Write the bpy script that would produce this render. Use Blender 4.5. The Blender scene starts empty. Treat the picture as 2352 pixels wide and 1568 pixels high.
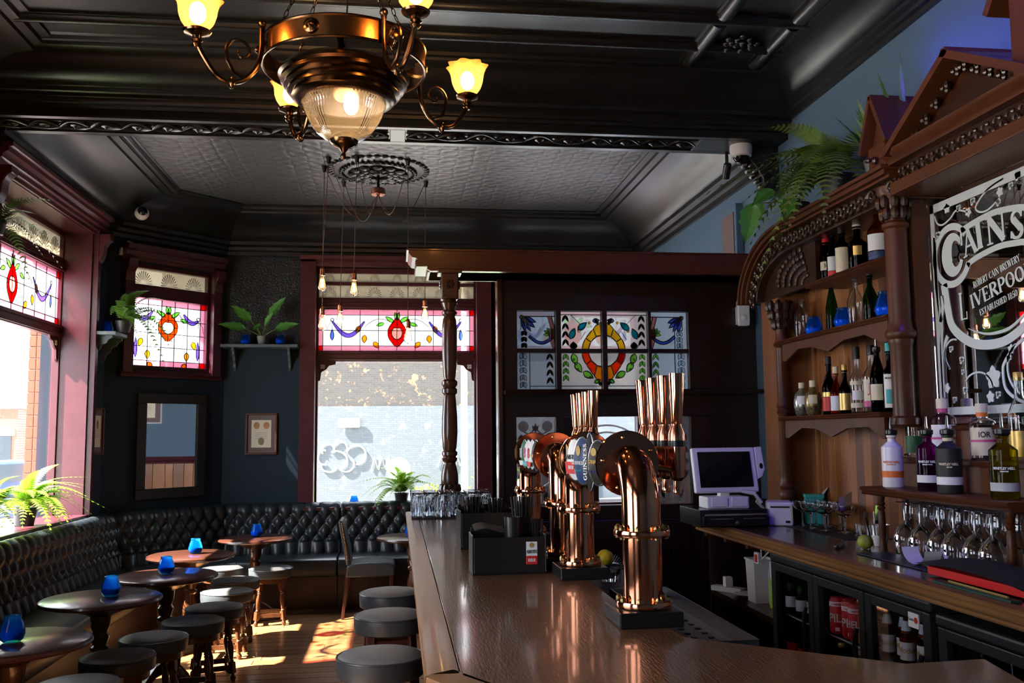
import bpy, math, random
from mathutils import Matrix, Vector
random.seed(7)
S = bpy.context.scene
COL = S.collection
PI = math.pi

# ------------------------------------------------------------------ camera
FPX, PITCH, YAW, ROLL, EYE = 2111.5, .1008, .1252, -.0091, 1.6
cam_d = bpy.data.cameras.new('camera'); cam = bpy.data.objects.new('camera', cam_d); COL.objects.link(cam)
cam_d.sensor_width = 36.0; cam_d.lens = FPX * 36.0 / 2352; cam_d.clip_start = .05; cam_d.clip_end = 200
fw = Vector((math.sin(YAW) * math.cos(PITCH), math.cos(YAW) * math.cos(PITCH), math.sin(PITCH)))
rt = Vector((math.cos(YAW), -math.sin(YAW), 0)); up = rt.cross(fw)
r2 = rt * math.cos(ROLL) + up * math.sin(ROLL); u2 = -rt * math.sin(ROLL) + up * math.cos(ROLL)
mw = Matrix((r2, u2, -fw)).transposed().to_4x4(); mw.translation = (0, 0, EYE)
cam.matrix_world = mw
S.camera = cam

# ------------------------------------------------------------------ world, sun, exposure
w = bpy.data.worlds.new('daylight'); S.world = w; w.use_nodes = True
bg = w.node_tree.nodes['Background']
bg.inputs['Color'].default_value = (.86, .93, 1.0, 1); bg.inputs['Strength'].default_value = 11.0
SUN_DIR = Vector((.80, .22, -.95)).normalized()
sd = bpy.data.lights.new('sun', 'SUN'); sd.energy = 95; sd.angle = .01; sd.color = (1, .93, .80)
so = bpy.data.objects.new('sun', sd); COL.objects.link(so)
so.rotation_euler = SUN_DIR.to_track_quat('-Z', 'Y').to_euler()
def portal(c, rot, sx, sy):
    l = bpy.data.lights.new('daylight_portal', 'AREA'); l.shape = 'RECTANGLE'; l.size = sx; l.size_y = sy
    l.cycles.is_portal = True
    o = bpy.data.objects.new('daylight_portal', l); COL.objects.link(o); o.location = c; o.rotation_euler = rot
portal((-2.97, 7.22, 2.1), (0, -PI/2, 0), 2.6, 2.0)
portal((-2.97, 2.2, 2.1), (0, -PI/2, 0), 2.6, 2.0)
portal((-2.97, -.6, 2.1), (0, -PI/2, 0), 2.6, 2.0)
portal((0, 9.75, 2.1), (-PI/2, 0, 0), 1.8, 2.6)
portal((1.86, 9.75, 2.1), (-PI/2, 0, 0), 1.5, 2.6)
S.view_settings.view_transform = 'Standard'; S.view_settings.look = 'None'
S.view_settings.gamma = 1; S.view_settings.use_curve_mapping = False
S.view_settings.exposure = 0.0
S.cycles.max_bounces = 12; S.cycles.transparent_max_bounces = 24; S.cycles.transmission_bounces = 12
S.cycles.caustics_reflective = False; S.cycles.caustics_refractive = False
S.cycles.sample_clamp_indirect = 6
S.cycles.use_denoising = True

# ------------------------------------------------------------------ mesh builder
class B:
    def __init__(s): s.v = []; s.f = []
    def add(s, vs, fs, m=None):
        o = len(s.v)
        s.v += [tuple(m @ Vector(p)) for p in vs] if m else [tuple(p) for p in vs]
        s.f += [tuple(i + o for i in f) for f in fs]; return s
    def box(s, a, b, m=None):
        x0, y0, z0 = a; x1, y1, z1 = b
        return s.add([(x0,y0,z0),(x1,y0,z0),(x1,y1,z0),(x0,y1,z0),(x0,y0,z1),(x1,y0,z1),(x1,y1,z1),(x0,y1,z1)],
                     [(3,2,1,0),(4,5,6,7),(0,1,5,4),(1,2,6,5),(2,3,7,6),(3,0,4,7)], m)
    def cbox(s, c, d, m=None):
        return s.box([c[i]-d[i]/2 for i in range(3)], [c[i]+d[i]/2 for i in range(3)], m)
    def lathe(s, prof, n=24, c=(0,0,0), m=None, wob=None):
        vs = []; fs = []; k = len(prof)
        for j in range(n):
            a = 2*PI*j/n
            for i, (r, z) in enumerate(prof):
                rr = r if wob is None else r * wob(a, i / (k - 1))
                vs.append((c[0]+rr*math.cos(a), c[1]+rr*math.sin(a), c[2]+z))
        for j in range(n):
            q = (j+1) % n
            for i in range(k-1):
                fs.append((j*k+i, q*k+i, q*k+i+1, j*k+i+1))
        if prof[0][0] > 1e-6: fs.append(tuple(j*k for j in reversed(range(n))))
        if prof[-1][0] > 1e-6: fs.append(tuple(j*k+k-1 for j in range(n)))
        return s.add(vs, fs, m)
    def shell(s, prof, n=24, c=(0,0,0), m=None, wob=None):   # open lathe, no caps
        vs = []; fs = []; k = len(prof)
        for j in range(n):
            a = 2*PI*j/n
            for i, (r, z) in enumerate(prof):
                rr = r if wob is None else r * wob(a, i / (k - 1))
                vs.append((c[0]+rr*math.cos(a), c[1]+rr*math.sin(a), c[2]+z))
        for j in range(n):
            q = (j+1) % n
            for i in range(k-1): fs.append((j*k+i, q*k+i, q*k+i+1, j*k+i+1))
        return s.add(vs, fs, m)
    def tube(s, pts, r, n=8, closed=False, m=None):
        pts = [Vector(p) for p in pts]; L = len(pts)
        rs = r if isinstance(r, (list, tuple)) else [r]*L
        vs = []; fs = []; ref = None
        for i, p in enumerate(pts):
            a = pts[(i-1) % L] if (closed or i) else p; b = pts[(i+1) % L] if (closed or i < L-1) else p
            t = (b-a).normalized() if (b-a).length > 1e-9 else Vector((0,0,1))
            if ref is None: ref = t.orthogonal().normalized()
            ref = (ref - t*ref.dot(t))
            ref = ref.normalized() if ref.length > 1e-6 else t.orthogonal().normalized()
            bi = t.cross(ref)
            for j in range(n):
                an = 2*PI*j/n
                vs.append(p + (ref*math.cos(an) + bi*math.sin(an))*rs[i])
        for i in range(L if closed else L-1):
            i2 = (i+1) % L
            for j in range(n):
                j2 = (j+1) % n
                fs.append((i*n+j, i*n+j2, i2*n+j2, i2*n+j))
        if not closed:
            fs.append(tuple(reversed(range(n)))); fs.append(tuple((L-1)*n+j for j in range(n)))
        return s.add(vs, fs, m)
    def prism(s, poly, z0, z1, m=None):
        n = len(poly)
        A = sum(poly[i][0]*poly[(i+1)%n][1]-poly[(i+1)%n][0]*poly[i][1] for i in range(n))
        if A < 0: poly = poly[::-1]
        vs = [(x,y,z0) for x,y in poly] + [(x,y,z1) for x,y in poly]
        fs = [tuple(reversed(range(n))), tuple(range(n, 2*n))] + [(i,(i+1)%n,n+(i+1)%n,n+i) for i in range(n)]
        return s.add(vs, fs, m)
    def strip(s, prof, p0, p1, u, v):       # prof [(a,b)] swept from p0 to p1; u, v span the section
        p0, p1, u, v = map(Vector, (p0, p1, u, v)); n = len(prof)
        vs = [p0+u*a+v*b for a,b in prof] + [p1+u*a+v*b for a,b in prof]
        fs = [(i,(i+1)%n,n+(i+1)%n,n+i) for i in range(n)] + [tuple(reversed(range(n))), tuple(range(n,2*n))]
        return s.add(vs, fs)
    def ball(s, c, r, n=12, k=8, sc=(1,1,1)):
        pr = [(r*math.sin(PI*i/k), -r*math.cos(PI*i/k)) for i in range(k+1)]; pr[0]=(0,-r); pr[-1]=(0,r)
        m = Matrix.Translation(c) @ Matrix.Diagonal((*sc,1))
        return s.lathe(pr, n, m=m)
    def grid(s, fn, nu, nv):
        vs = [fn(i/nu, j/nv) for i in range(nu+1) for j in range(nv+1)]
        fs = [(i*(nv+1)+j, (i+1)*(nv+1)+j, (i+1)*(nv+1)+j+1, i*(nv+1)+j+1) for i in range(nu) for j in range(nv)]
        return s.add(vs, fs)
    def mesh(s, name):
        me = bpy.data.meshes.new(name); me.from_pydata(s.v, [], s.f); me.update(); return me
    def obj(s, name, mat, parent=None, smooth=True, m=None, bevel=0, ang=35, fixn=False):
        me = s.mesh(name)
        if fixn:
            import bmesh
            bm = bmesh.new(); bm.from_mesh(me); bmesh.ops.recalc_face_normals(bm, faces=bm.faces); bm.to_mesh(me); bm.free()
        me.materials.append(M[mat] if isinstance(mat, str) else mat)
        if smooth:
            me.shade_smooth(); me.set_sharp_from_angle(angle=math.radians(ang))
        o = bpy.data.objects.new(name, me); COL.objects.link(o)
        if parent: o.parent = parent
        if m is not None: o.matrix_local = m
        if bevel:
            bv = o.modifiers.new('edge', 'BEVEL'); bv.width = bevel; bv.segments = 2; bv.limit_method = 'ANGLE'; bv.angle_limit = .6
        return o
def tag(o, label=None, cat=None, group=None, kind=None):
    if label: o['label'] = label
    if cat: o['category'] = cat
    if group: o['group'] = group
    if kind: o['kind'] = kind
    return o
def thing(name, label, cat, loc=(0,0,0), rz=0, group=None, kind=None):
    o = bpy.data.objects.new(name, None); COL.objects.link(o); o.empty_display_size = .05
    o.location = loc; o.rotation_euler = (0,0,rz)
    return tag(o, label, cat, group, kind)
def clone(o, parent=None, loc=None, rz=None, label=None, group=None):
    c = o.copy(); COL.objects.link(c)
    if parent: c.parent = parent
    if loc is not None: c.location = loc
    if rz is not None: c.rotation_euler = (0,0,rz)
    if label: c['label'] = label
    if group: c['group'] = group
    for ch in list(o.children): clone(ch, c)
    return c
def dup(o, parent, m):       # share a part's mesh at another place under the same thing
    c = o.copy(); COL.objects.link(c); c.parent = parent; c.matrix_local = m; return c
def T(x,y,z): return Matrix.Translation((x,y,z))
def RZ(a): return Matrix.Rotation(a,4,'Z')
def RX(a): return Matrix.Rotation(a,4,'X')
def RY(a): return Matrix.Rotation(a,4,'Y')
def frame(o, u, v):          # matrix taking local x,y,z to u, v, u x v at origin o
    u = Vector(u).normalized(); v = Vector(v).normalized(); n = u.cross(v)
    m = Matrix((u, v, n)).transposed().to_4x4(); m.translation = o; return m
_fonts = {}
def text(body, size, name, mat, parent, m, depth=.001, align='CENTER', sx=1.0, shear=0, space=1.0, bold=0, vcen=True):
    c = bpy.data.curves.new('lettering', 'FONT'); c.body = body; c.size = size; c.extrude = depth
    c.align_x = align; c.align_y = 'CENTER' if vcen else 'BOTTOM_BASELINE'; c.shear = shear; c.space_character = space; c.offset = bold
    c.resolution_u = 3
    o = bpy.data.objects.new('lettering_source', c); COL.objects.link(o)
    dg = bpy.context.evaluated_depsgraph_get()
    me = bpy.data.meshes.new_from_object(o.evaluated_get(dg)); me.name = name
    bpy.data.objects.remove(o); bpy.data.curves.remove(c)
    me.materials.clear(); me.materials.append(M[mat])
    if sx != 1: me.transform(Matrix.Diagonal((sx,1,1,1)))
    t = bpy.data.objects.new(name, me); COL.objects.link(t)
    if parent: t.parent = parent
    t.matrix_local = m
    return t

# serif capitals built from thick and thin strokes
def _st(x0,y0,x1,y1,w): return [(x0,y0),(x1,y1)], w
_K,_t=.20,.075
def _ov(cx,cy,rx,ry,a0,a1,thick=_K,n=22):
    pts=[(cx+rx*math.cos(a0+(a1-a0)*i/n),cy+ry*math.sin(a0+(a1-a0)*i/n)) for i in range(n+1)]
    return pts, (lambda t:_t+(thick-_t)*abs(math.cos(a0+(a1-a0)*t))**1.3)
def _glyph(c):
    P=PI
    g={'A':(1.0,[_st(.08,0,.48,.98,_t),_st(.9,0,.48,.98,_K),_st(.24,.36,.74,.36,_t)],[(.08,0),(.9,0)]),
    'I':(.46,[_st(.23,0,.23,1,_K)],[(.23,0),(.23,1)]),'N':(1.05,[_st(.14,0,.14,1,_t),_st(.16,.97,.9,.03,_K),_st(.9,0,.9,1,_t)],[(.14,0),(.14,1),(.9,1)]),
    'R':(.95,[_st(.2,0,.2,1,_K),_ov(.38,.74,.38,.23,-P/2,P/2),_st(.45,.5,.88,0,_K),_st(.2,.97,.4,.97,_t),_st(.2,.51,.45,.51,_t)],[(.2,0),(.88,0)]),
    'O':(1.0,[_ov(.5,.5,.38,.46,0,P),_ov(.5,.5,.38,.46,P,2*P)],[]),'B':(.86,[_st(.2,0,.2,1,_K),_ov(.36,.755,.32,.215,-P/2,P/2),_ov(.36,.27,.38,.24,-P/2,P/2),_st(.2,.97,.4,.97,_t),_st(.2,.52,.4,.52,_t),_st(.2,.03,.4,.03,_t)],[]),
    'E':(.82,[_st(.2,0,.2,1,_K),_st(.1,.965,.74,.965,_t),_st(.2,.5,.58,.5,_t),_st(.1,.035,.78,.035,_t),_st(.74,.78,.74,1,_t),_st(.78,0,.78,.24,_t),_st(.58,.4,.58,.6,_t)],[]),
    'T':(.86,[_st(.43,0,.43,1,_K),_st(.06,.965,.8,.965,_t),_st(.07,.75,.07,1,_t),_st(.79,.75,.79,1,_t)],[(.43,0)]),
    'C':(.92,[_ov(.5,.5,.38,.46,.75,2*P-.75,n=30),_st(.8,.68,.8,.98,_t)],[]),'W':(1.35,[_st(.08,1,.4,.02,_K),_st(.4,.02,.66,.98,_t),_st(.62,1,.94,.02,_K),_st(.94,.02,1.22,.98,_t)],[(.08,1),(.62,1),(1.22,1)]),
    'Y':(.95,[_st(.1,1,.47,.45,_K),_st(.86,1,.47,.45,_t),_st(.47,0,.47,.5,_K)],[(.1,1),(.86,1),(.47,0)]),'V':(.95,[_st(.1,1,.48,.02,_K),_st(.86,1,.48,.02,_t)],[(.1,1),(.86,1)]),
    'L':(.78,[_st(.2,0,.2,1,_K),_st(.1,.035,.74,.035,_t),_st(.74,0,.74,.28,_t)],[(.2,1)]),'P':(.84,[_st(.2,0,.2,1,_K),_ov(.36,.72,.38,.25,-P/2,P/2),_st(.2,.97,.4,.97,_t),_st(.2,.47,.4,.47,_t)],[(.2,0)]),
    'H':(1.0,[_st(.2,0,.2,1,_K),_st(.8,0,.8,1,_K),_st(.2,.5,.8,.5,_t)],[(.2,0),(.2,1),(.8,0),(.8,1)]),'D':(.96,[_st(.2,0,.2,1,_K),_ov(.36,.5,.48,.47,-P/2,P/2),_st(.1,.97,.4,.97,_t),_st(.1,.03,.4,.03,_t)],[]),
    'S':(.80,[_ov(.4,.74,.26,.22,.5,P*1.45,.12),_ov(.4,.27,.28,.24,P*.45,-P*.9,.14),_st(.2,.70,.62,.33,_K),_st(.63,.74,.63,.97,_t),_st(.12,.03,.12,.28,_t)],[]),
    'M':(1.2,[_st(.14,0,.14,1,_t),_st(.16,1,.58,.06,_K),_st(.58,.06,.98,1,_t),_st(1.0,0,1.0,1,_K)],[(.14,0),(.14,1),(1.0,0),(1.0,1)]),'U':(1.0,[_st(.2,.3,.2,1,_K),_ov(.5,.32,.3,.28,P,2*P,.12),_st(.8,.3,.8,1,_t)],[(.2,1),(.8,1)]),'G':(.98,[_ov(.5,.5,.38,.46,.75,2*P-.5,n=30),_st(.8,.08,.8,.42,_K)],[(.8,.42)]),
    '1':(.5,[_st(.25,0,.25,1,_K),_st(.08,.82,.25,.98,_t)],[(.25,0)]),'8':(.8,[_ov(.4,.74,.22,.22,0,2*P,.13),_ov(.4,.27,.28,.25,0,2*P,.14)],[]),'5':(.8,[_st(.2,.55,.2,1,_t),_st(.2,.96,.7,.96,_t+.04),_ov(.36,.31,.32,.28,P*.75,-P*.8)],[]),'0':(.86,[_ov(.43,.5,.3,.46,0,P),_ov(.43,.5,.3,.46,P,2*P)],[])}
    return g.get(c,(.45,[],[]))
def stext(body,h,name,mt,parent,m,depth=.001,sx=1.0,track=.06,wt=1.0):
    b=B(); x=0; z=0
    for c in body:
        w_,strokes,serifs=_glyph(c)
        for pts,wd in strokes:
            b.prism(_rib([((x+px)*h*sx,py*h) for px,py in pts],(lambda t,wd=wd:(wd(t) if callable(wd) else wd)*h*sx*wt)),z,z+depth); z+=depth*.01
        for px,py in serifs:
            yy=(.03 if py<.5 else .97)*h if py in (0,1) else py*h
            b.prism([((x+px-.17)*h*sx,yy-.03*h),((x+px+.17)*h*sx,yy-.03*h),((x+px+.17)*h*sx,yy+.03*h),((x+px-.17)*h*sx,yy+.03*h)],z,z+depth); z+=depth*.01
        x+=w_+track
    L_=(x-track)*h*sx
    b.v=[(a-L_/2,c-h/2,d) for a,c,d in b.v]
    return b.obj(name,mt,parent,smooth=False,m=m)
def _rib(path,w):
    n=len(path); L=[]; R=[]
    for i,(x,y) in enumerate(path):
        a=path[max(i-1,0)]; q=path[min(i+1,n-1)]; dx,dy=q[0]-a[0],q[1]-a[1]; l=math.hypot(dx,dy) or 1; ww=w(i/(n-1))/2
        L.append((x-dy/l*ww,y+dx/l*ww)); R.append((x+dy/l*ww,y-dx/l*ww))
    return L+R[::-1]
ORD=['first','second','third','fourth','fifth','sixth','seventh','eighth']
# ------------------------------------------------------------------ materials
M = {}
def mat(name, col, rough=.5, metal=0, noise=None, bump=None, coat=0, spec=None, sheen=0, trans=0, ior=1.45, emit=None, grain=None, coords='Object'):
    m = bpy.data.materials.new(name); m.use_nodes = True; nt = m.node_tree; N = nt.nodes; Lk = nt.links
    p = N['Principled BSDF']
    p.inputs['Base Color'].default_value = (*col, 1); p.inputs['Roughness'].default_value = rough; p.inputs['Metallic'].default_value = metal
    p.inputs['Coat Weight'].default_value = coat; p.inputs['Coat Roughness'].default_value = .08
    p.inputs['IOR'].default_value = ior
    if spec is not None: p.inputs['Specular IOR Level'].default_value = spec
    if trans: p.inputs['Transmission Weight'].default_value = trans
    if emit: p.inputs['Emission Color'].default_value = (*emit[0],1); p.inputs['Emission Strength'].default_value = emit[1]
    tc = N.new('ShaderNodeTexCoord')
    if noise or grain:
        tn = N.new('ShaderNodeTexNoise'); mp = N.new('ShaderNodeMapping'); Lk.new(tc.outputs[coords], mp.inputs[0]); Lk.new(mp.outputs[0], tn.inputs[0])
        if grain:      # (axis scale xyz, second colour, contrast)
            mp.inputs['Scale'].default_value = grain[0]; tn.inputs['Scale'].default_value = 1.0; tn.inputs['Detail'].default_value = 6; tn.inputs['Roughness'].default_value = .62
            c2 = grain[1]; lo, hi = .5-.5*grain[2], .5+.5*grain[2]
        else:          # (scale, second colour)
            tn.inputs['Scale'].default_value = noise[0]; tn.inputs['Detail'].default_value = 5; c2 = noise[1]; lo, hi = .3, .7
        cr = N.new('ShaderNodeValToRGB'); cr.color_ramp.elements[0].position = lo; cr.color_ramp.elements[1].position = hi
        cr.color_ramp.elements[0].color = (*c2,1); cr.color_ramp.elements[1].color = (*col,1)
        Lk.new(tn.outputs['Fac'], cr.inputs[0]); Lk.new(cr.outputs[0], p.inputs['Base Color'])
    if bump:
        bn = N.new('ShaderNodeTexNoise'); bn.inputs['Scale'].default_value = bump[0]; bn.inputs['Detail'].default_value = 4
        if len(bump) > 3:
            bm_ = N.new('ShaderNodeMapping'); bm_.inputs['Scale'].default_value = bump[3]; Lk.new(tc.outputs[coords], bm_.inputs[0]); Lk.new(bm_.outputs[0], bn.inputs[0])
        else: Lk.new(tc.outputs[coords], bn.inputs[0])
        bp = N.new('ShaderNodeBump'); bp.inputs['Strength'].default_value = bump[1]; bp.inputs['Distance'].default_value = bump[2] if len(bump) > 2 else .01
        Lk.new(bn.outputs['Fac'], bp.inputs['Height']); Lk.new(bp.outputs[0], p.inputs['Normal'])
    M[name] = m; return m
def glassmat(name, col, trans_mix=.6, gloss=.1, rough=.05, tint=None, bump=None):
    """window glass: part clear, part scattering, with a surface reflection"""
    m = bpy.data.materials.new(name); m.use_nodes = True; nt = m.node_tree; N = nt.nodes; Lk = nt.links; N.clear()
    out = N.new('ShaderNodeOutputMaterial'); tr = N.new('ShaderNodeBsdfTransparent'); tl = N.new('ShaderNodeBsdfTranslucent')
    gl = N.new('ShaderNodeBsdfGlossy'); m1 = N.new('ShaderNodeMixShader'); m2 = N.new('ShaderNodeMixShader'); lw = N.new('ShaderNodeLayerWeight')
    tr.inputs[0].default_value = (*col,1); tl.inputs[0].default_value = (*(tint or col),1); gl.inputs[0].default_value = (1,1,1,1); gl.inputs['Roughness'].default_value = rough
    m1.inputs[0].default_value = 1-trans_mix
    Lk.new(tr.outputs[0], m1.inputs[1]); Lk.new(tl.outputs[0], m1.inputs[2])
    lw.inputs['Blend'].default_value = .12
    mu = N.new('ShaderNodeMath'); mu.operation = 'MULTIPLY'; mu.inputs[1].default_value = gloss*10
    mu.use_clamp = True
    Lk.new(lw.outputs['Fresnel'], mu.inputs[0]); Lk.new(mu.outputs[0], m2.inputs[0]); Lk.new(m1.outputs[0], m2.inputs[1]); Lk.new(gl.outputs[0], m2.inputs[2])
    if bump:
        tc = N.new('ShaderNodeTexCoord'); bn = N.new('ShaderNodeTexNoise'); bn.inputs['Scale'].default_value = bump[0]
        Lk.new(tc.outputs['Object'], bn.inputs[0]); bp = N.new('ShaderNodeBump'); bp.inputs['Strength'].default_value = bump[1]
        Lk.new(bn.outputs['Fac'], bp.inputs['Height']); Lk.new(bp.outputs[0], gl.inputs['Normal']); Lk.new(bp.outputs[0], tl.inputs['Normal'])
    Lk.new(m2.outputs[0], out.inputs[0]); M[name] = m; return m

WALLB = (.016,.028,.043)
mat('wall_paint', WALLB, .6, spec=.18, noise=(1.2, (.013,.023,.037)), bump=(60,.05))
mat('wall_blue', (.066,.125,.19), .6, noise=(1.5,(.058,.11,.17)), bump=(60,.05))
mat('anaglypta', (.010,.013,.015), .48, bump=(55,.6,.02))
mat('black_gloss', (.009,.0095,.010), .33, spec=.42, bump=(18,.06,.01))
mat('ceiling_black', (.012,.0125,.013), .36, bump=(9,.08,.01))
mat('maroon', (.070,.014,.020), .32, noise=(6,(.053,.010,.015)), bump=(25,.05))
mat('shelf_grey', (.07,.095,.11), .5)
mat('dark_wood', (.022,.0085,.005), .32, grain=((3,3,40),(.012,.005,.003),.5), coat=.2)
mat('dark_wood_x', (.026,.010,.006), .30, grain=((3,40,40),(.014,.006,.004),.5), coat=.2)
mat('post_wood', (.085,.032,.014), .26, grain=((40,40,2.5),(.045,.016,.008),.5), coat=.4)
mat('canopy_wood', (.085,.022,.009), .30, grain=((1.5,30,30),(.05,.013,.006),.5), coat=.3)
mat('bar_top', (.19,.092,.043), .34, grain=((55,2.2,30),(.11,.05,.023),.6), bump=(1,.42,.004,(170,28,60)), coat=.45)
mat('bar_edge', (.30,.155,.065), .33, grain=((40,2.5,40),(.16,.07,.028),.6), coat=.2)
mat('back_top', (.085,.030,.018), .22, grain=((40,2.2,30),(.05,.018,.012),.6), coat=.4)
mat('back_edge', (.36,.175,.065), .38, grain=((20,2.2,40),(.17,.07,.025),.7))
mat('unit_wood', (.100,.027,.007), .42, grain=((8,8,2.2),(.040,.012,.004),.6), coat=.05, spec=.35)
mat('unit_wood_y', (.110,.031,.008), .42, grain=((12,1.8,12),(.044,.014,.005),.6), coat=.05, spec=.35)
mat('panel_a', (.36,.14,.042), .42, grain=((10,10,1.6),(.24,.085,.024),.6), coat=.08)
mat('panel_b', (.25,.09,.028), .42, grain=((10,10,1.6),(.16,.055,.017),.6), coat=.08)
mat('panel_c', (.16,.056,.018), .42, grain=((10,10,1.6),(.10,.034,.011),.6), coat=.08)
mat('carved_wood', (.040,.014,.007), .34, noise=(30,(.018,.006,.003)), coat=.3)
mat('table_wood', (.055,.017,.009), .28, grain=((2.5,30,30),(.032,.010,.006),.6), coat=.3)
mat('leg_wood', (.10,.036,.013), .25, grain=((30,30,3),(.05,.017,.007),.5), coat=.4)
mat('chair_wood', (.05,.012,.007), .3, coat=.3)
mat('floor_a', (.26,.125,.048), .30, grain=((1.8,28,10),(.17,.075,.027),.6), bump=(90,.03), coat=.15)
mat('floor_b', (.22,.10,.038), .30, grain=((1.8,28,10),(.14,.06,.022),.6), bump=(90,.03), coat=.15)
mat('floor_c', (.30,.15,.06), .30, grain=((1.8,28,10),(.20,.092,.034),.6), bump=(90,.03), coat=.15)
mat('floor_gap', (.05,.022,.01), .6)
mat('leather', (.016,.022,.028), .35, bump=(160,.10,.003))
mat('stool_leather', (.050,.056,.062), .38, noise=(14,(.038,.043,.048)), bump=(120,.12,.003))
mat('stool_top', (.070,.068,.068), .46, noise=(10,(.052,.051,.052)), bump=(150,.12,.003))
mat('stool_top_sheen', (.25,.235,.23), .46, noise=(10,(.20,.188,.184)), bump=(150,.12,.003))  # lighter bar stool top: window sheen put into the base colour
mat('base_wood', (.045,.014,.007), .35, grain=((2,30,30),(.025,.008,.004),.5))
mat('copper', (.72,.30,.17), .10, 1, noise=(6,(.62,.24,.13)))
mat('copper_dull', (.60,.27,.16), .22, 1)
mat('brass', (.78,.52,.22), .16, 1)
mat('bronze', (.19,.105,.048), .22, 1, noise=(9,(.10,.058,.03)))
mat('bronze_band', (.42,.20,.075), .24, 1, grain=((30,30,4),(.30,.14,.05),.6))
mat('steel', (.55,.55,.56), .25, 1)
mat('black_plastic', (.010,.010,.011), .28)
mat('black_matt', (.012,.012,.013), .55)
mat('fridge_black', (.020,.022,.024), .35)
mat('white_plastic', (.80,.80,.82), .3)
mat('white_paint', (.75,.74,.72), .5)
mat('paper', (.82,.81,.78), .7)
mat('cream_paper', (.72,.66,.52), .7)
mat('screen_black', (.006,.007,.009), .12)
mat('label_white', (.80,.80,.80), .5)
mat('label_grey', (.50,.52,.55), .5)
mat('label_cream', (.70,.62,.45), .5)
mat('label_gold', (.65,.45,.14), .35, .6)
mat('label_green', (.025,.14,.06), .5)
mat('label_red', (.55,.02,.02), .45)
mat('label_orange', (.75,.18,.03), .5)
mat('label_blue', (.015,.04,.12), .5)
mat('label_black', (.01,.01,.01), .5)
mat('label_pink', (.55,.08,.25), .5)
mat('label_teal', (.05,.40,.42), .5)
mat('lime', (.28,.36,.03), .45, noise=(20,(.40,.40,.05)), bump=(60,.15))
mat('lemon_yellow', (.85,.55,.03), .4)
mat('pot_black', (.012,.012,.013), .45)
mat('pot_grey', (.16,.17,.18), .5)
mat('soil', (.03,.018,.01), .9)
mat('lead', (.012,.012,.012), .45)
mat('etched', (.62,.68,.66), .6)
mat('violet_mat', (.035,.03,.12), .5)
mat('navy_mat', (.012,.012,.03), .5)
mat('fluor_green', (.45,.85,.10), .5)
mat('mount_brown', (.13,.085,.085), .6)
mat('frame_brown', (.09,.035,.02), .35)
mat('red_plastic', (.60,.02,.02), .35)
mat('dark_green', (.01,.06,.045), .45)
mat('terracotta', (.20,.055,.026), .8, noise=(9,(.16,.042,.02)))
mat('mortar', (.32,.26,.22), .9)
mat('stone_light', (.62,.60,.56), .8)
mat('pavement', (.45,.44,.42), .9, noise=(3,(.38,.37,.36)))
mat('car_paint', (.55,.60,.68), .2)
mat('car_dark', (.03,.05,.12), .2)
mat('car_glass', (.03,.04,.05), .08)
mat('graffiti', (.95,.95,.95), .7)
mat('mirror', (.92,.93,.93), .015, 1)
mat('ivory', (.65,.58,.50), .5)
mat('cord_brown', (.10,.05,.03), .6)
mat('wax_blue', (.10,.72,1.0), .55)
def leafmat(name, c, c2, tl=.22):
    m = mat(name, c, .45, noise=(7, c2)); nt = m.node_tree; N = nt.nodes; p = N['Principled BSDF']
    t = N.new('ShaderNodeBsdfTranslucent'); t.inputs[0].default_value = (c[0]*1.9+.02, c[1]*1.9+.05, c[2]*1.2, 1)
    mx = N.new('ShaderNodeMixShader'); mx.inputs[0].default_value = tl
    o = N['Material Output']; nt.links.new(p.outputs[0], mx.inputs[1]); nt.links.new(t.outputs[0], mx.inputs[2]); nt.links.new(mx.outputs[0], o.inputs[0])
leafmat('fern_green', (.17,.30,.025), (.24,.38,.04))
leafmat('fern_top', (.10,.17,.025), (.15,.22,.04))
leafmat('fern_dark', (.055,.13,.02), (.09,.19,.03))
leafmat('leaf_green', (.05,.20,.03), (.08,.27,.05))
leafmat('stalk_green', (.16,.22,.05), (.12,.18,.04))
glassmat('clear_pane', (.97,.98,1), 1.0, .04, .02)
glassmat('figured_pane', (.34,.31,.26), .50, .1, .15, bump=(30,.6))
for n, c in dict(white=(.93,.94,.97), pink=(.78,.44,.54), red=(.62,.008,.015), green=(.30,.72,.16), amber=(.90,.46,.04), purple=(.30,.20,.60), blue=(.22,.32,.78),
                 orange=(.92,.17,.015), yellow=(.95,.70,.10), teal=(.02,.42,.50), palerose=(.80,.45,.40), grey=(.50,.57,.65), dark=(.01,.01,.01), lime=(.40,.75,.20), smoke=(.74,.82,.90)).items():
    glassmat('g_'+n, c, .82, .06, .08); glassmat('p_'+n, tuple(min(1,v*1.05) for v in c), .48, .06, .08)
glassmat('etched_glass', (.92,.92,.94), .10, .06, .3)
glassmat('etched_ground', (.46,.45,.47), .80, .06, .2)
def realglass(name, col, rough=.0, ior=1.47):
    m = bpy.data.materials.new(name); m.use_nodes = True; nt = m.node_tree; nt.nodes.clear()
    g = nt.nodes.new('ShaderNodeBsdfGlass'); g.inputs['Color'].default_value = (*col,1); g.inputs['Roughness'].default_value = rough; g.inputs['IOR'].default_value = ior
    o = nt.nodes.new('ShaderNodeOutputMaterial'); nt.links.new(g.outputs[0], o.inputs[0]); M[name] = m
realglass('tumbler_glass', (.97,.98,1.0)); realglass('clear_bottle', (.95,.97,.97))
glassmat('bottle_green', (.09,.26,.07), .8, .14, .05)
glassmat('bottle_brown', (.55,.19,.03), .75, .12, .05)
glassmat('bottle_dark', (.02,.02,.022), .9, .12, .05)
glassmat('bottle_purple', (.50,.04,.48), .7, .14, .05)
glassmat('bottle_yellow', (.62,.60,.05), .75, .14, .05)
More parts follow.
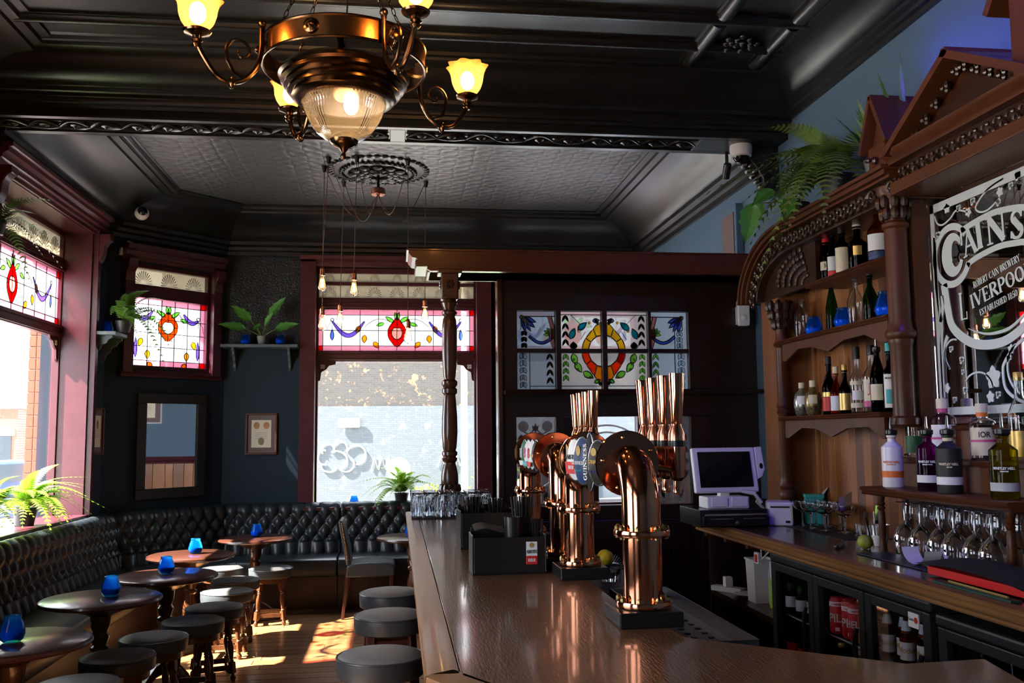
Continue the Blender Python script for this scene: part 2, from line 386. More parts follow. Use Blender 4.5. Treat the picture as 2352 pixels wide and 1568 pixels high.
glassmat('bottle_pink', (.75,.55,.62), .85, .14, .05)
glassmat('bottle_amber', (.55,.22,.04), .85, .14, .05)
glassmat('blue_jar', (.16,.58,1.0), .50, .18, .05, tint=(.14,.60,1.0))
glassmat('shade_glass', (1.0,.68,.34), .74, .14, .10, tint=(1,.46,.13))
glassmat('bowl_glass', (.97,.90,.80), .86, .24, .05, tint=(1,.80,.58))
glassmat('bulb_glass', (.97,.93,.85), .9, .14, .03)
def emitmat(name, c, s):
    m = mat(name, c, .5, emit=(c, s))
emitmat('bulb_hot', (1,.70,.36), 60); emitmat('filament', (1,.55,.18), 60); emitmat('led_violet', (.12,.06,1), 12); emitmat('led_red', (1,.05,.02), 3)
# ------------------------------------------------------------------ the room
def struct(o, label, cat): return tag(o, label, cat, kind='structure')
XL, XR, YB = -2.6, 2.6, 9.5
ZC, ZF = 3.9, 3.82
# floor: slab with boards laid on it
fl = struct(B().box((-2.6,-3,-.14),(2.6,3.5,0)).box((-2.6,3.5,-.14),(2.6,9.5,-.02)).obj('floor', 'floor_gap', smooth=False), 'worn brown floorboards running across the pub floor', 'floor')
fl.data.materials[0] = M['floor_b']
pl = {}
for k, L in enumerate((1.5, 1.9, 2.3)):
    b = B(); c = .003
    b.add([(0,c,-.02),(L,c,-.02),(L,.138,-.02),(0,.138,-.02),(0,c,-.003),(L,c,-.003),(L,.138,-.003),(0,.138,-.003),(.003,c+.003,0),(L-.003,c+.003,0),(L-.003,.135,0),(.003,.135,0)],
          [(0,1,5,4),(1,2,6,5),(2,3,7,6),(3,0,4,7),(4,5,9,8),(5,6,10,9),(6,7,11,10),(7,4,8,11),(8,9,10,11)])
    for mm in 'abc':
        me = b.mesh('plank'); me.materials.append(M['floor_'+mm]); pl[k, mm] = (me, L)
r = 0; y = 3.5
while y < 9.1:
    x = -2.6 - random.random()*.0; first = True
    while x < 2.58:
        k = random.choice((0,1,2)); me, L = pl[k, random.choice('aabc')]
        if first: x -= random.random()*1.2
        first = False
        o = bpy.data.objects.new('plank', me); COL.objects.link(o); o.parent = fl
        x0 = max(x, -2.6); x1 = min(x+L, 2.6)
        o.location = (x0, y, 0); o.scale = ((x1-x0)/L-.001, 1, 1); x += L
    y += .14
# walls
b = B()
WIN = [(-1.6,.35),(1.2,3.15),(6.2,8.15)]; ZS, ZH = .95, 3.36
for a0, a1 in ((-3,-1.6),(.35,1.2),(3.15,6.2),(8.15,8.62)): b.box((-2.98,a0,0),(XL,a1,4.0))
for a0, a1 in WIN: b.box((-2.98,a0,0),(XL,a1,ZS)).box((-2.98,a0,ZH),(XL,a1,4.0))
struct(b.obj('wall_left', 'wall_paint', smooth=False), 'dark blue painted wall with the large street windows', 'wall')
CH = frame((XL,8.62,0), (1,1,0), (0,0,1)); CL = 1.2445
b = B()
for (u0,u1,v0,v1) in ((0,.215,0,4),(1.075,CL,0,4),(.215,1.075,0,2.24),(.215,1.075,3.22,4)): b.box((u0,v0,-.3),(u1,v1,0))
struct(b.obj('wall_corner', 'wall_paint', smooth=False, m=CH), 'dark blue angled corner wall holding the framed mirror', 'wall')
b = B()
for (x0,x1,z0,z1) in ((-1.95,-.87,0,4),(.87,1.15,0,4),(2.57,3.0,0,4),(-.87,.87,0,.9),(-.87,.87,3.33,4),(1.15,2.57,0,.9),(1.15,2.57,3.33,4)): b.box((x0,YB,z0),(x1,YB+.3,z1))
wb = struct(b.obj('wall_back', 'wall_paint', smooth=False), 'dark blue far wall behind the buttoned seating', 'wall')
B().box((-1.715,YB-.006,2.5),(-.975,YB,3.42)).obj('embossed_paper', 'anaglypta', wb, smooth=False)
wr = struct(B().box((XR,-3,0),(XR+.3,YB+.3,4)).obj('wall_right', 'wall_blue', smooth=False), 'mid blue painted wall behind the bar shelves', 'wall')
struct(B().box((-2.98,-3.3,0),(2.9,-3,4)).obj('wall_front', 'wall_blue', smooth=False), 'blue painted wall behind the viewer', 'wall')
# snug dado seen in the corner mirror
x = 6.5; i = 0
while x < 9.45:
    wdt = (.13,.17,.11,.15)[i % 4]
    B().box((XR-.03,x+.003,.10),(XR,min(x+wdt,9.48)-.003,1.24)).obj('plank', ('panel_a','panel_a','panel_b')[i % 3], wr, smooth=False, bevel=.003); x += wdt; i += 1
B().strip([(0,0),(.05,0),(.055,.02),(.04,.03),(.06,.05),(.05,.07),(.03,.08),(.02,.1),(0,.1)], (XR,6.45,1.23),(XR,9.5,1.23),(-1,0,0),(0,0,1)).obj('dado_rail','maroon',wr)
# ceiling
ce = struct(B().box((-3,-3.3,ZC),(2.9,5.72,4.05)).box((-3,6.05,ZF),(2.9,9.8,4.05)).obj('ceiling','ceiling_black',smooth=False), 'glossy black painted ceiling with moulded ribs and panels','ceiling')
# embossed centre panel of the far bay (low relief paper)
def emboss():
    m = mat('embossed_ceiling', (.030,.031,.032), .40); nt = m.node_tree; N = nt.nodes; L = nt.links
    tc = N.new('ShaderNodeTexCoord'); mp = N.new('ShaderNodeMapping'); mp.inputs['Scale'].default_value = (7.5,7.5,7.5); L.new(tc.outputs['Object'], mp.inputs[0])
    vo = N.new('ShaderNodeTexVoronoi'); vo.inputs['Scale'].default_value = 1; vo.inputs['Randomness'].default_value = .12; L.new(mp.outputs[0], vo.inputs[0])
    wv = N.new('ShaderNodeMath'); wv.operation = 'SINE'; ml = N.new('ShaderNodeMath'); ml.operation = 'MULTIPLY'; ml.inputs[1].default_value = 13
    L.new(vo.outputs['Distance'], ml.inputs[0]); L.new(ml.outputs[0], wv.inputs[0])
    no = N.new('ShaderNodeTexNoise'); no.inputs['Scale'].default_value = 45; L.new(tc.outputs['Object'], no.inputs[0])
    ad = N.new('ShaderNodeMath'); ad.operation = 'ADD'; L.new(wv.outputs[0], ad.inputs[0]); L.new(no.outputs['Fac'], ad.inputs[1])
    bp = N.new('ShaderNodeBump'); bp.inputs['Strength'].default_value = .38; bp.inputs['Distance'].default_value = .006
    L.new(ad.outputs[0], bp.inputs['Height']); L.new(bp.outputs[0], N['Principled BSDF'].inputs['Normal'])
emboss()
PAN = [(-1.98,6.35),(2.14,6.35),(2.14,9.08),(-1.55,9.08),(-1.98,8.7)]
B().prism(PAN, ZF-.006, ZF+.01).obj('embossed_panel','embossed_ceiling',ce,smooth=False)
RIB = [(-.05,0),(-.05,-.012),(-.035,-.014),(-.03,-.03),(-.012,-.04),(.012,-.04),(.03,-.03),(.035,-.014),(.05,-.012),(.05,0)]
def rib(p, q, s=1, name='rib'):
    p, q = Vector(p), Vector(q); d = (q-p).normalized(); u = d.cross(Vector((0,0,1))).normalized()
    return B().strip([(a*s,b_*s) for a,b_ in RIB], p, q, u, (0,0,1)).obj(name,'black_gloss',ce,ang=50)
for i in range(len(PAN)): rib((*PAN[i],ZF), (*PAN[(i+1)%len(PAN)],ZF))
rib((-2.3,6.1,ZF),(-2.3,8.9,ZF),.8); rib((2.36,6.1,ZF),(2.36,9.3,ZF),.8)
for y_ in (4.72, 5.08): rib((-2.6,y_,ZC),(2.3,y_,ZC),1.1)
rib((-2.12,-2,ZC),(-2.12,5.3,ZC),1.2)
for x_ in (1.79,2.22): rib((x_,-2,ZC),(x_,4.68,ZC),1.2); rib((x_,4.76,ZC),(x_,5.32,ZC),1.2)
bb = B()
for k in range(16):
    a = k*2.4; rr = .018*math.sqrt(k)
    bb.ball((2.0+rr*math.cos(a)*1.5, 5.0+rr*math.sin(a)*1.2, ZC-.018-.01*(k%3)), .022, 8, 6, (1,1,.7))
bb.obj('ceiling_boss','black_gloss',ce)
# main beam with moulded sides and a guilloche soffit
ZB = 3.55
beam = struct(B().box((-2.6,5.72,ZB+.012),(2.6,6.08,4.0)).obj('trim_1','black_gloss',smooth=False), 'black ceiling beam with carved rope ornament on its underside','beam')
side = [(5.725,ZB),(5.72,ZB+.045),(5.70,ZB+.05),(5.695,ZB+.07),(5.675,ZB+.075),(5.67,ZB+.095),(5.65,ZB+.105),(5.65,ZB+.12),(5.625,ZB+.128),(5.62,ZB+.15),(5.60,ZB+.155),(5.59,ZB+.17),
        (5.55,ZB+.178),(5.50,ZB+.20),(5.46,ZB+.235),(5.44,ZB+.27),(5.42,ZB+.295),(5.38,ZB+.31),(5.375,ZB+.325),(5.345,ZB+.328),(5.335,ZB+.345),(5.30,ZB+.35),(5.30,4.0),(5.73,4.0)]
B().strip(side,(-2.6,0,0),(2.6,0,0),(0,1,0),(0,0,1)).obj('beam_cornice','black_gloss',beam,ang=50)
side2 = [(6.075,ZB),(6.08,ZB+.05),(6.10,ZB+.055),(6.11,ZB+.10),(6.14,ZB+.11),(6.15,ZB+.14),(6.2,ZB+.16),(6.25,ZB+.22),(6.33,ZB+.25),(6.34,ZB+.30),(6.07,ZB+.30)]
B().strip(side2,(-2.6,0,0),(2.6,0,0),(0,1,0),(0,0,1)).obj('beam_cornice','black_gloss',beam,ang=50)
fr = B()
for a0,a1,c0,c1 in ((-2.6,2.6,5.725,5.775),(-2.6,2.6,6.02,6.078),(-2.6,-2.48,5.775,6.02),(-.05,.05,5.775,6.02),(2.02,2.6,5.775,6.02)): fr.box((a0,c0,ZB),(a1,c1,ZB+.02))
fr.obj('soffit_frame','black_gloss',beam,smooth=False,bevel=.004)
for x0,x1 in ((-2.47,-.06),(.06,2.01)):
    n = int(round((x1-x0)/.19)); pch = (x1-x0)/n; g = B(); bo = B()
    for ph in (0, PI):
        for off in (-.022,0,.022):
            g.tube([(x0+(x1-x0)*t/(n*10), 5.90+(.050+off)*math.sin(PI*t/10+ph), ZB-.004+.012*abs(math.sin(PI*t/10))) for t in range(n*10+1)], .0085, 5)
    for k in range(n):
        cx = x0+(k+.5)*pch
        bo.lathe([(0,-.03),(.008,-.026),(.014,-.018),(.03,-.012),(.034,.0),(.026,.004)],10,(cx,5.90,ZB+.012))
    for yy in (5.80,5.825,5.985,6.005): g.tube([(x0,yy,ZB+.012),(x1,yy,ZB+.012)],.007,5)
    g.obj('guilloche','black_gloss',beam); bo.obj('rosettes','black_gloss',beam)['kind']='stuff'
# cornices along the walls
CN = [(0,-.25),(.02,-.25),(.025,-.225),(.05,-.22),(.055,-.20),(.085,-.19),(.09,-.17),(.11,-.165),(.14,-.13),(.19,-.085),(.26,-.055),(.34,-.042),(.345,-.03),(.38,-.026),(.385,-.012),(.42,-.01),(.42,.05),(0,.05)]
def cornice(name, p, q, u, z, mat_='black_gloss', sc=1.0, lab=''):
    o = B().strip([(a*sc,b_*(sc if b_<0 else 1)) for a,b_ in CN], (*p,z),(*q,z),u,(0,0,1)).obj(name,mat_,ang=50); return struct(o, lab, 'cornice')
cornice('trim_2',(XR,-3),(XR,5.75),(-1,0,0),ZC,sc=.95,lab='black coved cornice above the bar along the blue wall')
cornice('trim_3',(XR,6.08),(XR,9.5),(-1,0,0),ZF,sc=1.5,lab='black coved cornice on the blue wall beyond the beam')
cornice('trim_4',(-1.75,YB),(XR,YB),(0,-1,0),ZF,sc=1.55,lab='black coved cornice above the far window')
cornice('trim_5',(XL,6.0),(XL,8.75),(1,0,0),ZF,sc=1.55,lab='black coved cornice above the left street window')
cornice('trim_6',(-2.68,8.54),(-1.62,9.6),(.7071,-.7071,0),ZF,sc=1.55,lab='black coved cornice across the angled corner')
cornice('trim_7',(XL,-3),(XL,5.75),(1,0,0),ZC,sc=1.5,lab='black coved cornice at the upper left of the near bay')
# carved corbel under the beam end
cb = thing('beam_corbel','black carved scroll bracket under the beam end by the bar wall','bracket',(2.6,5.95,3.55))
pts = [(-.30,0),(-.29,-.05),(-.22,-.08),(-.17,-.14),(-.12,-.22),(-.11,-.28),(-.13,-.32),(-.09,-.36),(-.03,-.34),(0,-.30),(0,0)]
B().prism(pts,-.07,.07).obj('scroll_body','black_gloss',cb,m=RX(PI/2),bevel=.008)
l = B()
for k in range(7):
    t = k/6; l.ball((-.25+.17*t,-.0,-.08-.22*t),.032-.012*t,8,6,(1,1.7,.8))
l.tube([(-.10+.035*math.cos(a)*(1-a/16),-.055,-.33+.035*math.sin(a)*(1-a/16)) for a in [i*.5 for i in range(24)]],.008,5)
l.obj('carved_leaf','black_gloss',cb)
# ceiling rose of the far bay
RC = (-.16,7.6)
ro = tag(B().lathe([(0,-.05),(.05,-.052),(.08,-.035),(.12,-.04),(.16,-.03),(.24,-.028),(.25,-.04),(.28,-.038),(.29,-.02),(.33,-.022),(.40,-.012),(.41,0)],48,(*RC,ZF)).obj('ceiling_rose','black_gloss'),'ornate black plaster ceiling rose above the hanging bulbs','ceiling rose')
g = B()
for k in range(40):
    a = 2*PI*k/40; g.ball((RC[0]+.405*math.cos(a),RC[1]+.405*math.sin(a),ZF-.012),.026,7,5,(1,1,.6))
    g.ball((RC[0]+.31*math.cos(a+.08),RC[1]+.31*math.sin(a+.08),ZF-.03),.016,6,5)
g.obj('bead_border','black_gloss',ro)['kind']='stuff'
g = B()
for k in range(12):
    a = 2*PI*k/12
    for j,(rr,s) in enumerate(((.21,.045),(.15,.035),(.10,.03))):
        aa = a+j*.26; g.ball((RC[0]+rr*math.cos(aa),RC[1]+rr*math.sin(aa),ZF-.045-.008*j),s,7,5,(1,1,.5))
g.obj('acanthus','black_gloss',ro)['kind']='stuff'
# ------------------------------------------------------------------ windows and leaded glass
def ell(cx,cy,rx,ry,a0,a1,n): return [(cx+rx*math.cos(a0+(a1-a0)*i/n),cy+ry*math.sin(a0+(a1-a0)*i/n)) for i in range(n+1)]
def ribbon(path, w):
    n = len(path); L=[]; R=[]
    for i,(x,y) in enumerate(path):
        a=path[max(i-1,0)]; b_=path[min(i+1,n-1)]; dx,dy=b_[0]-a[0],b_[1]-a[1]; l=math.hypot(dx,dy) or 1
        ww=(w(i/(n-1)) if callable(w) else w)/2; L.append((x-dy/l*ww,y+dx/l*ww)); R.append((x+dy/l*ww,y-dx/l*ww))
    return L+R[::-1]
def leafp(x,y,ang,ln,wd,n=6):
    c,s=math.cos(ang),math.sin(ang); up_=[];lo=[]
    for i in range(n+1):
        t=i/n; h=wd*math.sin(PI*t**.8)/2; up_.append((t*ln,h)); lo.append((t*ln,-h))
    p=up_+lo[::-1][1:-1]
    return [(x+a*c-b_*s,y+a*s+b_*c) for a,b_ in p]
class Leaded:
    """a leaded panel drawn in u,v; glass pieces become sub-parts"""
    def __init__(s, parent, m, name='leaded_panel'): s.parent=parent; s.m=m; s.name=name; s.lead=B(); s.p=[]; s.pre=None
    def pane(s,u0,v0,u1,v1,g,nm='pane'): s.p.append((nm,[(u0,v0),(u1,v0),(u1,v1),(u0,v1)],g,-.002,.002))
    def piece(s,poly,g,nm='glass_piece',lead=True,r=.0045):
        s.p.append((nm,poly,g,.0025,.006))
        if lead: s.lead.tube([(x,y,.005) for x,y in poly],r,4,closed=True)
    def line(s,pts,r=.0035): s.lead.tube([(x,y,.004) for x,y in pts],r,4)
    def done(s):
        o=s.lead.obj(s.name,'lead',s.parent,m=s.m)
        for nm,poly,g,z0,z1 in s.p: B().prism(poly,z0,z1).obj(nm,g if s.pre is None else g.replace('g_',s.pre,1),o,smooth=False)
        return o
def pom_panel(parent, m, w_, h_, ring='g_red', tall=False):
    """pomegranate with swags, pink border"""
    P=Leaded(parent,m); bw=.052; bh=.052
    nx = 8 if not tall else 5; ny = 2 if not tall else 4
    xs=[-w_/2+bw+(w_-2*bw)*i/nx for i in range(nx+1)]; ys=[bh+(h_-2*bh)*j/ny for j in range(ny+1)]
    for i in range(nx):
        for j in range(ny): P.pane(xs[i],ys[j],xs[i+1],ys[j+1],'g_white')
        P.pane(xs[i],0,xs[i+1],bh,'g_pink','border_pane'); P.pane(xs[i],h_-bh,xs[i+1],h_,'g_pink','border_pane')
    for j in range(ny):
        P.pane(-w_/2,ys[j],-w_/2+bw,ys[j+1],'g_pink','border_pane'); P.pane(w_/2-bw,ys[j],w_/2,ys[j+1],'g_pink','border_pane')
    for a in (-w_/2,w_/2-bw):
        for c in (0,h_-bh): P.pane(a,c,a+bw,c+bh,'g_red','corner_pane')
    for x_ in xs: P.line([(x_,0),(x_,h_)],.0045)
    for y_ in ys: P.line([(-w_/2,y_),(w_/2,y_)],.0045)
    if tall: cy=h_*.60; rx,ry=.105,.105; tip=.17
    else: cy=h_*.44; rx,ry=.095,.115; tip=.17
    out=[]; inn=[]
    for i in range(33):
        a=PI/2+2*PI*i/32; s_=math.sin(a); k=1+.42*max(0,s_)**10+.30*max(0,-s_)**10
        out.append((rx*math.cos(a)*(1.0),cy+ry*s_*k)); ii=.58; kk=1-.22*max(0,s_)**14
        inn.append((rx*ii*math.cos(a),cy+ry*ii*s_*kk))
    for q in range(4):
        seg=out[q*8:q*8+9]+inn[q*8:q*8+9][::-1]; P.piece(seg,ring,'pomegranate_piece')
    P.piece(inn[:-1],'g_palerose' if not tall else 'g_white','pomegranate_heart')
    if not tall:
        sd=B()
        for k in range(22):
            a=k*2.4; rr=.010*math.sqrt(k)
            sd.ball((rr*math.cos(a)*.9,cy-.01+rr*math.sin(a),.0075),.004,5,4,(1,1,.4))
        sdo=('seeds',sd)
    else: sdo=None
    ty=cy+ry*1.42
    for s_ in (-1,1):
        P.piece(leafp(0,ty-.03,PI/2-s_*.25,.09,.035),'g_green','leaf')
        P.piece(leafp(s_*.03,ty-.05,PI/2-s_*1.0,.11,.04),'g_green','leaf'); P.piece(leafp(s_*.13,ty-.06,PI/2-s_*1.9,.09,.035),'g_green','leaf')
        ax=w_/2*.82; ay=cy+.12 if not tall else cy+.09
        sw=[(s_*(.33*w_/1.6+(ax-.33*w_/1.6)*t), ay-(.15 if not tall else .05)*math.sin(PI*t)+(.05*(1-t) if tall else 0)) for t in [i/10 for i in range(11)]]
        P.piece(ribbon(sw,lambda t:.012+.03*math.sin(PI*t)),'g_purple','swag')
        stem=[(s_*(.08+(.33*w_/1.6-.08)*t), ty-.04+.05*math.sin(PI*t)-.06*t) for t in [i/8 for i in range(9)]]; P.line(stem)
        for k,(fx,fy,an) in enumerate(((.40,-.12,-1.2),(.345,-.24,-1.5),(.25,-.33,-2.3)) if not tall else ((.27,-.16,-1.2),(.21,-.27,-1.6),(.20,-.38,-2.1))):
            P.piece(leafp(s_*fx*w_/(1.6 if not tall else .81)*1.0 if tall else s_*fx*w_/1.6*.95,cy+.17+fy*.8 if not tall else cy+.04+fy,an if s_>0 else PI-an,.085,.05),'g_amber','leaf')
        P.piece(ell(s_*ax,ay+.015,.017,.017,0,2*PI,10)[:-1],'g_white','roundel')
        P.piece(leafp(s_*ax,ay-.08-.12 if not tall else ay-.40,PI/2,.12 if not tall else .2,.035),'g_blue' if not tall else 'g_purple','drop')
        P.line([(s_*ax,ay),(s_*ax,ay-.08)],.0025)
        P.line([(s_*ax,ay),(s_*(ax+.05),ay-.06),(s_*(ax+.06),ay-.12)],.0025)
    o=P.done()
    if sdo: sdo[1].obj('seeds','g_white',o)
    return o
def figured(parent, m, w_, h_):
    """rolled glass strip with moulded sunburst shells standing proud of it"""
    o=B().box((-w_/2,0,-.004),(w_/2,h_,.002)).obj('figured_pane','figured_pane',parent,smooth=False,m=m)
    n=max(3,int(w_/.22))
    sb=B()
    for k in range(n):
        cx=-w_/2+(k+.5)*w_/n
        for j in range(13):
            a=PI*j/12; r0,r1=.03,h_*.62
            sb.tube([(cx+r0*math.cos(a),.02+r0*math.sin(a),.003),(cx+r1*math.cos(a)*.9,.02+r1*math.sin(a)*1.2,.003)],[.0012,.0045],4)
    sb.obj('sunburst_relief','figured_pane',o)
    return o
def spandrels(parent, m, w_, h_):
    """carved corner pieces at the head of the clear light"""
    for s_ in (-1,1):
        p=[(s_*w_/2,h_),(s_*(w_/2-.19),h_),(s_*(w_/2-.18),h_-.03),(s_*(w_/2-.12),h_-.04),(s_*(w_/2-.09),h_-.08),(s_*(w_/2-.04),h_-.11),(s_*(w_/2-.03),h_-.19),(s_*w_/2,h_-.21)]
        o=B().prism(p,.004,.02).obj('corner_bracket','maroon',parent,smooth=False,m=m)
        t=B()
        for a in range(4): t.ball((s_*(w_/2-.055)+.016*math.cos(a*PI/2+.78),h_-.05+.016*math.sin(a*PI/2+.78),.022),.014,6,5,(1,1,.4))
        t.obj('trefoil','white_paint',o)
def bars(parent, m, rects, mat_='maroon', z0=-.03, z1=.035, name='window_frame', bevel=.006):
    b=B()
    for u0,v0,u1,v1 in rects: b.box((u0,v0,z0),(u1,v1,z1))
    return b.obj(name,mat_,parent,smooth=False,m=m,bevel=bevel)
# --- left street windows (glass at x=-2.85)
def left_window(idx, y0, y1, lab):
    w_=y1-y0; yc=(y0+y1)/2
    t=thing('window_%d'%idx,lab,'window',(-2.85,yc,0),kind='structure')
    m=frame((0,0,0),(0,1,0),(0,0,1))       # n = +x into the room
    h=w_/2
    bars(t,m,[(-h,.93,-h+.035,3.36),(h-.035,.93,h,3.36),(-h,.92,h,.965),(-h,2.45,h,2.555),(-h,3.0,h,3.125),(-h,3.31,h,3.37)])
    for z_,r_ in ((2.47,.012),(2.535,.012),(3.02,.012),(3.10,.012),(3.06,.02)):
        bars(t,m,[(-h,z_-r_,h,z_+r_)],z0=.035,z1=.05,name='glazing_bead',bevel=.004)
    B().box((-h+.03,.96,-.004),(h-.03,2.46,.002)).obj('clear_pane','clear_pane',t,smooth=False,m=m)
    pom_panel(t,m@T(0,2.555,0),w_-.07,.445)
    figured(t,m@T(0,3.125,0),w_-.07,.19)
    spandrels(t,m,w_-.07,2.45)
    for s_ in (-1,1):    # painted reveals
        B().box((.0,s_*h-.02 if s_>0 else -h,.96),(.262,h if s_>0 else -h+.02,3.36)).obj('reveal','maroon',t,smooth=False)
        B().strip([(0,0),(.022,0),(.03,.02),(.05,.025),(.05,.045),(.07,.05),(.07,.06),(0,.06)],(.25,s_*(h-.0),.96),(.25,s_*(h-.0),3.40),(0,s_,0),(1,0,0)).obj('architrave','maroon',t,ang=50)
    B().box((0,-h,3.345),(.262,h,3.365)).obj('head_reveal','maroon',t,smooth=False)
    B().box((.0,-h-.03,.935),(.30,h+.03,.968)).obj('sill','maroon',t,smooth=False,bevel=.008)
    hd=[(0,0),(.03,0),(.035,.025),(.055,.03),(.06,.055),(.085,.06),(.09,.085),(.12,.10),(.125,.125),(.15,.13),(.15,.16),(0,.16)]
    B().strip(hd,(.25,-h-.1,3.345),(.25,h+.1,3.345),(1,0,0),(0,0,1)).obj('head_moulding','maroon',t,ang=50)
    for s_ in (-1,1):
        p=[(0,0),(.15,0),(.15,-.05),(.12,-.07),(.10,-.11),(.095,-.17),(.075,-.22),(.05,-.25),(.06,-.29),(.03,-.32),(0,-.33)]
        B().prism(p,-.05,.05).obj('scroll_bracket','maroon',t,m=T(.25,s_*(h+.055),3.35)@RX(PI/2),bevel=.005)
    return t
left_window(1,6.2,8.15,'tall maroon street window with leaded pomegranate glass beside the fern')
left_window(5,1.2,3.15,'tall maroon street window with leaded glass nearest the viewer')
left_window(6,-1.6,.35,'unseen maroon leaded window added behind the viewer to light the bar shelves')  # added window out of view, gives fill light to the back-bar unit
# --- small leaded window in the corner
t=thing('window_2','small maroon framed leaded window with orange pomegranate above the corner mirror','window',(XL,8.62,0),kind='structure')
uc=.645; m=CH@T(uc,0,-.06); m0=Matrix.Translation((-XL,-8.62,0))@m
bars(t,m0,[(-.43,2.23,-.395,3.23),(.395,2.23,.43,3.23),(-.43,2.22,.43,2.272),(-.43,2.905,.43,3.03),(-.43,3.184,.43,3.24)],z1=.055)
pom_panel(t,m0@T(0,2.272,0),.80,.633,'g_orange',tall=True); figured(t,m0@T(0,3.03,0),.80,.155)
for s_ in (-1,1):
    B().strip([(0,0),(.02,0),(.03,.02),(.06,.025),(.065,.045),(.09,.05),(.09,.07),(0,.07)],(s_*.42,2.2,.06),(s_*.42,3.3,.06),(s_,0,0),(0,0,1)).obj('architrave','maroon',t,m=m0,ang=50)
    B().prism([(0,0),(.13,0),(.12,-.08),(.08,-.12),(.07,-.2),(.05,-.25),(0,-.27)],-.045,.045).obj('scroll_bracket','maroon',t,m=m0@T(s_*.47,3.24,.06)@RY(-PI/2),bevel=.004)
B().strip([(0,0),(.05,0),(.06,.03),(.09,.04),(.10,.08),(.13,.09),(.14,.14),(0,.14)],(-.53,3.235,.06),(.53,3.235,.06),(0,0,1),(0,1,0)).obj('head_moulding','maroon',t,m=m0,ang=50)
B().strip([(0,0),(.07,0),(.07,.03),(.05,.05),(.04,.07),(0,.07)],(-.53,2.16,.06),(.53,2.16,.06),(0,0,1),(0,1,0)).obj('sill','maroon',t,m=m0,ang=50)
# --- far window
def far_window(idx, xc, h, lab, low=None):
    t=thing('window_%d'%idx,lab,'window',(xc,9.6,0),kind='structure')
    m=frame((0,0,0),(1,0,0),(0,0,1))       # n = -y into the room
    bars(t,m,[(-h-.02,.86,-h+.02,3.33),(h-.02,.86,h+.02,3.33),(-h,.86,h,.905),(-h,2.36,h,2.475),(-h,2.90,h,3.025),(-h,3.155,h,3.19),(-h,3.28,h,3.34)])
    for z_ in (2.385,2.45,2.93,2.995,2.965): bars(t,m,[(-h,z_-.01,h,z_+.01)],z0=.035,z1=.05,name='glazing_bead',bevel=.004)
    if low is None: B().box((-h+.02,.9,-.004),(h-.02,2.37,.002)).obj('clear_pane','clear_pane',t,smooth=False,m=m)
    else:
        B().box((-h+.02,.9,-.004),(low[0],2.37,.002)).obj('clear_pane','clear_pane',t,smooth=False,m=m); B().box((low[1],.9,-.004),(h-.02,2.37,.002)).obj('clear_pane','clear_pane',t,smooth=False,m=m)
        bars(t,m,[(low[0],.9,low[1],2.37)],'dark_wood',name='mullion_board')
    pom_panel(t,m@T(0,2.475,0),2*h-.02,.425); figured(t,m@T(0,3.025,0),2*h-.02,.13); figured(t,m@T(0,3.19,0),2*h-.02,.09)
    if low is None: spandrels(t,m,2*h-.02,2.36)
    for s_ in (-1,1):
        B().strip([(0,0),(.015,0),(.02,.03),(.045,.04),(.05,.06),(.075,.065),(.08,.09),(.11,.10),(.115,.12),(.15,.125),(.15,.14),(0,.14)],(s_*(h+.0),.9,.06),(s_*(h+.0),3.4,.06),(s_,0,0),(0,0,1)).obj('architrave','maroon',t,m=m,ang=50)
    B().strip([(0,0),(.11,0),(.12,.03),(.14,.04),(.14,.06),(.16,.07),(.17,.10),(0,.10)],(-h-.16,3.33,.06),(h+.16,3.33,.06),(0,0,1),(0,1,0)).obj('head_moulding','maroon',t,m=m,ang=50)
    B().box((-h-.1,-.26,.872),(h+.1,.0,.902)).obj('sill','maroon',t,smooth=False,bevel=.006)
    return t
far_window(3,0,.82,'large maroon window with red pomegranate leaded glass in the far wall')
far_window(4,1.86,.70,'far window seen through the glazed bar partition',low=(-.16,.25))
# ------------------------------------------------------------------ outside
def brickmat(name, c1, c2, mort, scale, fleck=None):
    m = mat(name, c1, .85); nt = m.node_tree; N = nt.nodes; L = nt.links; p = N['Principled BSDF']
    tc = N.new('ShaderNodeTexCoord'); mp = N.new('ShaderNodeMapping'); L.new(tc.outputs['Object'], mp.inputs[0]); mp.inputs['Rotation'].default_value = (PI/2,0,0)
    bt = N.new('ShaderNodeTexBrick'); bt.inputs['Scale'].default_value = scale; bt.inputs['Color1'].default_value=(*c1,1); bt.inputs['Color2'].default_value=(*c2,1); bt.inputs['Mortar'].default_value=(*mort,1)
    bt.inputs['Mortar Size'].default_value=.015; bt.inputs['Brick Width'].default_value=.45; bt.inputs['Row Height'].default_value=.15
    L.new(mp.outputs[0], bt.inputs[0])
    if fleck:
        n = N.new('ShaderNodeTexNoise'); n.inputs['Scale'].default_value = 4.5; n.inputs['Detail'].default_value = 4; n.inputs['Roughness'].default_value=.75; L.new(tc.outputs['Object'], n.inputs[0])
        r = N.new('ShaderNodeValToRGB'); r.color_ramp.elements[0].position=.57; r.color_ramp.elements[1].position=.62; L.new(n.outputs['Fac'], r.inputs[0])
        mx = N.new('ShaderNodeMix'); mx.data_type='RGBA'; L.new(r.outputs[0], mx.inputs['Factor']); L.new(bt.outputs[0], mx.inputs[6]); mx.inputs[7].default_value=(*fleck,1)
        L.new(mx.outputs[2], p.inputs['Base Color'])
    else: L.new(bt.outputs[0], p.inputs['Base Color'])
brickmat('brick_far', (.016,.015,.0145), (.024,.021,.019), (.030,.029,.028), 4.2, (.15,.075,.036))  # both street wall bricks darkened so the sunlit wall looks shaded
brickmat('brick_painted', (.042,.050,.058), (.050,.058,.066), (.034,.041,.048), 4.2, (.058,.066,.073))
brickmat('brick_red', (.20,.07,.045), (.24,.09,.055), (.20,.14,.12), 3.0)
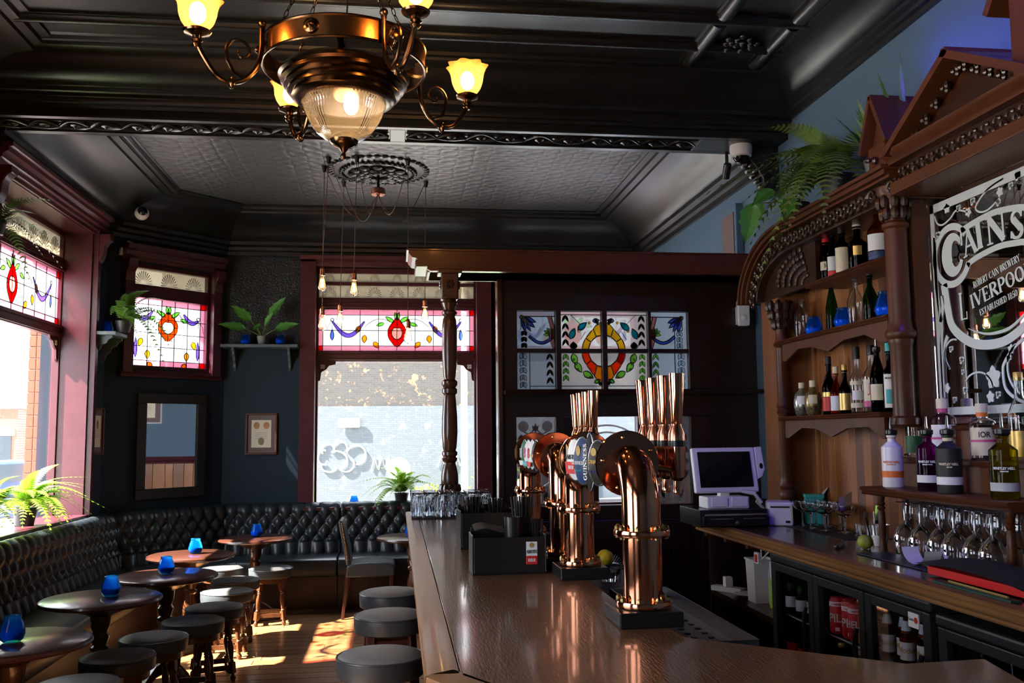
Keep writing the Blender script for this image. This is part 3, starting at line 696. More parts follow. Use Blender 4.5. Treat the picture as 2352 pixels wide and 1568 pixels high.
struct(B().box((-40,-12,-.3),(30,60,-.16)).obj('street_ground','pavement',smooth=False),'pale sunlit street outside the windows','ground')
ow = thing('street_wall','brick wall across the street with shade put into its colour, lower half painted paler','wall',(0,17,-.16),kind='structure')
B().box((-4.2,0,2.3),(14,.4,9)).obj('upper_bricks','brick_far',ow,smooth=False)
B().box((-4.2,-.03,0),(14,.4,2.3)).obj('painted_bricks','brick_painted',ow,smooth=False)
gr = B(); 
def loop(cx,cz,rx,rz,a0=0,a1=2*PI,n=20): gr.tube([(cx+rx*math.cos(a0+(a1-a0)*i/n),-.05,cz+rz*math.sin(a0+(a1-a0)*i/n)) for i in range(n+1)],.014,5)
loop(-1.22,1.50,.11,.12,-.3,3.6); loop(-1.0,1.53,.12,.13,-.4,3.3); loop(-.72,1.42,.17,.17,-1.6,2.6); loop(-1.08,1.32,.20,.17,-1.2,2.0); loop(-1.30,1.38,.10,.13,1.2,5.2); loop(-1.2,1.22,.14,.10,2.6,6); loop(-.9,1.26,.14,.14,-2.4,.8)
for k in range(3): gr.tube([(-.45+.13*k,-.05,1.15),(-.39+.13*k,-.05,1.38),(-.34+.13*k,-.05,1.18),(-.28+.13*k,-.05,1.36)],.011,5)
for k in range(3): gr.tube([(.75+.14*k,-.05,1.18),(.82+.14*k,-.05,1.40),(.88+.14*k,-.05,1.2)],.011,5)
gr.obj('graffiti_tag','graffiti',ow)
tag(B().box((-1.05,16.90,1.75),(-.66,16.94,1.92)).obj('name_plate','white_plastic',smooth=False,bevel=.02),'blank white plate fixed to the painted brick wall outside','sign')
t = thing('road_sign','round white road sign on a post outside the far window','sign',(.03,14.2,-.16))
B().lathe([(0,-.012),(.18,-.012),(.18,.012),(0,.012)],28).obj('sign_disc','white_plastic',t,m=T(0,0,1.25)@RX(PI/2)); B().lathe([(.025,0),(.025,1.1)],10).obj('sign_post','steel',t)
t = thing('street_lamp_post','slim pale lamp post across the street beyond the far window','lamp post',(1.02,14,-.16))
B().lathe([(.09,0),(.09,.4),(.055,.45),(.04,4.4)],14).obj('post','white_paint',t); B().tube([(0,0,4.3),(0,-.15,4.6),(0,-.6,4.7)],.03,8).obj('arm','white_paint',t); B().ball((0,-.75,4.68),.13,10,8,(.8,1.6,.5)).obj('lamp_head','steel',t)
def car(name,label,x,y,rz,mt):
    t=thing(name,label,'car',(x,y,-.16),rz)
    body=[(-2.0,.25),(-2.05,.55),(-1.95,.78),(-1.1,.9),(-.55,1.32),(.75,1.36),(1.35,.98),(1.95,.9),(2.05,.55),(2.0,.25)]
    B().prism(body,-.82,.82,).obj('body',mt,t,m=RX(PI/2),bevel=.06)
    B().prism([(-.95,.92),(-.5,1.26),(.7,1.29),(1.15,.98)],-.835,.835).obj('windows','car_glass',t,m=RX(PI/2))
    w0=B().lathe([(0,-.1),(.3,-.1),(.31,0),(.3,.1),(0,.1)],20).obj('wheel','black_matt',t,m=T(-1.3,-.75,.31)@RX(PI/2))
    for a,b_ in ((1.3,-.75),(-1.3,.75),(1.3,.75)): dup(w0,t,T(a,b_,.31)@RX(PI/2))
car('parked_car','silver car parked outside the far window',2.55,12.4,0,'car_paint')
car('parked_car','dark blue car parked outside the left street window',-7.6,19.6,.2,'car_dark')
def bush(name,label,x,y,h,n,seed):
    random.seed(seed); b=B()
    for k in range(n):
        a=random.random()*6.28; r_=random.random()**.5*h*.55; z=random.random()*h*(1-.35*r_/h); c=Vector((r_*math.cos(a),r_*math.sin(a)*.6,z))
        d=Vector((random.uniform(-1,1),random.uniform(-1,1),random.uniform(-.2,1))).normalized(); s_=d.orthogonal().normalized(); L_=.10
        b.add([c,c+d*L_*.5+s_*.03,c+d*L_,c+d*L_*.5-s_*.03],[(0,1,2,3)])
    t=thing(name,label,'shrub',(x,y,-.16)); b.obj('foliage','fern_green',t,smooth=False)
    s=B()
    for k in range(5): s.tube([(0,0,0),(.15*math.cos(k*1.3)*h,.08*math.sin(k*1.3),h*.7)],[.02,.006],5)
    s.obj('stems','stalk_green',t)
bush('street_shrub','leafy shrub outside against the painted brick wall, left of the lamp post',.75,16.2,1.0,500,3)
bush('street_shrub','taller leafy shrub outside beside the lamp post',2.1,16.3,1.35,500,4)
# brick pier and colonnette just outside the left window
t=thing('brick_pier','orange terracotta block pier just outside the left street window','pier',(-3.258,9.0,-.16))
B().box((-.072,-.14,0),(.076,.2,3.9)).obj('mortar_core','mortar',t,smooth=False)
bl=B().box((-.031,-.15,0),(.031,.15,.098)).obj('brick','terracotta',t,smooth=False,bevel=.003,m=T(-.046,-.005,.0))
for k in range(38):
    for s_,xx,w_ in ((0,-.046,1),(1,.034,1.4)):
        if k==0 and s_==0: continue
        dup(bl,t,T(xx,-.005,k*.104)@Matrix.Diagonal((w_,1,1,1)))
t=thing('stone_colonnette','pale stone colonnette with carved capital outside the left window','column',(-3.085,8.70,-.16))
B().lathe([(.06,0),(.06,.7),(.042,.75),(.04,2.2),(.05,2.22),(.042,2.25)],16).obj('shaft','stone_light',t)
c=B().lathe([(.042,2.25),(.05,2.3),(.065,2.42),(.075,2.46),(.075,2.52),(.06,2.53)],16).obj('capital','stone_light',t)
g=B()
for k in range(8): g.ball((.058*math.cos(k*PI/4),.058*math.sin(k*PI/4),2.38),.016,6,5,(1,1,1.8))
g.obj('carved_leaves','stone_light',c)
t=thing('garage_building','low red brick building with dark window across the side street','building',(-19,40,-.16))
B().box((-7,0,0),(3.6,8,3.0)).obj('walls','brick_red',t,smooth=False); B().box((-7.1,-.1,3.0),(3.7,8.1,3.15)).obj('coping','stone_light',t,smooth=False)
B().box((2.2,-.04,1.9),(3.5,.0,2.2)).obj('lintel','stone_light',t,smooth=False); B().box((2.3,-.03,.2),(3.4,.0,1.9)).obj('window','car_glass',t,smooth=False)

# ------------------------------------------------------------------ glazed partition, canopy and turned post
PY=6.4
pt=thing('bar_partition','dark wooden partition with stained and etched panes at the end of the bar','partition',(0,PY,0))
cols=[(.842,1.12),(1.158,1.455),(1.493,1.794),(1.817,2.093)]; rows=[(1.915,2.176),(2.204,2.475)]; low=[(.832,1.11),(1.165,1.808),(1.815,2.09)]
b=B(); 
b.box((.735,0,0),(2.6,.07,1.10)).box((.735,0,1.72),(2.6,.07,1.915)).box((.735,0,2.475),(2.6,.07,2.82))
xs=[.735]+[v for c in cols for v in c]+[2.6]
for i in range(0,len(xs),2): b.box((xs[i],0,1.915),(xs[i+1],.07,2.475))
for c in cols: b.box((c[0],.01,2.176),(c[1],.06,2.204))
xs=[.735]+[v for c in low for v in c]+[2.6]
for i in range(0,len(xs),2): b.box((xs[i],0,1.10),(xs[i+1],.07,1.72))
b.obj('frame','dark_wood',pt,smooth=False,bevel=.003)
b=B()
for z0,z1 in ((.1,.5),(.58,1.0)):
    for x0 in (.8,1.25,1.7,2.15):
        b.box((x0,-.012,z0),(x0+.36,0,z1))
b.obj('raised_panels','dark_wood',pt,smooth=False,bevel=.006)
B().box((.70,-.03,0),(.738,.10,2.70)).obj('end_post','post_wood',pt,bevel=.008)
B().strip([(0,0),(.13,.0),(.14,.012),(.13,.03),(0,.03)],(.74,0,1.875),(2.6,0,1.875),(0,-1,0),(0,0,1)).obj('shelf','dark_wood_x',pt,ang=50)
m=frame((0,.045,0),(1,0,0),(0,0,1))
lz=(rows[0][0]); 
def cl(P,x,g_,n,s_):   # hanging bell-flower chain
    pass
# upper stained panels: drawn as one design and cut by the glazing bars
def panel(c,r,kind,flip):
    x0,x1=cols[c]; z0,z1=rows[r]; P=Leaded(pt,m,'stained_panel'); P.pre='p_'; cx=(x0+x1)/2
    X=lambda t:(x0+(x1-x0)*(1-t if flip else t)); Z=lambda t:z0+(z1-z0)*t
    sg=-1 if flip else 1
    P.line([(x0,z0),(x1,z0),(x1,z1),(x0,z1),(x0,z0)],.004)
    return P,X,Z,sg
def chain(P,x,z0,z1,g_,n,w_=.028):
    h=(z1-z0)/n
    for k in range(n):
        zz=z1-k*h
        for s_ in (-1,1): P.piece(leafp(x,zz,-PI/2+s_*.45,h*.95,w_*.55,4),g_,'bell_leaf',r=.0025)
for flip in (False,True):
    oc,ic=(0,1) if not flip else (3,2)
    dk='g_grey' if not flip else 'g_smoke'  # left outer glass tinted darker to stand in for weaker backlight
    # outer, top
    P,X,Z,sg=panel(oc,1,0,flip); P.pane(*sorted((X(0),X(.0)))[:1],Z(0),X(1) if not flip else X(0),Z(1),dk) if False else P.pane(min(X(0),X(1)),Z(0),max(X(0),X(1)),Z(1),dk)
    P.line([(X(.12),Z(.5)),(X(.12),Z(.86)),(X(1),Z(.86))],.004)
    for k in range(4): P.piece(leafp(X(.15),Z(.84),(-.35-.33*k) if not flip else PI+.35+.33*k,.125-.012*abs(k-1.5),.034),'g_blue','petal')
    P.piece(ell(X(.14),Z(.84),.014,.014,0,2*PI,8)[:-1],'g_yellow','flower_eye')
    P.piece(ribbon([(X(.33+.6*t),Z(.34-.16*math.sin(PI*t)-.04*t)) for t in [i/8 for i in range(9)]],.018),'g_blue','swag')
    P.piece(ribbon([(X(.86),Z(.86)),(X(.93),Z(.6)),(X(.93),Z(.2)),(X(.99),Z(.02))],.028),'g_palerose','stem')
    for k in range(5): P.piece(leafp(X(.88),Z(.40),PI/2+(k-2)*.6+sg*.5,.05,.024),'g_lime','leaf',r=.0025)
    P.piece(ell(X(.92),Z(.36),.022,.022,0,2*PI,10)[:-1],'g_red','berry')
    if flip: P.line([(X(.33),Z(0)),(X(.33),Z(.5)),(X(.12),Z(.5))],.004)
    chain(P,X(.2),Z(0),Z(.48),'g_smoke' if flip else 'g_dark',3,.05)
    P.done()
    # outer, bottom
    P,X,Z,sg=panel(oc,0,0,flip); P.pane(min(X(0),X(1)),Z(0),max(X(0),X(1)),Z(1),dk)
    chain(P,X(.17),Z(.02),Z(.99),'g_smoke',5,.055); P.line([(X(.34),Z(0)),(X(.34),Z(1))],.004); P.line([(X(.34),Z(.09)),(X(1),Z(.09))],.004)
    chain(P,X(.86),Z(.12),Z(.98),'g_dark' if not flip else 'g_lime',4,.03); P.done()
    # inner, top
    P,X,Z,sg=panel(ic,1,0,flip); P.pane(min(X(0),X(1)),Z(0),max(X(0),X(1)),Z(1),'g_white')
    CXr=1.474
    for a0,a1,gg in ((0,.55,'g_yellow'),(.55,1.05,'g_yellow'),(1.05,1.55,'g_amber')):
        pass
    ring=lambda r_,a:(CXr-sg*r_*math.cos(a)*1.0, 2.19+r_*1.02*math.sin(a)+(.055*max(0,math.sin(a))**9 if r_>.12 else 0))
    for a0,a1,gg in ((.08,.6,'g_yellow'),(.6,1.08,'g_yellow'),(1.08,1.42,'g_yellow')):
        A=[a0+(a1-a0)*i/5 for i in range(6)]; P.piece([ring(.158,a) for a in A]+[ring(.112,a) for a in A[::-1]],gg,'ring_piece')
    P.line([(X(0),Z(.91)),(X(1),Z(.91))],.004)
    for (fx,fz,an) in ((.55,.58,.7),(.36,.34,1.15)): P.piece(leafp(X(fx)-sg*.035,Z(fz)-.02,an if not flip else PI-an,.085,.042),'g_teal','bell_flower'); 
    for (fx,fz) in ((.72,.70),(.46,.48)): P.piece(ell(X(fx),Z(fz),.009,.009,0,2*PI,6)[:-1],'g_yellow','bud',r=.0025)
    P.piece(leafp(X(.80),Z(.75),(.1 if not flip else PI-.1),.05,.03),'g_blue','bow'); P.piece(leafp(X(.86),Z(.80),(-1.0 if not flip else PI+1.0),.05,.02),'g_dark','bow')
    chain(P,X(.13),Z(.05),Z(.9),'g_dark',4,.03); P.piece(leafp(X(.32),Z(.0),PI/2,.05,.05),'g_dark','bud')
    P.line([(X(.27),Z(.9)),(X(.50),Z(.66))],.0025); P.line([(X(.5),Z(.25)),(X(.62),Z(.45))],.0025); P.done()
    # inner, bottom
    P,X,Z,sg=panel(ic,0,0,flip); P.pane(min(X(0),X(1)),Z(0),max(X(0),X(1)),Z(1),'g_white')
    rb=lambda r_,a:(CXr-sg*r_*math.cos(a), 2.19-r_*1.02*math.sin(a)-(.075*max(0,math.sin(a))**7 if r_>.12 else -.0))
    for a0,a1,gg in ((.10,.62,'g_red' if flip else 'g_orange'),(.62,1.1,'g_orange'),(1.1,1.46,'g_amber')):
        A=[a0+(a1-a0)*i/5 for i in range(6)]; P.piece([rb(.160,a) for a in A]+[rb(.112,a) for a in A[::-1]],gg,'ring_piece')
    P.line([(X(0),Z(.09)),(X(1),Z(.09))],.004)
    for (fx,fz,an) in ((.30,.98,-1.25),(.36,.74,-1.0),(.55,.48,-.55)): P.piece(leafp(X(fx),Z(fz),an if not flip else PI-an,.085,.045),'g_lime','bell_flower')
    P.piece(leafp(X(.82),Z(.18),2.6 if flip else .5,.05,.026),'g_green','leaf')
    for (fx,fz) in ((.33,.82),(.42,.55),(.72,.33)): P.piece(ell(X(fx),Z(fz),.008,.008,0,2*PI,6)[:-1],'g_yellow','bud',r=.0025)
    chain(P,X(.13),Z(.2),Z(.97),'g_green',4,.035); P.piece(leafp(X(.92),Z(.16),0 if not flip else PI,.03,.02),'g_dark','foot'); P.done()
# lower etched panes
def etched_pane(x0,x1,right):
    o=B().box((x0,1.10,-.002),(x1,1.72,.002)).obj('etched_pane','etched_ground',pt,smooth=False,m=m)
    e=B(); xc=(x0+x1)/2
    E=lambda poly:e.prism(poly,.0025,.004)
    for s_ in (-1,1):
        E(ell(xc+s_*.085,1.655,.038,.038,0,2*PI,16)[:-1])
        E(ribbon([(xc+s_*.085,1.62),(xc+s_*.05,1.60),(xc+s_*.02,1.62),(xc,1.66)],.012))
        for k in range(4): E(leafp(xc+s_*.10,1.60-.085*k,-PI/2,.075,.04)); E(leafp(xc+s_*.10,1.595-.085*k,-PI/2+.5,.06,.02)); E(leafp(xc+s_*.10,1.595-.085*k,-PI/2-.5,.06,.02))
        E(leafp(xc+s_*.02,1.12,PI/2-s_*.5,.14,.06)); E(leafp(xc+s_*.08,1.20,-PI/2-s_*.2,.09,.04))
    E([(xc-.012,1.45),(xc+.012,1.45),(xc+.006,1.64),(xc-.006,1.64)]); E(leafp(xc,1.62,PI/2-.5,.05,.02)); E(leafp(xc,1.62,PI/2+.5,.05,.02)); E(leafp(xc,1.62,PI/2,.06,.025))
    E(ell(xc,1.33,.118,.10,0,2*PI,28)[:-1])
    e.obj('etched_flowers','etched_glass',o)
    if right: stext('THE',.062,'lettering','black_matt',o,T(xc-.0,1.345,.006)@Matrix.Diagonal((-1,1,1,1)),.0015,sx=.95)
etched_pane(*low[0],False); etched_pane(*low[2],True)
B().box((low[1][0],1.10,-.002),(low[1][1],1.72,.002)).obj('clear_pane','clear_pane',pt,smooth=False,m=m)
o=B(); xc=(low[1][0]+low[1][1])/2
for r_ in (.30,.25): o.tube([(xc+r_*math.cos(PI*i/24)*1.0,1.36+r_*math.sin(PI*i/24),.003) for i in range(25)],.009,4)
o.obj('etched_arc','etched_glass',pt,m=m)
# small things on the partition
tag(B().box((2.30,PY-.02,1.42),(2.315,PY-.001,1.43)).tube([(2.31,PY-.02,1.44),(2.31,PY-.03,1.50),(2.26,PY-.03,1.45)],.004,5).tube([(2.31,PY-.03,1.50),(2.37,PY-.03,1.44)],.004,5).obj('wall_hook','steel'),'small bent wire hook on the dark partition above the till','hook')
t=thing('motion_sensor','white wall mounted motion sensor at the corner of the carved shelves','sensor',(2.47,6.30,2.36))
B().prism([(-.04,0),(.04,0),(.045,.03),(.045,.17),(.035,.2),(-.035,.2),(-.045,.17),(-.045,.03)],-.02,.02).obj('case','white_plastic',t,m=RX(PI/2),bevel=.008); B().ball((0,-.018,.06),.024,10,8,(1,.5,1)).obj('lens','label_white',t)
B().box((-.02,.0,.02),(.02,.10,.15)).obj('mount','white_plastic',t)
t=thing('safety_notice','small red and white fire notice on the dark wall behind the bar','notice',(1.934,PY-.004,.72))
B().box((-.045,-.003,-.10),(.045,.003,.10)).obj('card','cream_paper',t,smooth=False); B().box((-.035,-.006,.02),(.035,-.003,.08)).obj('red_square','label_red',t,smooth=False); B().box((-.02,-.008,.03),(-.008,-.005,.07)).box((.0,-.008,.03),(.02,-.005,.05)).obj('pictogram','label_white',t,smooth=False); B().box((-.035,-.006,-.09),(.035,-.003,.0)).obj('green_text','label_green',t,smooth=False)
# canopy beam
cp=thing('bar_canopy','reddish wooden canopy beam over the bar end and partition','beam',(0,6.27,2.69))
B().box((.20,-.16,0),(2.6,.2,.03)).box((.12,-.2,.03),(2.6,.2,.075)).obj('lower_moulding','canopy_wood',cp,bevel=.008)
B().prism([(.22,0),(.2,.012),(.2,.03),(.155,.04),(.14,.06),(.13,.085),(.10,.09),(.075,.12),(.075,.14),(2.6,.14),(2.6,0)],-.2,.21).obj('fascia','canopy_wood',cp,m=RX(PI/2)@T(0,0,-.005))
B().box((.06,-.215,.135),(2.6,.215,.15)).obj('top_board','canopy_wood',cp,bevel=.004)
ps=thing('turned_post','turned dark wooden post standing on the far end of the bar','post',(.345,6.05,1.10))
B().cbox((0,0,1.49),(.115,.115,.2)).obj('capital_block','post_wood',ps,bevel=.01)
B().cbox((0,0,1.575),(.16,.16,.03)).obj('abacus','post_wood',ps,bevel=.006)
pr=[(.055,0),(.055,.04),(.062,.06),(.05,.12),(.045,.14),(.048,.16),(.056,.19),(.056,.24),(.046,.29),(.036,.32),(.048,.335),(.05,.35),(.04,.36),(.05,.37),(.05,.39),(.04,.4),(.046,.42),(.052,.52),(.05,.62),(.042,.73),(.038,.76),(.05,.775),(.05,.80),(.04,.81),(.052,.83),(.052,.85),(.036,.865),(.04,.885),(.046,.95),(.05,1.05),(.05,1.2),(.044,1.26),(.036,1.28),(.05,1.295),(.05,1.31),(.034,1.325),(.046,1.35),(.052,1.37),(.044,1.39),(.05,1.40)]
B().lathe(pr,28).obj('shaft','post_wood',ps)
g=B()
for k in range(12): g.ball((.058*math.cos(k*PI/6),.058*math.sin(k*PI/6),.15),.018,6,5,(1,1,2))
for s_ in ((0,-1),(-1,0),(1,0)): 
    for q in range(6): g.ball((s_[0]*.058+(.02*math.cos(q*1.05) if s_[1] else 0),s_[1]*.058+(.02*math.cos(q*1.05) if s_[0] else 0),1.49+.02*math.sin(q*1.05)),.012,6,5)
g.obj('carved_leaves','carved_wood',ps)
# ------------------------------------------------------------------ bar counter
bc=thing('bar_counter','long polished brown wooden bar counter','bar counter',(0,0,0))
top=[(.135,6.17),(.135,1.98),(.48,1.40),(1.20,1.40),(1.25,1.76),(1.29,1.943),(1.096,1.931),(.713,2.253),(.66,2.78),(.66,6.17)]
B().prism(top,1.06,1.10).obj('counter_top','bar_top',bc,bevel=.006)
eb=[(0,0),(.0,.012),(-.008,.02),(-.004,.032),(-.012,.045),(-.01,.058),(.0,.062),(.061,.062),(.061,0)]
B().strip([(x,z) for x,z in eb],(.072,6.19,1.038),(.072,2.0,1.038),(1,0,0),(0,0,1)).obj('edge_board','bar_edge',bc,ang=50)
d=Vector((.405,-.60,0)).normalized(); u=Vector((-d.y,d.x,0))
B().strip([(-x+.0,z) for x,z in eb],(.072,2.0,1.038),(.43,1.37,1.038),(-u.x,-u.y,0),(0,0,1)).obj('edge_board','bar_edge',bc,ang=50)
front=[(.20,6.15),(.20,2.05),(.55,1.5),(1.15,1.5),(1.18,1.85),(1.02,1.85),(.63,2.2),(.60,2.75),(.60,6.15)]
B().prism(front,.0,1.06).obj('carcass','dark_wood',bc,smooth=False)
for k in range(9):
    y0=2.2+k*.44
    B().box((.185,y0,.18),(.2,y0+.37,.9)).obj('front_panel','dark_wood',bc,smooth=False,bevel=.006)
# ------------------------------------------------------------------ beer fonts
def copper_col(b,x,y,z0,z1,r): b.lathe([(r,z0),(r,z1)],32,(x,y,0))
def flange(t,m,r,bolts=8):
    o=B().lathe([(r*.8,-.006),(r*1.42,-.006),(r*1.45,-.002),(r*1.45,.008),(r*1.42,.012),(r*1.02,.012)],32).obj('flange','copper',t,m=m)
    for k in range(bolts):
        a=2*PI*(k+.5)/bolts
        B().lathe([(0,-.012),(.006,-.012),(.006,.012),(.0085,.012),(.0085,.018),(.005,.024),(0,.026)],6,(r*1.25*math.cos(a),r*1.25*math.sin(a),0)).obj('bolt','brass',o)
    return o
def font(name,label,p1,p2,badges,taps,turn=.4):
    x,y0=p1; y1=p2[1]; R=.052; ZT=1.515; RB=.115
    t=thing(name,label,'beer font',(x,y0,1.10))
    px=p2[0]-x; L=y1-y0
    for k,(ax,ay) in enumerate(((0,0),(px,L))):
        B().box((ax-.085,ay-.085,0),(ax+.085,ay+.10,.04)).obj('plinth','black_plastic',t,smooth=False,bevel=.004)
        b=B(); b.lathe([(R,.04),(R,.225)],36,(ax,ay,0)); b.obj('lower_pipe','copper',t)
        flange(t,T(ax,ay,.047),R); flange(t,T(ax,ay,.232),R)
        s_=1 if k==0 else -1
        arc=[(ax,ay,.235)]+[(ax,ay+s_*(RB-RB*math.cos(a)),ZT-1.10-RB+RB*math.sin(a)) for a in [PI/2*i/14 for i in range(15)]]+[(ax,ay+s_*(RB+.02),ZT-1.10)]
        B().tube(arc,R,32).obj('elbow','copper',t)
        o=B().lathe([(R*.9,-.004),(R*1.75,-.004),(R*1.8,0),(R*1.75,.005),(R*.9,.005)],36).obj('wall_flange','copper',t,m=T(ax,ay+s_*(RB+.025),ZT-1.10)@RX(PI/2))
        for q in range(5):
            a=2*PI*q/5+.5; B().ball((R*1.45*math.cos(a),R*1.45*math.sin(a),.006 if s_>0 else -.006),.006,8,6).obj('bolt','brass',o)
    B().tube([(0,RB+.03,ZT-1.10),(px,L-RB-.03,ZT-1.10)],R*1.05,36).obj('cross_tube','copper_dull',t)
    B().tube([(-.004,RB+.06,ZT-1.10),(px-.004,L-RB-.06,ZT-1.10)],R*1.07,36).obj('badge_sleeve','black_plastic',t)
    for k in range(taps):
        yy=RB+.085+.115*k; zz=ZT-1.10
        tp=B().tube([(R*.9,yy,zz-.01),(.155,yy,zz-.025)],.011,14).obj('tap_shank','copper',t)
        B().lathe([(.012,-.095),(.014,-.085),(.012,-.078),(.012,-.055),(.022,-.045),(.026,-.01),(.025,.045)],20,(.165,yy,zz)).obj('tap_body','copper',tp)
        B().lathe([(.0255,.045),(.0255,.063)],20,(.165,yy,zz)).obj('black_ring','black_plastic',tp)
        B().lathe([(.025,.063),(.024,.085),(.016,.105),(.015,.112)],20,(.165,yy,zz)).obj('collar','copper_dull',tp)
        B().lathe([(.015,.112),(.0165,.12),(.023,.255),(.0225,.262),(0,.262)],20,(.165,yy,zz)).obj('tap_handle','copper',tp,m=T(.165,yy,zz)@RX(-.05*k+.06)@T(-.165,-yy,-zz))
    for k,bd in enumerate(badges):
        yy=RB+.10+.115*k
        mm=T(-R-.018,yy,ZT-1.10)@RZ(turn)@frame((0,0,0),(0,-1,0),(0,0,1))       # lens faces the customer side
        rx_,rz_=bd[0]
        lens=[(0,.016),(.45,.014),(.75,.009),(.95,.002),(1,0),(.96,-.006),(0,-.006)]
        o=B().lathe([(a,h) for a,h in lens][::-1],28,m=mm@Matrix.Diagonal((rx_,rz_,1,1))).obj('badge',bd[1],t)
        B().lathe([(.96,.0),(1.06,-.001),(1.06,-.008),(.9,-.008)],28,m=mm@Matrix.Diagonal((rx_,rz_,1,1))).obj('badge_rim','steel',o)
        B().tube([(-R*.7,yy,ZT-1.10),(-R-.012,yy,ZT-1.10)],.014,10).obj('badge_stem','black_plastic',o)
        for (kind,*a) in bd[2]:
            if kind=='t':  stext(a[0].upper(),a[1]*.8,'lettering',a[3],o,mm@T(0,a[2],.0165)@(RZ(a[4]) if len(a)>4 else Matrix()),.001,sx=.85,wt=1.2) if a[0].isupper() and a[0] not in '8' else text(a[0],a[1],'lettering',a[3],o,mm@T(0,a[2],.0165)@(RZ(a[4]) if len(a)>4 else Matrix()),.001,bold=.0005,sx=.9)
            elif kind=='e': B().prism(ell(0,a[0],a[1],a[2],0,2*PI,20)[:-1],.0135,.0155).obj('print',a[3],o,smooth=False,m=mm)
            elif kind=='band': 
                zz0,zz1=a[0],a[1]; w0=rx_*math.sqrt(max(0,1-(zz0/rz_)**2))*.9; w1=rx_*math.sqrt(max(0,1-(zz1/rz_)**2))*.9
                B().prism([(-w0,zz0),(w0,zz0),(w1,zz1),(-w1,zz1)],.0125,.0158).obj('print',a[2],o,smooth=False,m=mm)
    return t
bA=[((.048,.064),'label_black',[('t','copper',.020,.005,'label_gold'),('t','HOP HOUSE',.010,-.025,'violet_mat'),('e',.032,.014,.012,'label_gold')]),
    ((.022,.085),'label_black',[('t','GUINNESS',.022,0,'label_white',PI/2)]),
    ((.046,.072),'label_blue',[('t','GUINNESS',.014,-.006,'label_white'),('t','EXTRA COLD',.007,-.03,'label_teal'),('e',.032,.012,.016,'label_gold')]),
    ((.044,.066),'label_white',[('t','AMSTEL',.019,.010,'label_black'),('band',-.045,-.006,'label_red'),('t','BIER',.014,-.024,'label_white')]),
    ((.046,.066),'label_cream',[('e',0,.036,.052,'label_gold'),('e',0,.030,.045,'label_cream'),('t','STRONGBOW',.010,0,'label_black',PI/2)])]
bB=[((.044,.060),'label_black',[('t','copper',.018,.0,'label_gold'),('t','IPA',.010,-.025,'label_white')]),
    ((.044,.060),'label_white',[('t','8',.06,.004,'label_red'),('band',-.05,-.03,'label_red')]),
    ((.044,.060),'label_white',[('t','8',.06,.004,'label_pink'),('band',-.05,-.03,'label_teal')]),
    ((.044,.060),'label_green',[('t','H',.05,.004,'label_white'),('band',-.05,-.03,'label_white')])]
font('beer_font','copper pipe beer font nearest the viewer with tall tap handles',(.655,2.448),(.645,3.255),bA,4)
font('beer_font','copper pipe beer font farther along the bar behind the drinks caddies',(.635,3.52),(.63,4.36),bB,4,.15)
# drip trays and odds on the staff side
t=thing('drip_tray','steel drip tray with dark perforated grid behind the near beer font','drip tray',(.83,2.75,1.02))
B().box((-.10,-.42,0),(.10,.42,.008)).obj('tray_base','pot_grey',t,smooth=False)
for a in ((-.10,-.42,-.096,.42),(.096,-.42,.10,.42),(-.10,-.42,.10,-.416),(-.10,.416,.10,.42)): B().box((a[0],a[1],0),(a[2],a[3],.05)).obj('rim','steel',t,smooth=False)
g=B()
for k in range(13):
    for j in range(3): g.box((-.06+j*.05,-.38+k*.06,.008),(-.045+j*.05,-.365+k*.06,.011))
g.obj('drain_slots','black_matt',t,smooth=False)
tag(B().box((.70,3.15,1.035),(.92,3.75,1.05)).obj('bar_mat','violet_mat',bevel=.005),'dark violet rubber mat beside the beer fonts','mat')
B().box((.66,2.3,1.0),(.95,4.2,1.02)).obj('work_ledge','black_matt',bc,smooth=False)
t=thing('lemon_squeezer','yellow and clear plastic squeezer behind the beer font','squeezer',(.80,3.45,1.05))
B().lathe([(0,0),(.035,0),(.042,.03),(.04,.06),(.03,.065)],20).obj('cup','clear_bottle',t); B().ball((-.02,0,.085),.032,14,10).obj('dome','lemon_yellow',t)
g=B()
for k in range(9): g.tube([(.05*math.cos(-.2+k*.2),0,.05+.05*math.sin(-.2+k*.2)),(.0,0,.05)],.0015,4)
g.obj('wire_strainer','steel',t)
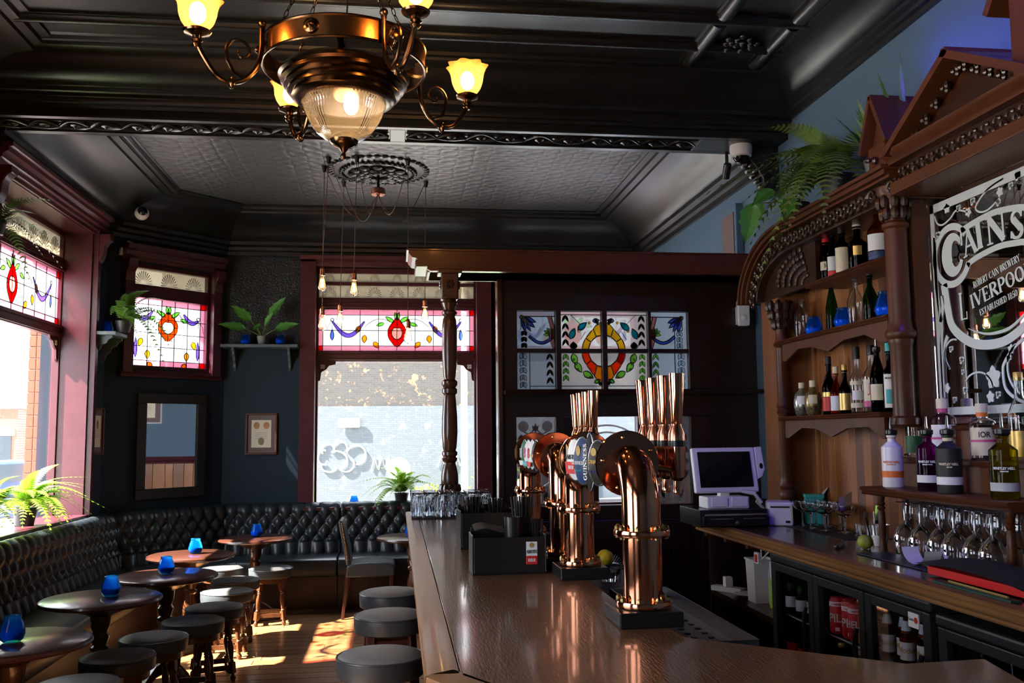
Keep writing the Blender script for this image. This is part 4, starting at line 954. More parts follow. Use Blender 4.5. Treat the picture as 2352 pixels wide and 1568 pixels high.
# napkin and straw caddies
def caddy(name,label,x,y,w_,d_,h_,rz,logo=False,straws=()):
    t=thing(name,label,'caddy',(x,y,1.10),rz)
    b=B(); th=.006
    b.box((-w_/2,-d_/2,0),(w_/2,d_/2,th)).box((-w_/2,-d_/2,th),(-w_/2+th,d_/2,h_*.9)).box((w_/2-th,-d_/2,th),(w_/2,d_/2,h_*.9)).box((-w_/2+th,-d_/2,th),(w_/2-th,-d_/2+th,h_*.85)).box((-w_/2+th,d_/2-th,th),(w_/2-th,d_/2,h_)).box((.0,-d_/2+th,th),(th,d_/2-th,h_*.85))
    b.obj('box','black_plastic',t,smooth=False,bevel=.002)
    nb=B().grid(lambda u_,v_:(-w_/2+th+.004+(w_/2-.02)*u_, -d_/2+.02+(d_-.04)*v_, h_+.008*math.sin(5*u_)+.012*v_),10,6).obj('napkins','black_matt',t)
    for sx_,sy_,n_,tall,jar in straws:
        if jar:
            B().shell([(.0,h_*.4),(.03,h_*.4),(.034,h_+.045),(.031,h_+.045),(.028,h_*.42)],18,(sx_,sy_,0)).obj('straw_cup','black_plastic',t)
        for k in range(n_):
            a=k*2.4; r_=.0055*math.sqrt(k); dx,dy=r_*math.cos(a),r_*math.sin(a)
            B().tube([(sx_+dx*.6,sy_+dy*.6,.01),(sx_+dx*1.8,sy_+dy*1.8,tall)],.0038,6).obj('straw','black_plastic',t)
    if logo:
        c=B().box((.06,-d_/2-.002,.035),(.10,-d_/2,.115)).obj('label_card','label_white',t,smooth=False)
        B().prism([(.06,.035),(.10,.035),(.10,.065),(.06,.065)],0,.001).obj('red_band','label_red',c,smooth=False,m=T(0,-d_/2-.002,0)@RX(PI/2))
        B().lathe([(0,0),(.009,0),(.009,.001),(0,.001)],14,m=T(.08,-d_/2-.002,.103)@RX(PI/2)).obj('seal','label_gold',c)
        stext('AMSTEL',.012,'lettering','label_black',c,T(.08,-d_/2-.0025,.08)@RX(PI/2),.0005,sx=.58,wt=1.3)
        stext('BIER',.011,'lettering','label_white',c,T(.08,-d_/2-.0035,.05)@RX(PI/2),.0005,sx=.75,wt=1.3)
    return t
caddy('napkin_caddy','black caddy with beer logo, napkins and straws beside the near beer font',.405,3.42,.27,.16,.155,.0,True,((.06,.02,18,.27,True),(.02,-.03,10,.20,True),(.11,-.02,8,.19,False)))
caddy('napkin_caddy','black caddy of napkins and fanned straws in front of the upturned tumblers',.40,4.18,.25,.16,.185,.05,False,((-.06,.0,22,.225,False),(.04,.0,14,.215,False)))
# upturned tumblers on a bar mat
tag(B().box((.09,5.60,1.10),(.62,5.98,1.106)).obj('bar_mat','black_matt',smooth=False),'black ribbed mat under the upturned tumblers','mat')
g=B()
for k in range(46): g.box((.094+k*.0115,5.595,1.1005),(.100+k*.0115,5.602,1.112))
g.obj('ribs','black_matt',bpy.data.objects['bar_mat.001'],smooth=False)
tb=thing('tumbler','cut glass tumbler upturned on the bar mat, first from the left in the front row','tumbler',(.125,5.65,1.107),group='upturned tumblers at the bar end')
cutw=lambda a,t_:1+.03*math.cos(a*12)
B().shell([(.029,.001),(.033,0),(.034,.02),(.036,.09),(.039,.145),(.036,.15),(.0,.15),(0,.132),(.028,.131),(.031,.11),(.029,.001)],36,wob=cutw).obj('glass_body','tumbler_glass',tb)
g=B()
for k in range(8):
    for s_ in (-1,1): g.tube([(.036*math.cos(k*PI/4+s_*t*.04),.036*math.sin(k*PI/4+s_*t*.04),.03+.011*t) for t in range(9)],.0018,4)
g.obj('cut_facets','tumbler_glass',tb)
k=0
for j in range(3):
    for i in range(6):
        if i==0 and j==0: continue
        clone(tb,loc=(.125+i*.083,5.65+j*.115+(.02 if i%2 else 0),1.107),rz=.3*k,label='cut glass tumbler upturned on the bar mat, %s from the left in the %s row'%(ORD[i],('front','middle','back')[j])); k+=1
# ------------------------------------------------------------------ buttoned banquettes
DU, DV, Z0B = .128, .095, .575
def tuft(s, z):
    q = (z-Z0B)/DV; p = s/DU
    if q < 0: h = abs(math.sin(PI*p)); k = h**.55*min(1,.55+.45*(-q))
    elif q > 3:
        h = abs(math.sin(PI*(p-.5))); k = h**.55
    else:
        A, Bq = p+q/2, p-q/2; k = (abs(math.sin(PI*A))*abs(math.sin(PI*Bq)))**.5
    return .045*k
def section(v):     # base profile of the back: distance from wall, height, normal
    if v < .72:
        z = .46+.42*v/.72; return .175-.045*v/.72, z, (1,.1)
    a = (v-.72)/.28*PI*.62
    return .075+.055*math.cos(a), .88+.065*math.sin(a), (math.cos(a),math.sin(a))
def banquette(name, label, org, u, n, s0, s1, m0, m1, ends=(0,0)):
    """org on the wall, u along it, n into the room; m0/m1 = mitre slope at each end"""
    t = thing(name, label, 'banquette', org)
    u, n = Vector(u).normalized(), Vector(n).normalized()
    def P(s, d, z): return u*s + n*d + Vector((0,0,z))
    L = s1-s0; ns = int(L/.0155)
    def back(a, v):
        d, z, nn = section(v); lo, hi = s0+m0*d, s1-m1*d; s = lo+(hi-lo)*a
        fade = 1 if v < .72 else max(0,1-(v-.72)/.28*1.15)
        e = tuft(s-s0, z if v < .72 else .88)*fade + (.012*math.sin(min(1,a*L/.02)*PI/2)*math.sin(min(1,(1-a)*L/.02)*PI/2)-.012)
        return P(s, d+e*nn[0], z+e*nn[1])
    b = B().grid(back, ns, 56)
    d0 = 0
    b.obj('backrest','leather',t,ang=70,fixn=True)
    core = [P(s0+m0*.05,.0,.1),P(s1-m1*.05,.0,.1),P(s1-m1*.11,.11,.1),P(s0+m0*.11,.11,.1),P(s0+m0*.05,.0,.93),P(s1-m1*.05,.0,.93),P(s1-m1*.09,.09,.90),P(s0+m0*.09,.09,.90)]
    B().add(core,[(3,2,1,0),(4,5,6,7),(0,1,5,4),(1,2,6,5),(2,3,7,6),(3,0,4,7)]).obj('back_frame','leather',t,smooth=False,fixn=True)
    bt = B(); i = 0
    while True:
        for q in range(4):
            s = DU*(i+(.5 if q % 2 else 0))
            if s+s0 > s1-m1*.15-.02 or s < m0*.15+.02: continue
            z = Z0B+q*DV; d = .175-.045*(z-.46)/.42
            c = P(s0+s, d+.004, z); bt.ball(c,.009,6,5)
        i += 1
        if i*DU > L: break
    o = bt.obj('buttons','leather',t); o['kind'] = 'stuff'
    pr = [(.13,.30),(.13,.455),(.20,.468),(.40,.475),(.58,.468),(.625,.45),(.64,.42),(.64,.33),(.63,.30)]
    vs = [P(s0+m0*d,d,z) for d,z in pr]+[P(s1-m1*d,d,z) for d,z in pr]; k = len(pr)
    B().add(vs,[(j,(j+1)%k,k+(j+1)%k,k+j) for j in range(k)]+[tuple(reversed(range(k))),tuple(range(k,2*k))]).obj('seat','leather',t,ang=45,bevel=.008,fixn=True)
    pb = [(.05,0),(.05,.30),(.57,.30),(.57,.0)]
    vs = [P(s0+m0*d,d,z) for d,z in pb]+[P(s1-m1*d,d,z) for d,z in pb]; k = 4
    B().add(vs,[(j,(j+1)%k,k+(j+1)%k,k+j) for j in range(k)]+[tuple(reversed(range(k))),tuple(range(k,2*k))]).obj('base','base_wood',t,smooth=False,fixn=True)
    return t
MT = .4142
banquette('banquette','black buttoned leather banquette below the left street windows',(XL,0,0),(0,1,0),(1,0,0),5.3,8.62,0,MT)
banquette('banquette','black buttoned leather banquette nearest the viewer below the left windows',(XL,0,0),(0,1,0),(1,0,0),2.6,5.29,0,0)
banquette('banquette','short black buttoned leather banquette across the angled corner',(XL,8.62,0),(1,1,0),(1,-1,0),0,CL,MT,MT)
banquette('banquette','black buttoned leather banquette on the far wall between the corner and the window',(-1.72,YB,0),(1,0,0),(0,-1,0),0,1.17,MT,0)
banquette('banquette','black buttoned leather banquette on the far wall under the window, behind the chair',(-1.72,YB,0),(1,0,0),(0,-1,0),1.18,2.6,0,0)

# ------------------------------------------------------------------ round tables
def turned(prof, n=20): return B().lathe(prof, n)
def make_table():
    t = thing('round_table','x','table')
    B().lathe([(0,.675),(.29,.675),(.318,.683),(.325,.692),(.322,.703),(.31,.71),(0,.71)],56).obj('table_top','table_wood',t)
    B().lathe([(.03,.60),(.06,.61),(.085,.625),(.12,.635),(.15,.655),(.19,.665),(.2,.675)],40).obj('collar','table_wood',t)
    B().lathe([(.05,.10),(.055,.13),(.042,.16),(.045,.2),(.055,.26),(.052,.32),(.036,.38),(.033,.41),(.05,.425),(.05,.44),(.036,.45),(.046,.48),(.052,.50),(.038,.52),(.05,.55),(.055,.6),(.055,.615)],28).obj('column','leg_wood',t)
    ft = None
    for k in range(4):
        p = [(.03,.16),(.09,.145),(.16,.09),(.22,.035),(.235,.0),(.20,.0),(.15,.035),(.09,.075),(.03,.085)]
        m_ = RZ(PI/4+k*PI/2)@RX(PI/2)
        if ft is None: ft = B().prism(p,-.022,.022).obj('foot','leg_wood',t,m=m_,bevel=.006)
        else: dup(ft,t,m_)
    return t
def place(proto, items):
    for i,(x,y,rz,lab) in enumerate(items):
        if i == 0: proto.location = (x,y,0); proto.rotation_euler = (0,0,rz); proto['label'] = lab
        else: clone(proto,loc=(x,y,0),rz=rz,label=lab)
TAB = [(-1.679,4.426,.2,'round dark wood pub table nearest the viewer at lower left'),
       (-1.646,5.542,.5,'round dark wood pub table second from the viewer along the left banquette'),
       (-1.49,6.368,.3,'round dark wood pub table third along the left banquette'),
       (-1.56,7.43,.7,'round table with sunlit reddish top, fourth along the left banquette'),
       (-1.24,8.525,-.87,'round dark wood pub table before the far banquette, left of the chair'),
       (.15,8.36,.4,'round table partly hidden behind the bar counter end, right of the chair')]
tp = make_table(); tp['group'] = 'round pub tables'
place(tp,TAB)
# ------------------------------------------------------------------ low stools
def make_seat(t, r, z0, z1, top_mat='stool_top'):
    h = z1-z0
    B().lathe([(r*.93,z0),(r*.985,z0+.006),(r,z0+.03),(r,z1-.02),(r*.99,z1-.012)],44).obj('seat_band','stool_leather',t)
    B().lathe([(0,z1-.02),(r*.975,z1-.02),(r*.975,z1-.012),(r*.90,z1-.003),(r*.6,z1+.006),(0,z1+.008)],44).obj('seat_pad',top_mat,t)
    B().tube([(r*.985*math.cos(2*PI*k/44),r*.985*math.sin(2*PI*k/44),z1-.013) for k in range(44)],.005,6,closed=True).obj('piping','stool_leather',t)
def make_stool():
    t = thing('low_stool','x','stool'); make_seat(t,.188,.395,.478)
    B().shell([(.155,.355),(.16,.355),(.16,.396),(.15,.396)],32).obj('seat_rail','leg_wood',t)
    leg = None
    pr = [(.0,0),(.012,.0),(.02,.018),(.02,.03),(.011,.045),(.013,.055),(.013,.06)]
    for k in range(4):
        a = PI/4+k*PI/2; top_ = Vector((.115*math.cos(a),.115*math.sin(a),.39)); bot = Vector((.165*math.cos(a),.165*math.sin(a),0))
        ax = (top_-bot).normalized(); m_ = T(*bot)@ax.to_track_quat('Z','Y').to_matrix().to_4x4()@RZ(0)
        if leg is None:
            L_ = (top_-bot).length; b = B()
            b.lathe([(0,0),(.012,0),(.019,.014),(.019,.026),(.011,.042),(.015,.05)],14)
            b.cbox((0,0,.085),(.034,.034,.07))
            b.lathe([(.012,.12),(.017,.127),(.011,.137),(.014,.15),(.019,.19),(.020,.22),(.014,.25),(.011,.262),(.017,.268),(.011,.276),(.017,.283),(.012,.295)],14)
            b.cbox((0,0,.345),(.034,.034,.10))
            leg = b.obj('leg','leg_wood',t,m=m_)
        else: dup(leg,t,m_)
    for k in range(4):
        a0 = PI/4+k*PI/2; a1 = a0+PI/2; r_ = .153
        p = Vector((r_*math.cos(a0),r_*math.sin(a0),.085)); q = Vector((r_*math.cos(a1),r_*math.sin(a1),.085)); d = (q-p).normalized()
        B().strip([(-.009,-.016),(.009,-.016),(.009,.016),(-.009,.016)],p+d*.015,q-d*.015,d.cross(Vector((0,0,1))),(0,0,1)).obj('stretcher','leg_wood',t,smooth=False)
    return t
ST = [(-1.076,8.33,.1,'low black leather stool in front of the far table, nearest the chair'),
      (-1.50,8.42,.4,'low black leather stool at the left of the far table'),
      (-1.27,7.70,.2,'low black leather stool behind the sunlit red table edge, partly hidden'),
      (-1.24,7.16,.0,'low black leather stool with sunlight on its seat beside the sunlit red table'),
      (-1.21,6.52,.3,'low dark leather stool right of the third table, the farther of its pair'),
      (-1.25,6.06,.1,'low dark leather stool right of the third table, the nearer of its pair'),
      (-1.37,5.60,.5,'low black leather stool tucked under the second table, the farther of its pair'),
      (-1.44,5.16,.2,'low black leather stool in front of the second table, the nearer of its pair'),
      (-1.47,4.62,.0,'low black leather stool cut off by the bottom edge of the picture')]
sp = make_stool(); sp['group'] = 'low stools at the pub tables'; place(sp,ST)
def make_barstool():
    t = thing('bar_stool','x','bar stool'); make_seat(t,.172,.665,.752,'stool_top_sheen')
    for k in range(4):
        a = PI/4+k*PI/2; c,s_ = math.cos(a),math.sin(a); tx = Vector((-s_,c,0)); n_ = Vector((c,s_,0)); vs=[]
        for (r_,z,w_,th) in ((.13,.665,.045,.022),(.19,0,.028,.018)):
            for e,f in ((-1,-1),(1,-1),(1,1),(-1,1)): vs.append(n_*(r_+f*th/2)+tx*(e*w_/2)+Vector((0,0,z)))
        B().add(vs,[(0,1,2,3),(7,6,5,4),(0,4,5,1),(1,5,6,2),(2,6,7,3),(3,7,4,0)]).obj('leg','chair_wood',t,smooth=False,bevel=.004,fixn=True)
    for z_,r_ in ((.25,.165),(.62,.132)):
        for k in range(4):
            a0=PI/4+k*PI/2; p=Vector((r_*math.cos(a0),r_*math.sin(a0),z_)); q=Vector((r_*math.cos(a0+PI/2),r_*math.sin(a0+PI/2),z_)); d=(q-p).normalized()
            B().strip([(-.009,-.02),(.009,-.02),(.009,.02),(-.009,.02)],p,q,d.cross(Vector((0,0,1))),(0,0,1)).obj('rail','chair_wood',t,smooth=False)
    return t
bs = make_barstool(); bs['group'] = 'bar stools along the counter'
place(bs,[(-.027,5.225,.2,'leather bar stool at the counter with window sheen coloured into its top, farthest from the viewer'),(-.028,4.582,.1,'leather bar stool at the counter with window sheen coloured into its top, the middle one'),(-.06,3.76,.3,'leather bar stool at the counter with window sheen coloured into its top, nearest the viewer')])
# ------------------------------------------------------------------ side chair
ch = thing('side_chair','black leather dining chair with brass nails turned sideways before the far banquette','chair',(-.23,8.58,0))
def leg_strip(pts, y, wy, t, name='leg'):
    vs=[]
    for (x,z,w_) in pts:
        for e,f in ((-1,-1),(1,-1),(1,1),(-1,1)): vs.append((x+e*w_/2,y+f*wy/2,z))
    n=len(pts); fs=[(3,2,1,0),tuple(range(4*n-4,4*n))]
    for i in range(n-1):
        for j in range(4): fs.append((i*4+j,i*4+(j+1)%4,i*4+4+(j+1)%4,i*4+4+j))
    return B().add(vs,fs).obj(name,'chair_wood',t,smooth=False,bevel=.004,fixn=True)
for yy in (-.19,.19):
    leg_strip([(-.235,0,.026),(-.205,.25,.034),(-.195,.44,.036)],yy,.034,ch); leg_strip([(.19,0,.028),(.19,.40,.036)],yy,.034,ch)
B().prism([(-.21,.36),(.215,.36),(.22,.43),(.21,.455),(.17,.475),(.0,.485),(-.15,.475),(-.20,.46)],-.215,.215).obj('seat','stool_leather',ch,m=RX(PI/2),bevel=.012)
bk=[(-.205,.46),(-.165,.46),(-.185,.60),(-.22,.75),(-.245,.845),(-.262,.86),(-.28,.845),(-.262,.75),(-.235,.62)]
B().prism(bk,-.20,.20).obj('backrest','stool_leather',ch,m=RX(PI/2),bevel=.01)
g=B()
for k in range(24):
    t_=k/23; x_=-.185-.055*t_**1.3; z_=.48+.35*t_
    g.ball((x_-.012,-.202,z_),.0055,6,5)
    g.ball((x_-.012,.202,z_),.0055,6,5)
o=g.obj('brass_nails','brass',ch); o['kind']='stuff'
# ------------------------------------------------------------------ blue candle jars
def make_candle():
    t=thing('candle_jar','x','candle holder')
    B().shell([(0,.002),(.036,.002),(.046,.012),(.0535,.034),(.052,.05),(.044,.08),(.036,.096),(.0345,.103),(.037,.112),(.035,.113),(.032,.104),(.0335,.096),(.041,.08),(.049,.05),(.0505,.034),(.043,.014),(0,.008)],30).obj('jar','blue_jar',t)
    B().lathe([(0,.010),(.042,.014),(.0485,.034),(.0475,.046),(0,.046)],24).obj('wax','wax_blue',t)
    return t
CD=[(-1.68,4.408,.711,'blue glass candle jar on the round table nearest the viewer'),(-1.602,5.563,.711,'blue glass candle jar on the second table from the viewer'),(-1.497,6.389,.711,'blue glass candle jar on the third table along the banquette'),(-1.536,7.46,.711,'pale sunlit blue candle jar on the reddish table'),(-1.24,8.58,.711,'blue candle jar on the far table left of the chair'),(.13,8.384,.711,'blue candle jar on the table hidden behind the bar'),(-.42,9.45,.902,'blue candle jar on the far window sill'),(-1.50,9.38,2.512,'dark blue candle jar left of the potted plant on the wall shelf'),(-1.16,9.38,2.512,'dark blue candle jar right of the potted plant on the wall shelf'),(-2.50,8.32,2.512,'dark blue candle jar on the corner shelf under the fern'),
    (2.43,5.10,2.158,'blue candle jar on the middle back shelf, the leftmost of three'),(2.42,4.72,2.158,'blue candle jar on the middle back shelf between two bottles'),(2.43,4.28,2.158,'large blue candle jar on the middle back shelf beside the column')]
cd=make_candle(); cd['group']='blue candle jars'
for i,(x,y,z,lab) in enumerate(CD):
    o=cd if i==0 else clone(cd)
    o.location=(x,y,z); o['label']=lab
    if i in (6,7,8,9): o.scale=(.9,.9,.9)
o.scale=(1.2,1.2,1.2)
# ------------------------------------------------------------------ wall shelves, pictures, mirror
def bracket(t,m,mat_='shelf_grey'):
    p=[(0,0),(.17,0),(.17,-.02),(.14,-.035),(.12,-.07),(.09,-.08),(.07,-.12),(.035,-.15),(.03,-.19),(0,-.22)]
    B().prism(p,-.012,.012).obj('bracket',mat_,t,smooth=False,m=m)
t=thing('wall_shelf','grey painted wall shelf with brackets holding a potted plant by the far window','shelf',(-1.345,9.5,2.48))
B().box((-.375,-.24,0),(.365,0,.03)).obj('board','shelf_grey',t,smooth=False,bevel=.004)
for x_ in (-.27,.27): bracket(t,T(x_,0,0)@RZ(-PI/2)@RX(PI/2))
t=thing('wall_shelf','grey painted wall shelf with brackets on the left wall holding the fern','shelf',(XL,8.36,2.48))
B().prism([(0,-.20),(.22,-.20),(.22,.13),(.1,.26),(0,.26)],0,.03).obj('board','shelf_grey',t,smooth=False,bevel=.004)
for y_ in (-.12,.16): bracket(t,T(0,y_,0)@RX(PI/2))
def picture(name,label,m,w_,h_,ovals,mat_='frame_brown'):
    t=thing(name,label,'picture'); t.matrix_world=m
    b=B(); f=.02
    for a in ((-w_/2,-h_/2,w_/2,-h_/2+f),(-w_/2,h_/2-f,w_/2,h_/2),(-w_/2,-h_/2+f,-w_/2+f,h_/2-f),(w_/2-f,-h_/2+f,w_/2,h_/2-f)): b.box((a[0],a[1],0),(a[2],a[3],.025))
    b.obj('frame',mat_,t,smooth=False,bevel=.004)
    B().box((-w_/2+f,-h_/2+f,.001),(w_/2-f,h_/2-f,.008)).obj('mount','mount_brown',t,smooth=False)
    pp=B().box((-w_*.31,-h_*.33,.008),(w_*.31,h_*.33,.0095)).obj('print','cream_paper',t,smooth=False)
    for (x,y,rx_,ry_,mt) in ovals:
        B().prism(ell(x*w_,y*h_,rx_,ry_,0,2*PI,20)[:-1],.0095,.0105).obj('medal_print',mt,pp,smooth=False)
    l=B()
    for k in range(5): l.box((-w_*.2+.01*(k%2),-.005*k*3+.01,.0095),(w_*.2-.01*(k%2),-.005*k*3+.012,.0102))
    l.obj('text_lines','mount_brown',pp,smooth=False)
    return t
mat('medal_copper',(.42,.20,.08),.6); mat('medal_olive',(.22,.20,.10),.6)
picture('framed_certificate','framed certificate with three oval medals hung on the far wall',frame((-1.344,9.499,1.63),(1,0,0),(0,0,1)),.31,.415,[(-.15,.20,.03,.035,'medal_copper'),(.16,.20,.03,.035,'medal_copper'),(0,-.18,.03,.038,'medal_olive')])
picture('framed_certificate','narrow looking framed certificate on the left wall beside the street window',frame((-2.599,8.44,1.66),(0,1,0),(0,0,1)),.30,.415,[(0,.14,.03,.04,'medal_olive')])
picture('framed_print','pale framed print on the blue wall of the snug, seen in the corner mirror',frame((2.599,7.6,2.05),(0,-1,0),(0,0,1)),.5,.5,[],'label_grey')
t=thing('corner_mirror','rectangular mirror in a wide black frame on the angled corner wall','mirror'); t.matrix_world=CH@T(.672,1.525,0)
b=B(); W_,H_,f=.36,.49,.095
for a in ((-W_,-H_,W_,-H_+f),(-W_,H_-f,W_,H_),(-W_,-H_+f,-W_+f,H_-f),(W_-f,-H_+f,W_,H_-f)): b.box((a[0],a[1],.002),(a[2],a[3],.035))
b.obj('frame','black_matt',t,smooth=False,bevel=.008); B().box((-W_+f,-H_+f,.003),(W_-f,H_-f,.014)).obj('glass','mirror',t,smooth=False)
# ------------------------------------------------------------------ security cameras and sensors
t=thing('dome_camera','white dome security camera under the beam end by the bar wall','camera',(2.33,5.88,3.55))
B().lathe([(0,0),(.075,0),(.077,-.03),(.07,-.075),(.058,-.08)][::-1],28).obj('housing','white_plastic',t); B().lathe([(0,-.125),(.03,-.118),(.048,-.10),(.055,-.078),(.0,-.078)],24).obj('dome','screen_black',t)
t=thing('bullet_camera','small black bullet camera hanging beside the white dome camera','camera',(2.28,6.02,3.55))
B().tube([(0,0,0),(0,0,-.07),(-.01,-.02,-.1)],.012,8).obj('bracket','black_plastic',t); B().lathe([(0,-.05),(.026,-.05),(.028,.05),(.02,.06),(0,.06)],18,m=T(-.015,-.03,-.15)@RX(.5)).obj('body','black_plastic',t)
t=thing('dome_camera','round white and black eyeball camera high in the left corner','camera',(-2.27,8.42,3.60))
B().ball((0,0,0),.062,20,14).obj('housing','ivory',t); B().ball((.012,-.028,.008),.045,18,12).obj('lens','screen_black',t)
B().tube([(0,0,.02),(-.1,.1,.12)],.02,8).obj('mount','black_plastic',t)
for (du,dz,s_,lab) in ((.185,3.38,.05,'upper small white box sensor above the corner window'),(.125,3.30,.06,'lower small white box sensor above the corner window')):
    t=thing('alarm_sensor',lab,'sensor'); t.matrix_world=CH@T(du,dz,0)@RZ(-.15)
    B().box((-s_/2,-s_*.6,.0),(s_/2,s_*.6,.03)).obj('case','white_plastic',t,smooth=False,bevel=.004); B().box((-s_*.3,-s_*.2,.03),(s_*.3,s_*.1,.034)).obj('lens','label_grey',t,smooth=False)
# ------------------------------------------------------------------ plants
def pot(t,r,h,mt='pot_black',z=0):
    B().lathe([(0,0),(r*.72,0),(r*.95,h*.86),(r,h*.86),(r,h),(r*.9,h),(r*.85,h*.9),(0,h*.9)],26,(0,0,z)).obj('pot',mt,t); B().lathe([(0,h*.9),(r*.86,h*.9),(r*.5,h*.95),(0,h*.96)],16,(0,0,z)).obj('soil','soil',t)
def frond_mesh(L,droop,rise,n=22,w=.055,curl=0):
    b=B(); pts=[]
    for i in range(n+1):
        t=i/n; pts.append(Vector((L*(t-.12*t*t),curl*t*t*L,rise*math.sin(PI*.5*min(1,t*1.25))-droop*t**2.2)))
    b.tube(pts[::2],[.0035*(1-.7*i/(n/2)) for i in range(len(pts[::2]))],4)
    for i in range(2,n+1):
        t=i/n; wl=w*math.sin(PI*min(1,.16+t*.86))**.7; p=pts[i]; d=(pts[i]-pts[i-1]).normalized(); s=d.cross(Vector((0,0,1))).normalized(); step=L/n
        for e in (-1,1):
            a=p-d*step*.42; c=p+d*step*.42; tip=p+s*e*wl+d*wl*.30-Vector((0,0,wl*.22)); mid=(a+c)/2+s*e*wl*.55+d*wl*.12-Vector((0,0,wl*.06))
            b.add([a,c,mid+d*step*.40,tip,mid-d*step*.40],[(0,1,2,3,4)] if e>0 else [(4,3,2,1,0)])
    return b
def fern(name,label,loc,n,L,pr,mt='fern_green',potmat='pot_black',seed=1,rise=.16,droop=.16,w=.055,hole=None,potsize=None,sect=None):
    random.seed(seed); r,h=pr; t=thing(name,label,'potted fern',loc); pot(t,r,h,potmat)
    meshes=[]
    for k in range(5):
        b=frond_mesh(1.0,droop/L*(.6+.35*k),rise/L*(1.25-.12*k),22,w/L,random.uniform(-.25,.25)); me=b.mesh('frond'); me.materials.append(M[mt]); me.shade_smooth(); meshes.append(me)
    for k in range(n):
        a=k*2.39996 if sect is None else sect[0]+(sect[1]-sect[0])*((k*.618)%1); ll=L*random.uniform(.72,1.1); inner=k/n
        o=bpy.data.objects.new('frond',random.choice(meshes)); COL.objects.link(o); o.parent=t
        tilt=-random.uniform(.05,.5) if inner<.55 else -random.uniform(.5,1.15)
        o.matrix_local=T(r*.3*math.cos(a),r*.3*math.sin(a),h*.95)@RZ(a)@RY(tilt)@Matrix.Scale(ll,4)
    return t
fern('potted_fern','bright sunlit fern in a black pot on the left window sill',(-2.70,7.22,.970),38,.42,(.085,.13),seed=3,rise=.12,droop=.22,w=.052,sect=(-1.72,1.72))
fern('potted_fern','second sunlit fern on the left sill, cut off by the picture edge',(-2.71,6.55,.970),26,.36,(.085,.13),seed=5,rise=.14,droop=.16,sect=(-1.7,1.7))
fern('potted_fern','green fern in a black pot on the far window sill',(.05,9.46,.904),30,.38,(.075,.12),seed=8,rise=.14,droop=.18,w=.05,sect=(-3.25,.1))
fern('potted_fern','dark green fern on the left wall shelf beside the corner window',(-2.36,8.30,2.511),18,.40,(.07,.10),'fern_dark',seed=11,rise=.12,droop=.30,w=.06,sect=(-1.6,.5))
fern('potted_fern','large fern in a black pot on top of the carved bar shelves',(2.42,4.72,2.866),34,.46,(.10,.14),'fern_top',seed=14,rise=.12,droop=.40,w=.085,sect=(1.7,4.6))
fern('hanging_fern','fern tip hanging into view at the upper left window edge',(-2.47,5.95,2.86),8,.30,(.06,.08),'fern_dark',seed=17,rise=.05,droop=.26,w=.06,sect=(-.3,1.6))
B().tube([(0,0,0),(.0,0,.32)],.003,5).obj('hanger','black_plastic',bpy.data.objects['hanging_fern'])
def leaf_blade(L,W,fold=.10,bend=.25,n=10,slits=0):
    b=B()
    def f(u,v):
        t=u; w=W*(math.sin(PI*t**.62)**.85)*(.5 if False else 1); s=(v-.5)*2
        if slits and abs(s)>.5: w*=1-.25*abs(math.sin(slits*PI*t))
        return (L*t, s*w/2, abs(s)*fold*W-bend*L*t*t)
    return b.grid(f,n,6)
def broadleaf(name,label,loc,leaves,pr,potmat,mt='leaf_green',cat='potted plant'):
    t=thing(name,label,cat,loc); pot(t,*pr,potmat)
    for (az,stem,el,L,W,bend,*ee) in leaves:
        d=Vector((math.cos(az)*math.cos(el),math.sin(az)*math.cos(el),math.sin(el))); base=Vector((0,0,pr[1]*.9)); tip=base+d*stem
        midp=base+d*stem*.5+Vector((0,0,.04*stem))
        B().tube([base,midp,tip],[.005,.004,.003],6).obj('stalk','stalk_green',t)
        e2=ee[0] if ee else el*.75-.1; xa=Vector((math.cos(az)*math.cos(e2),math.sin(az)*math.cos(e2),math.sin(e2))); fc=Vector((-.35,-1,.55)); za=(fc-xa*fc.dot(xa)).normalized(); m_=Matrix((xa,za.cross(xa),za)).transposed().to_4x4(); m_.translation=tip
        o=leaf_blade(L,W,.10,bend,12,4).obj('leaf',mt,t,m=m_); B().tube([(L*k/6,0,.002-bend*L*(k/6)**2) for k in range(7)],[.003,.0028,.0025,.002,.0018,.0012,.0008],4).obj('midrib','stalk_green',o)
    return t
broadleaf('potted_plant','broad leaved potted plant on the grey shelf left of the far window',(-1.335,9.36,2.511),[(-.25,.22,1.25,.26,.13,.05),(-.3,.16,.5,.24,.12,.2),(-2.9,.18,.45,.26,.11,.2),(-2.7,.2,.95,.24,.12,.1),(-1.7,.14,.5,.20,.10,.3),(-1.0,.13,1.0,.2,.11,.1)],(.05,.085),'pot_grey')
broadleaf('potted_plant','broad glossy leaved plant hanging off the shelf corner beside the large fern',(2.40,5.16,2.866),[(3.0,.28,.05,.25,.14,.02,-1.35),(3.5,.22,.30,.18,.10,.2,-.5),(2.5,.22,.2,.18,.10,.1,-1.0),(-1.6,.18,.5,.16,.08,.3),(4.0,.20,.0,.18,.11,.1,-.9)],(.06,.10),'pot_black')
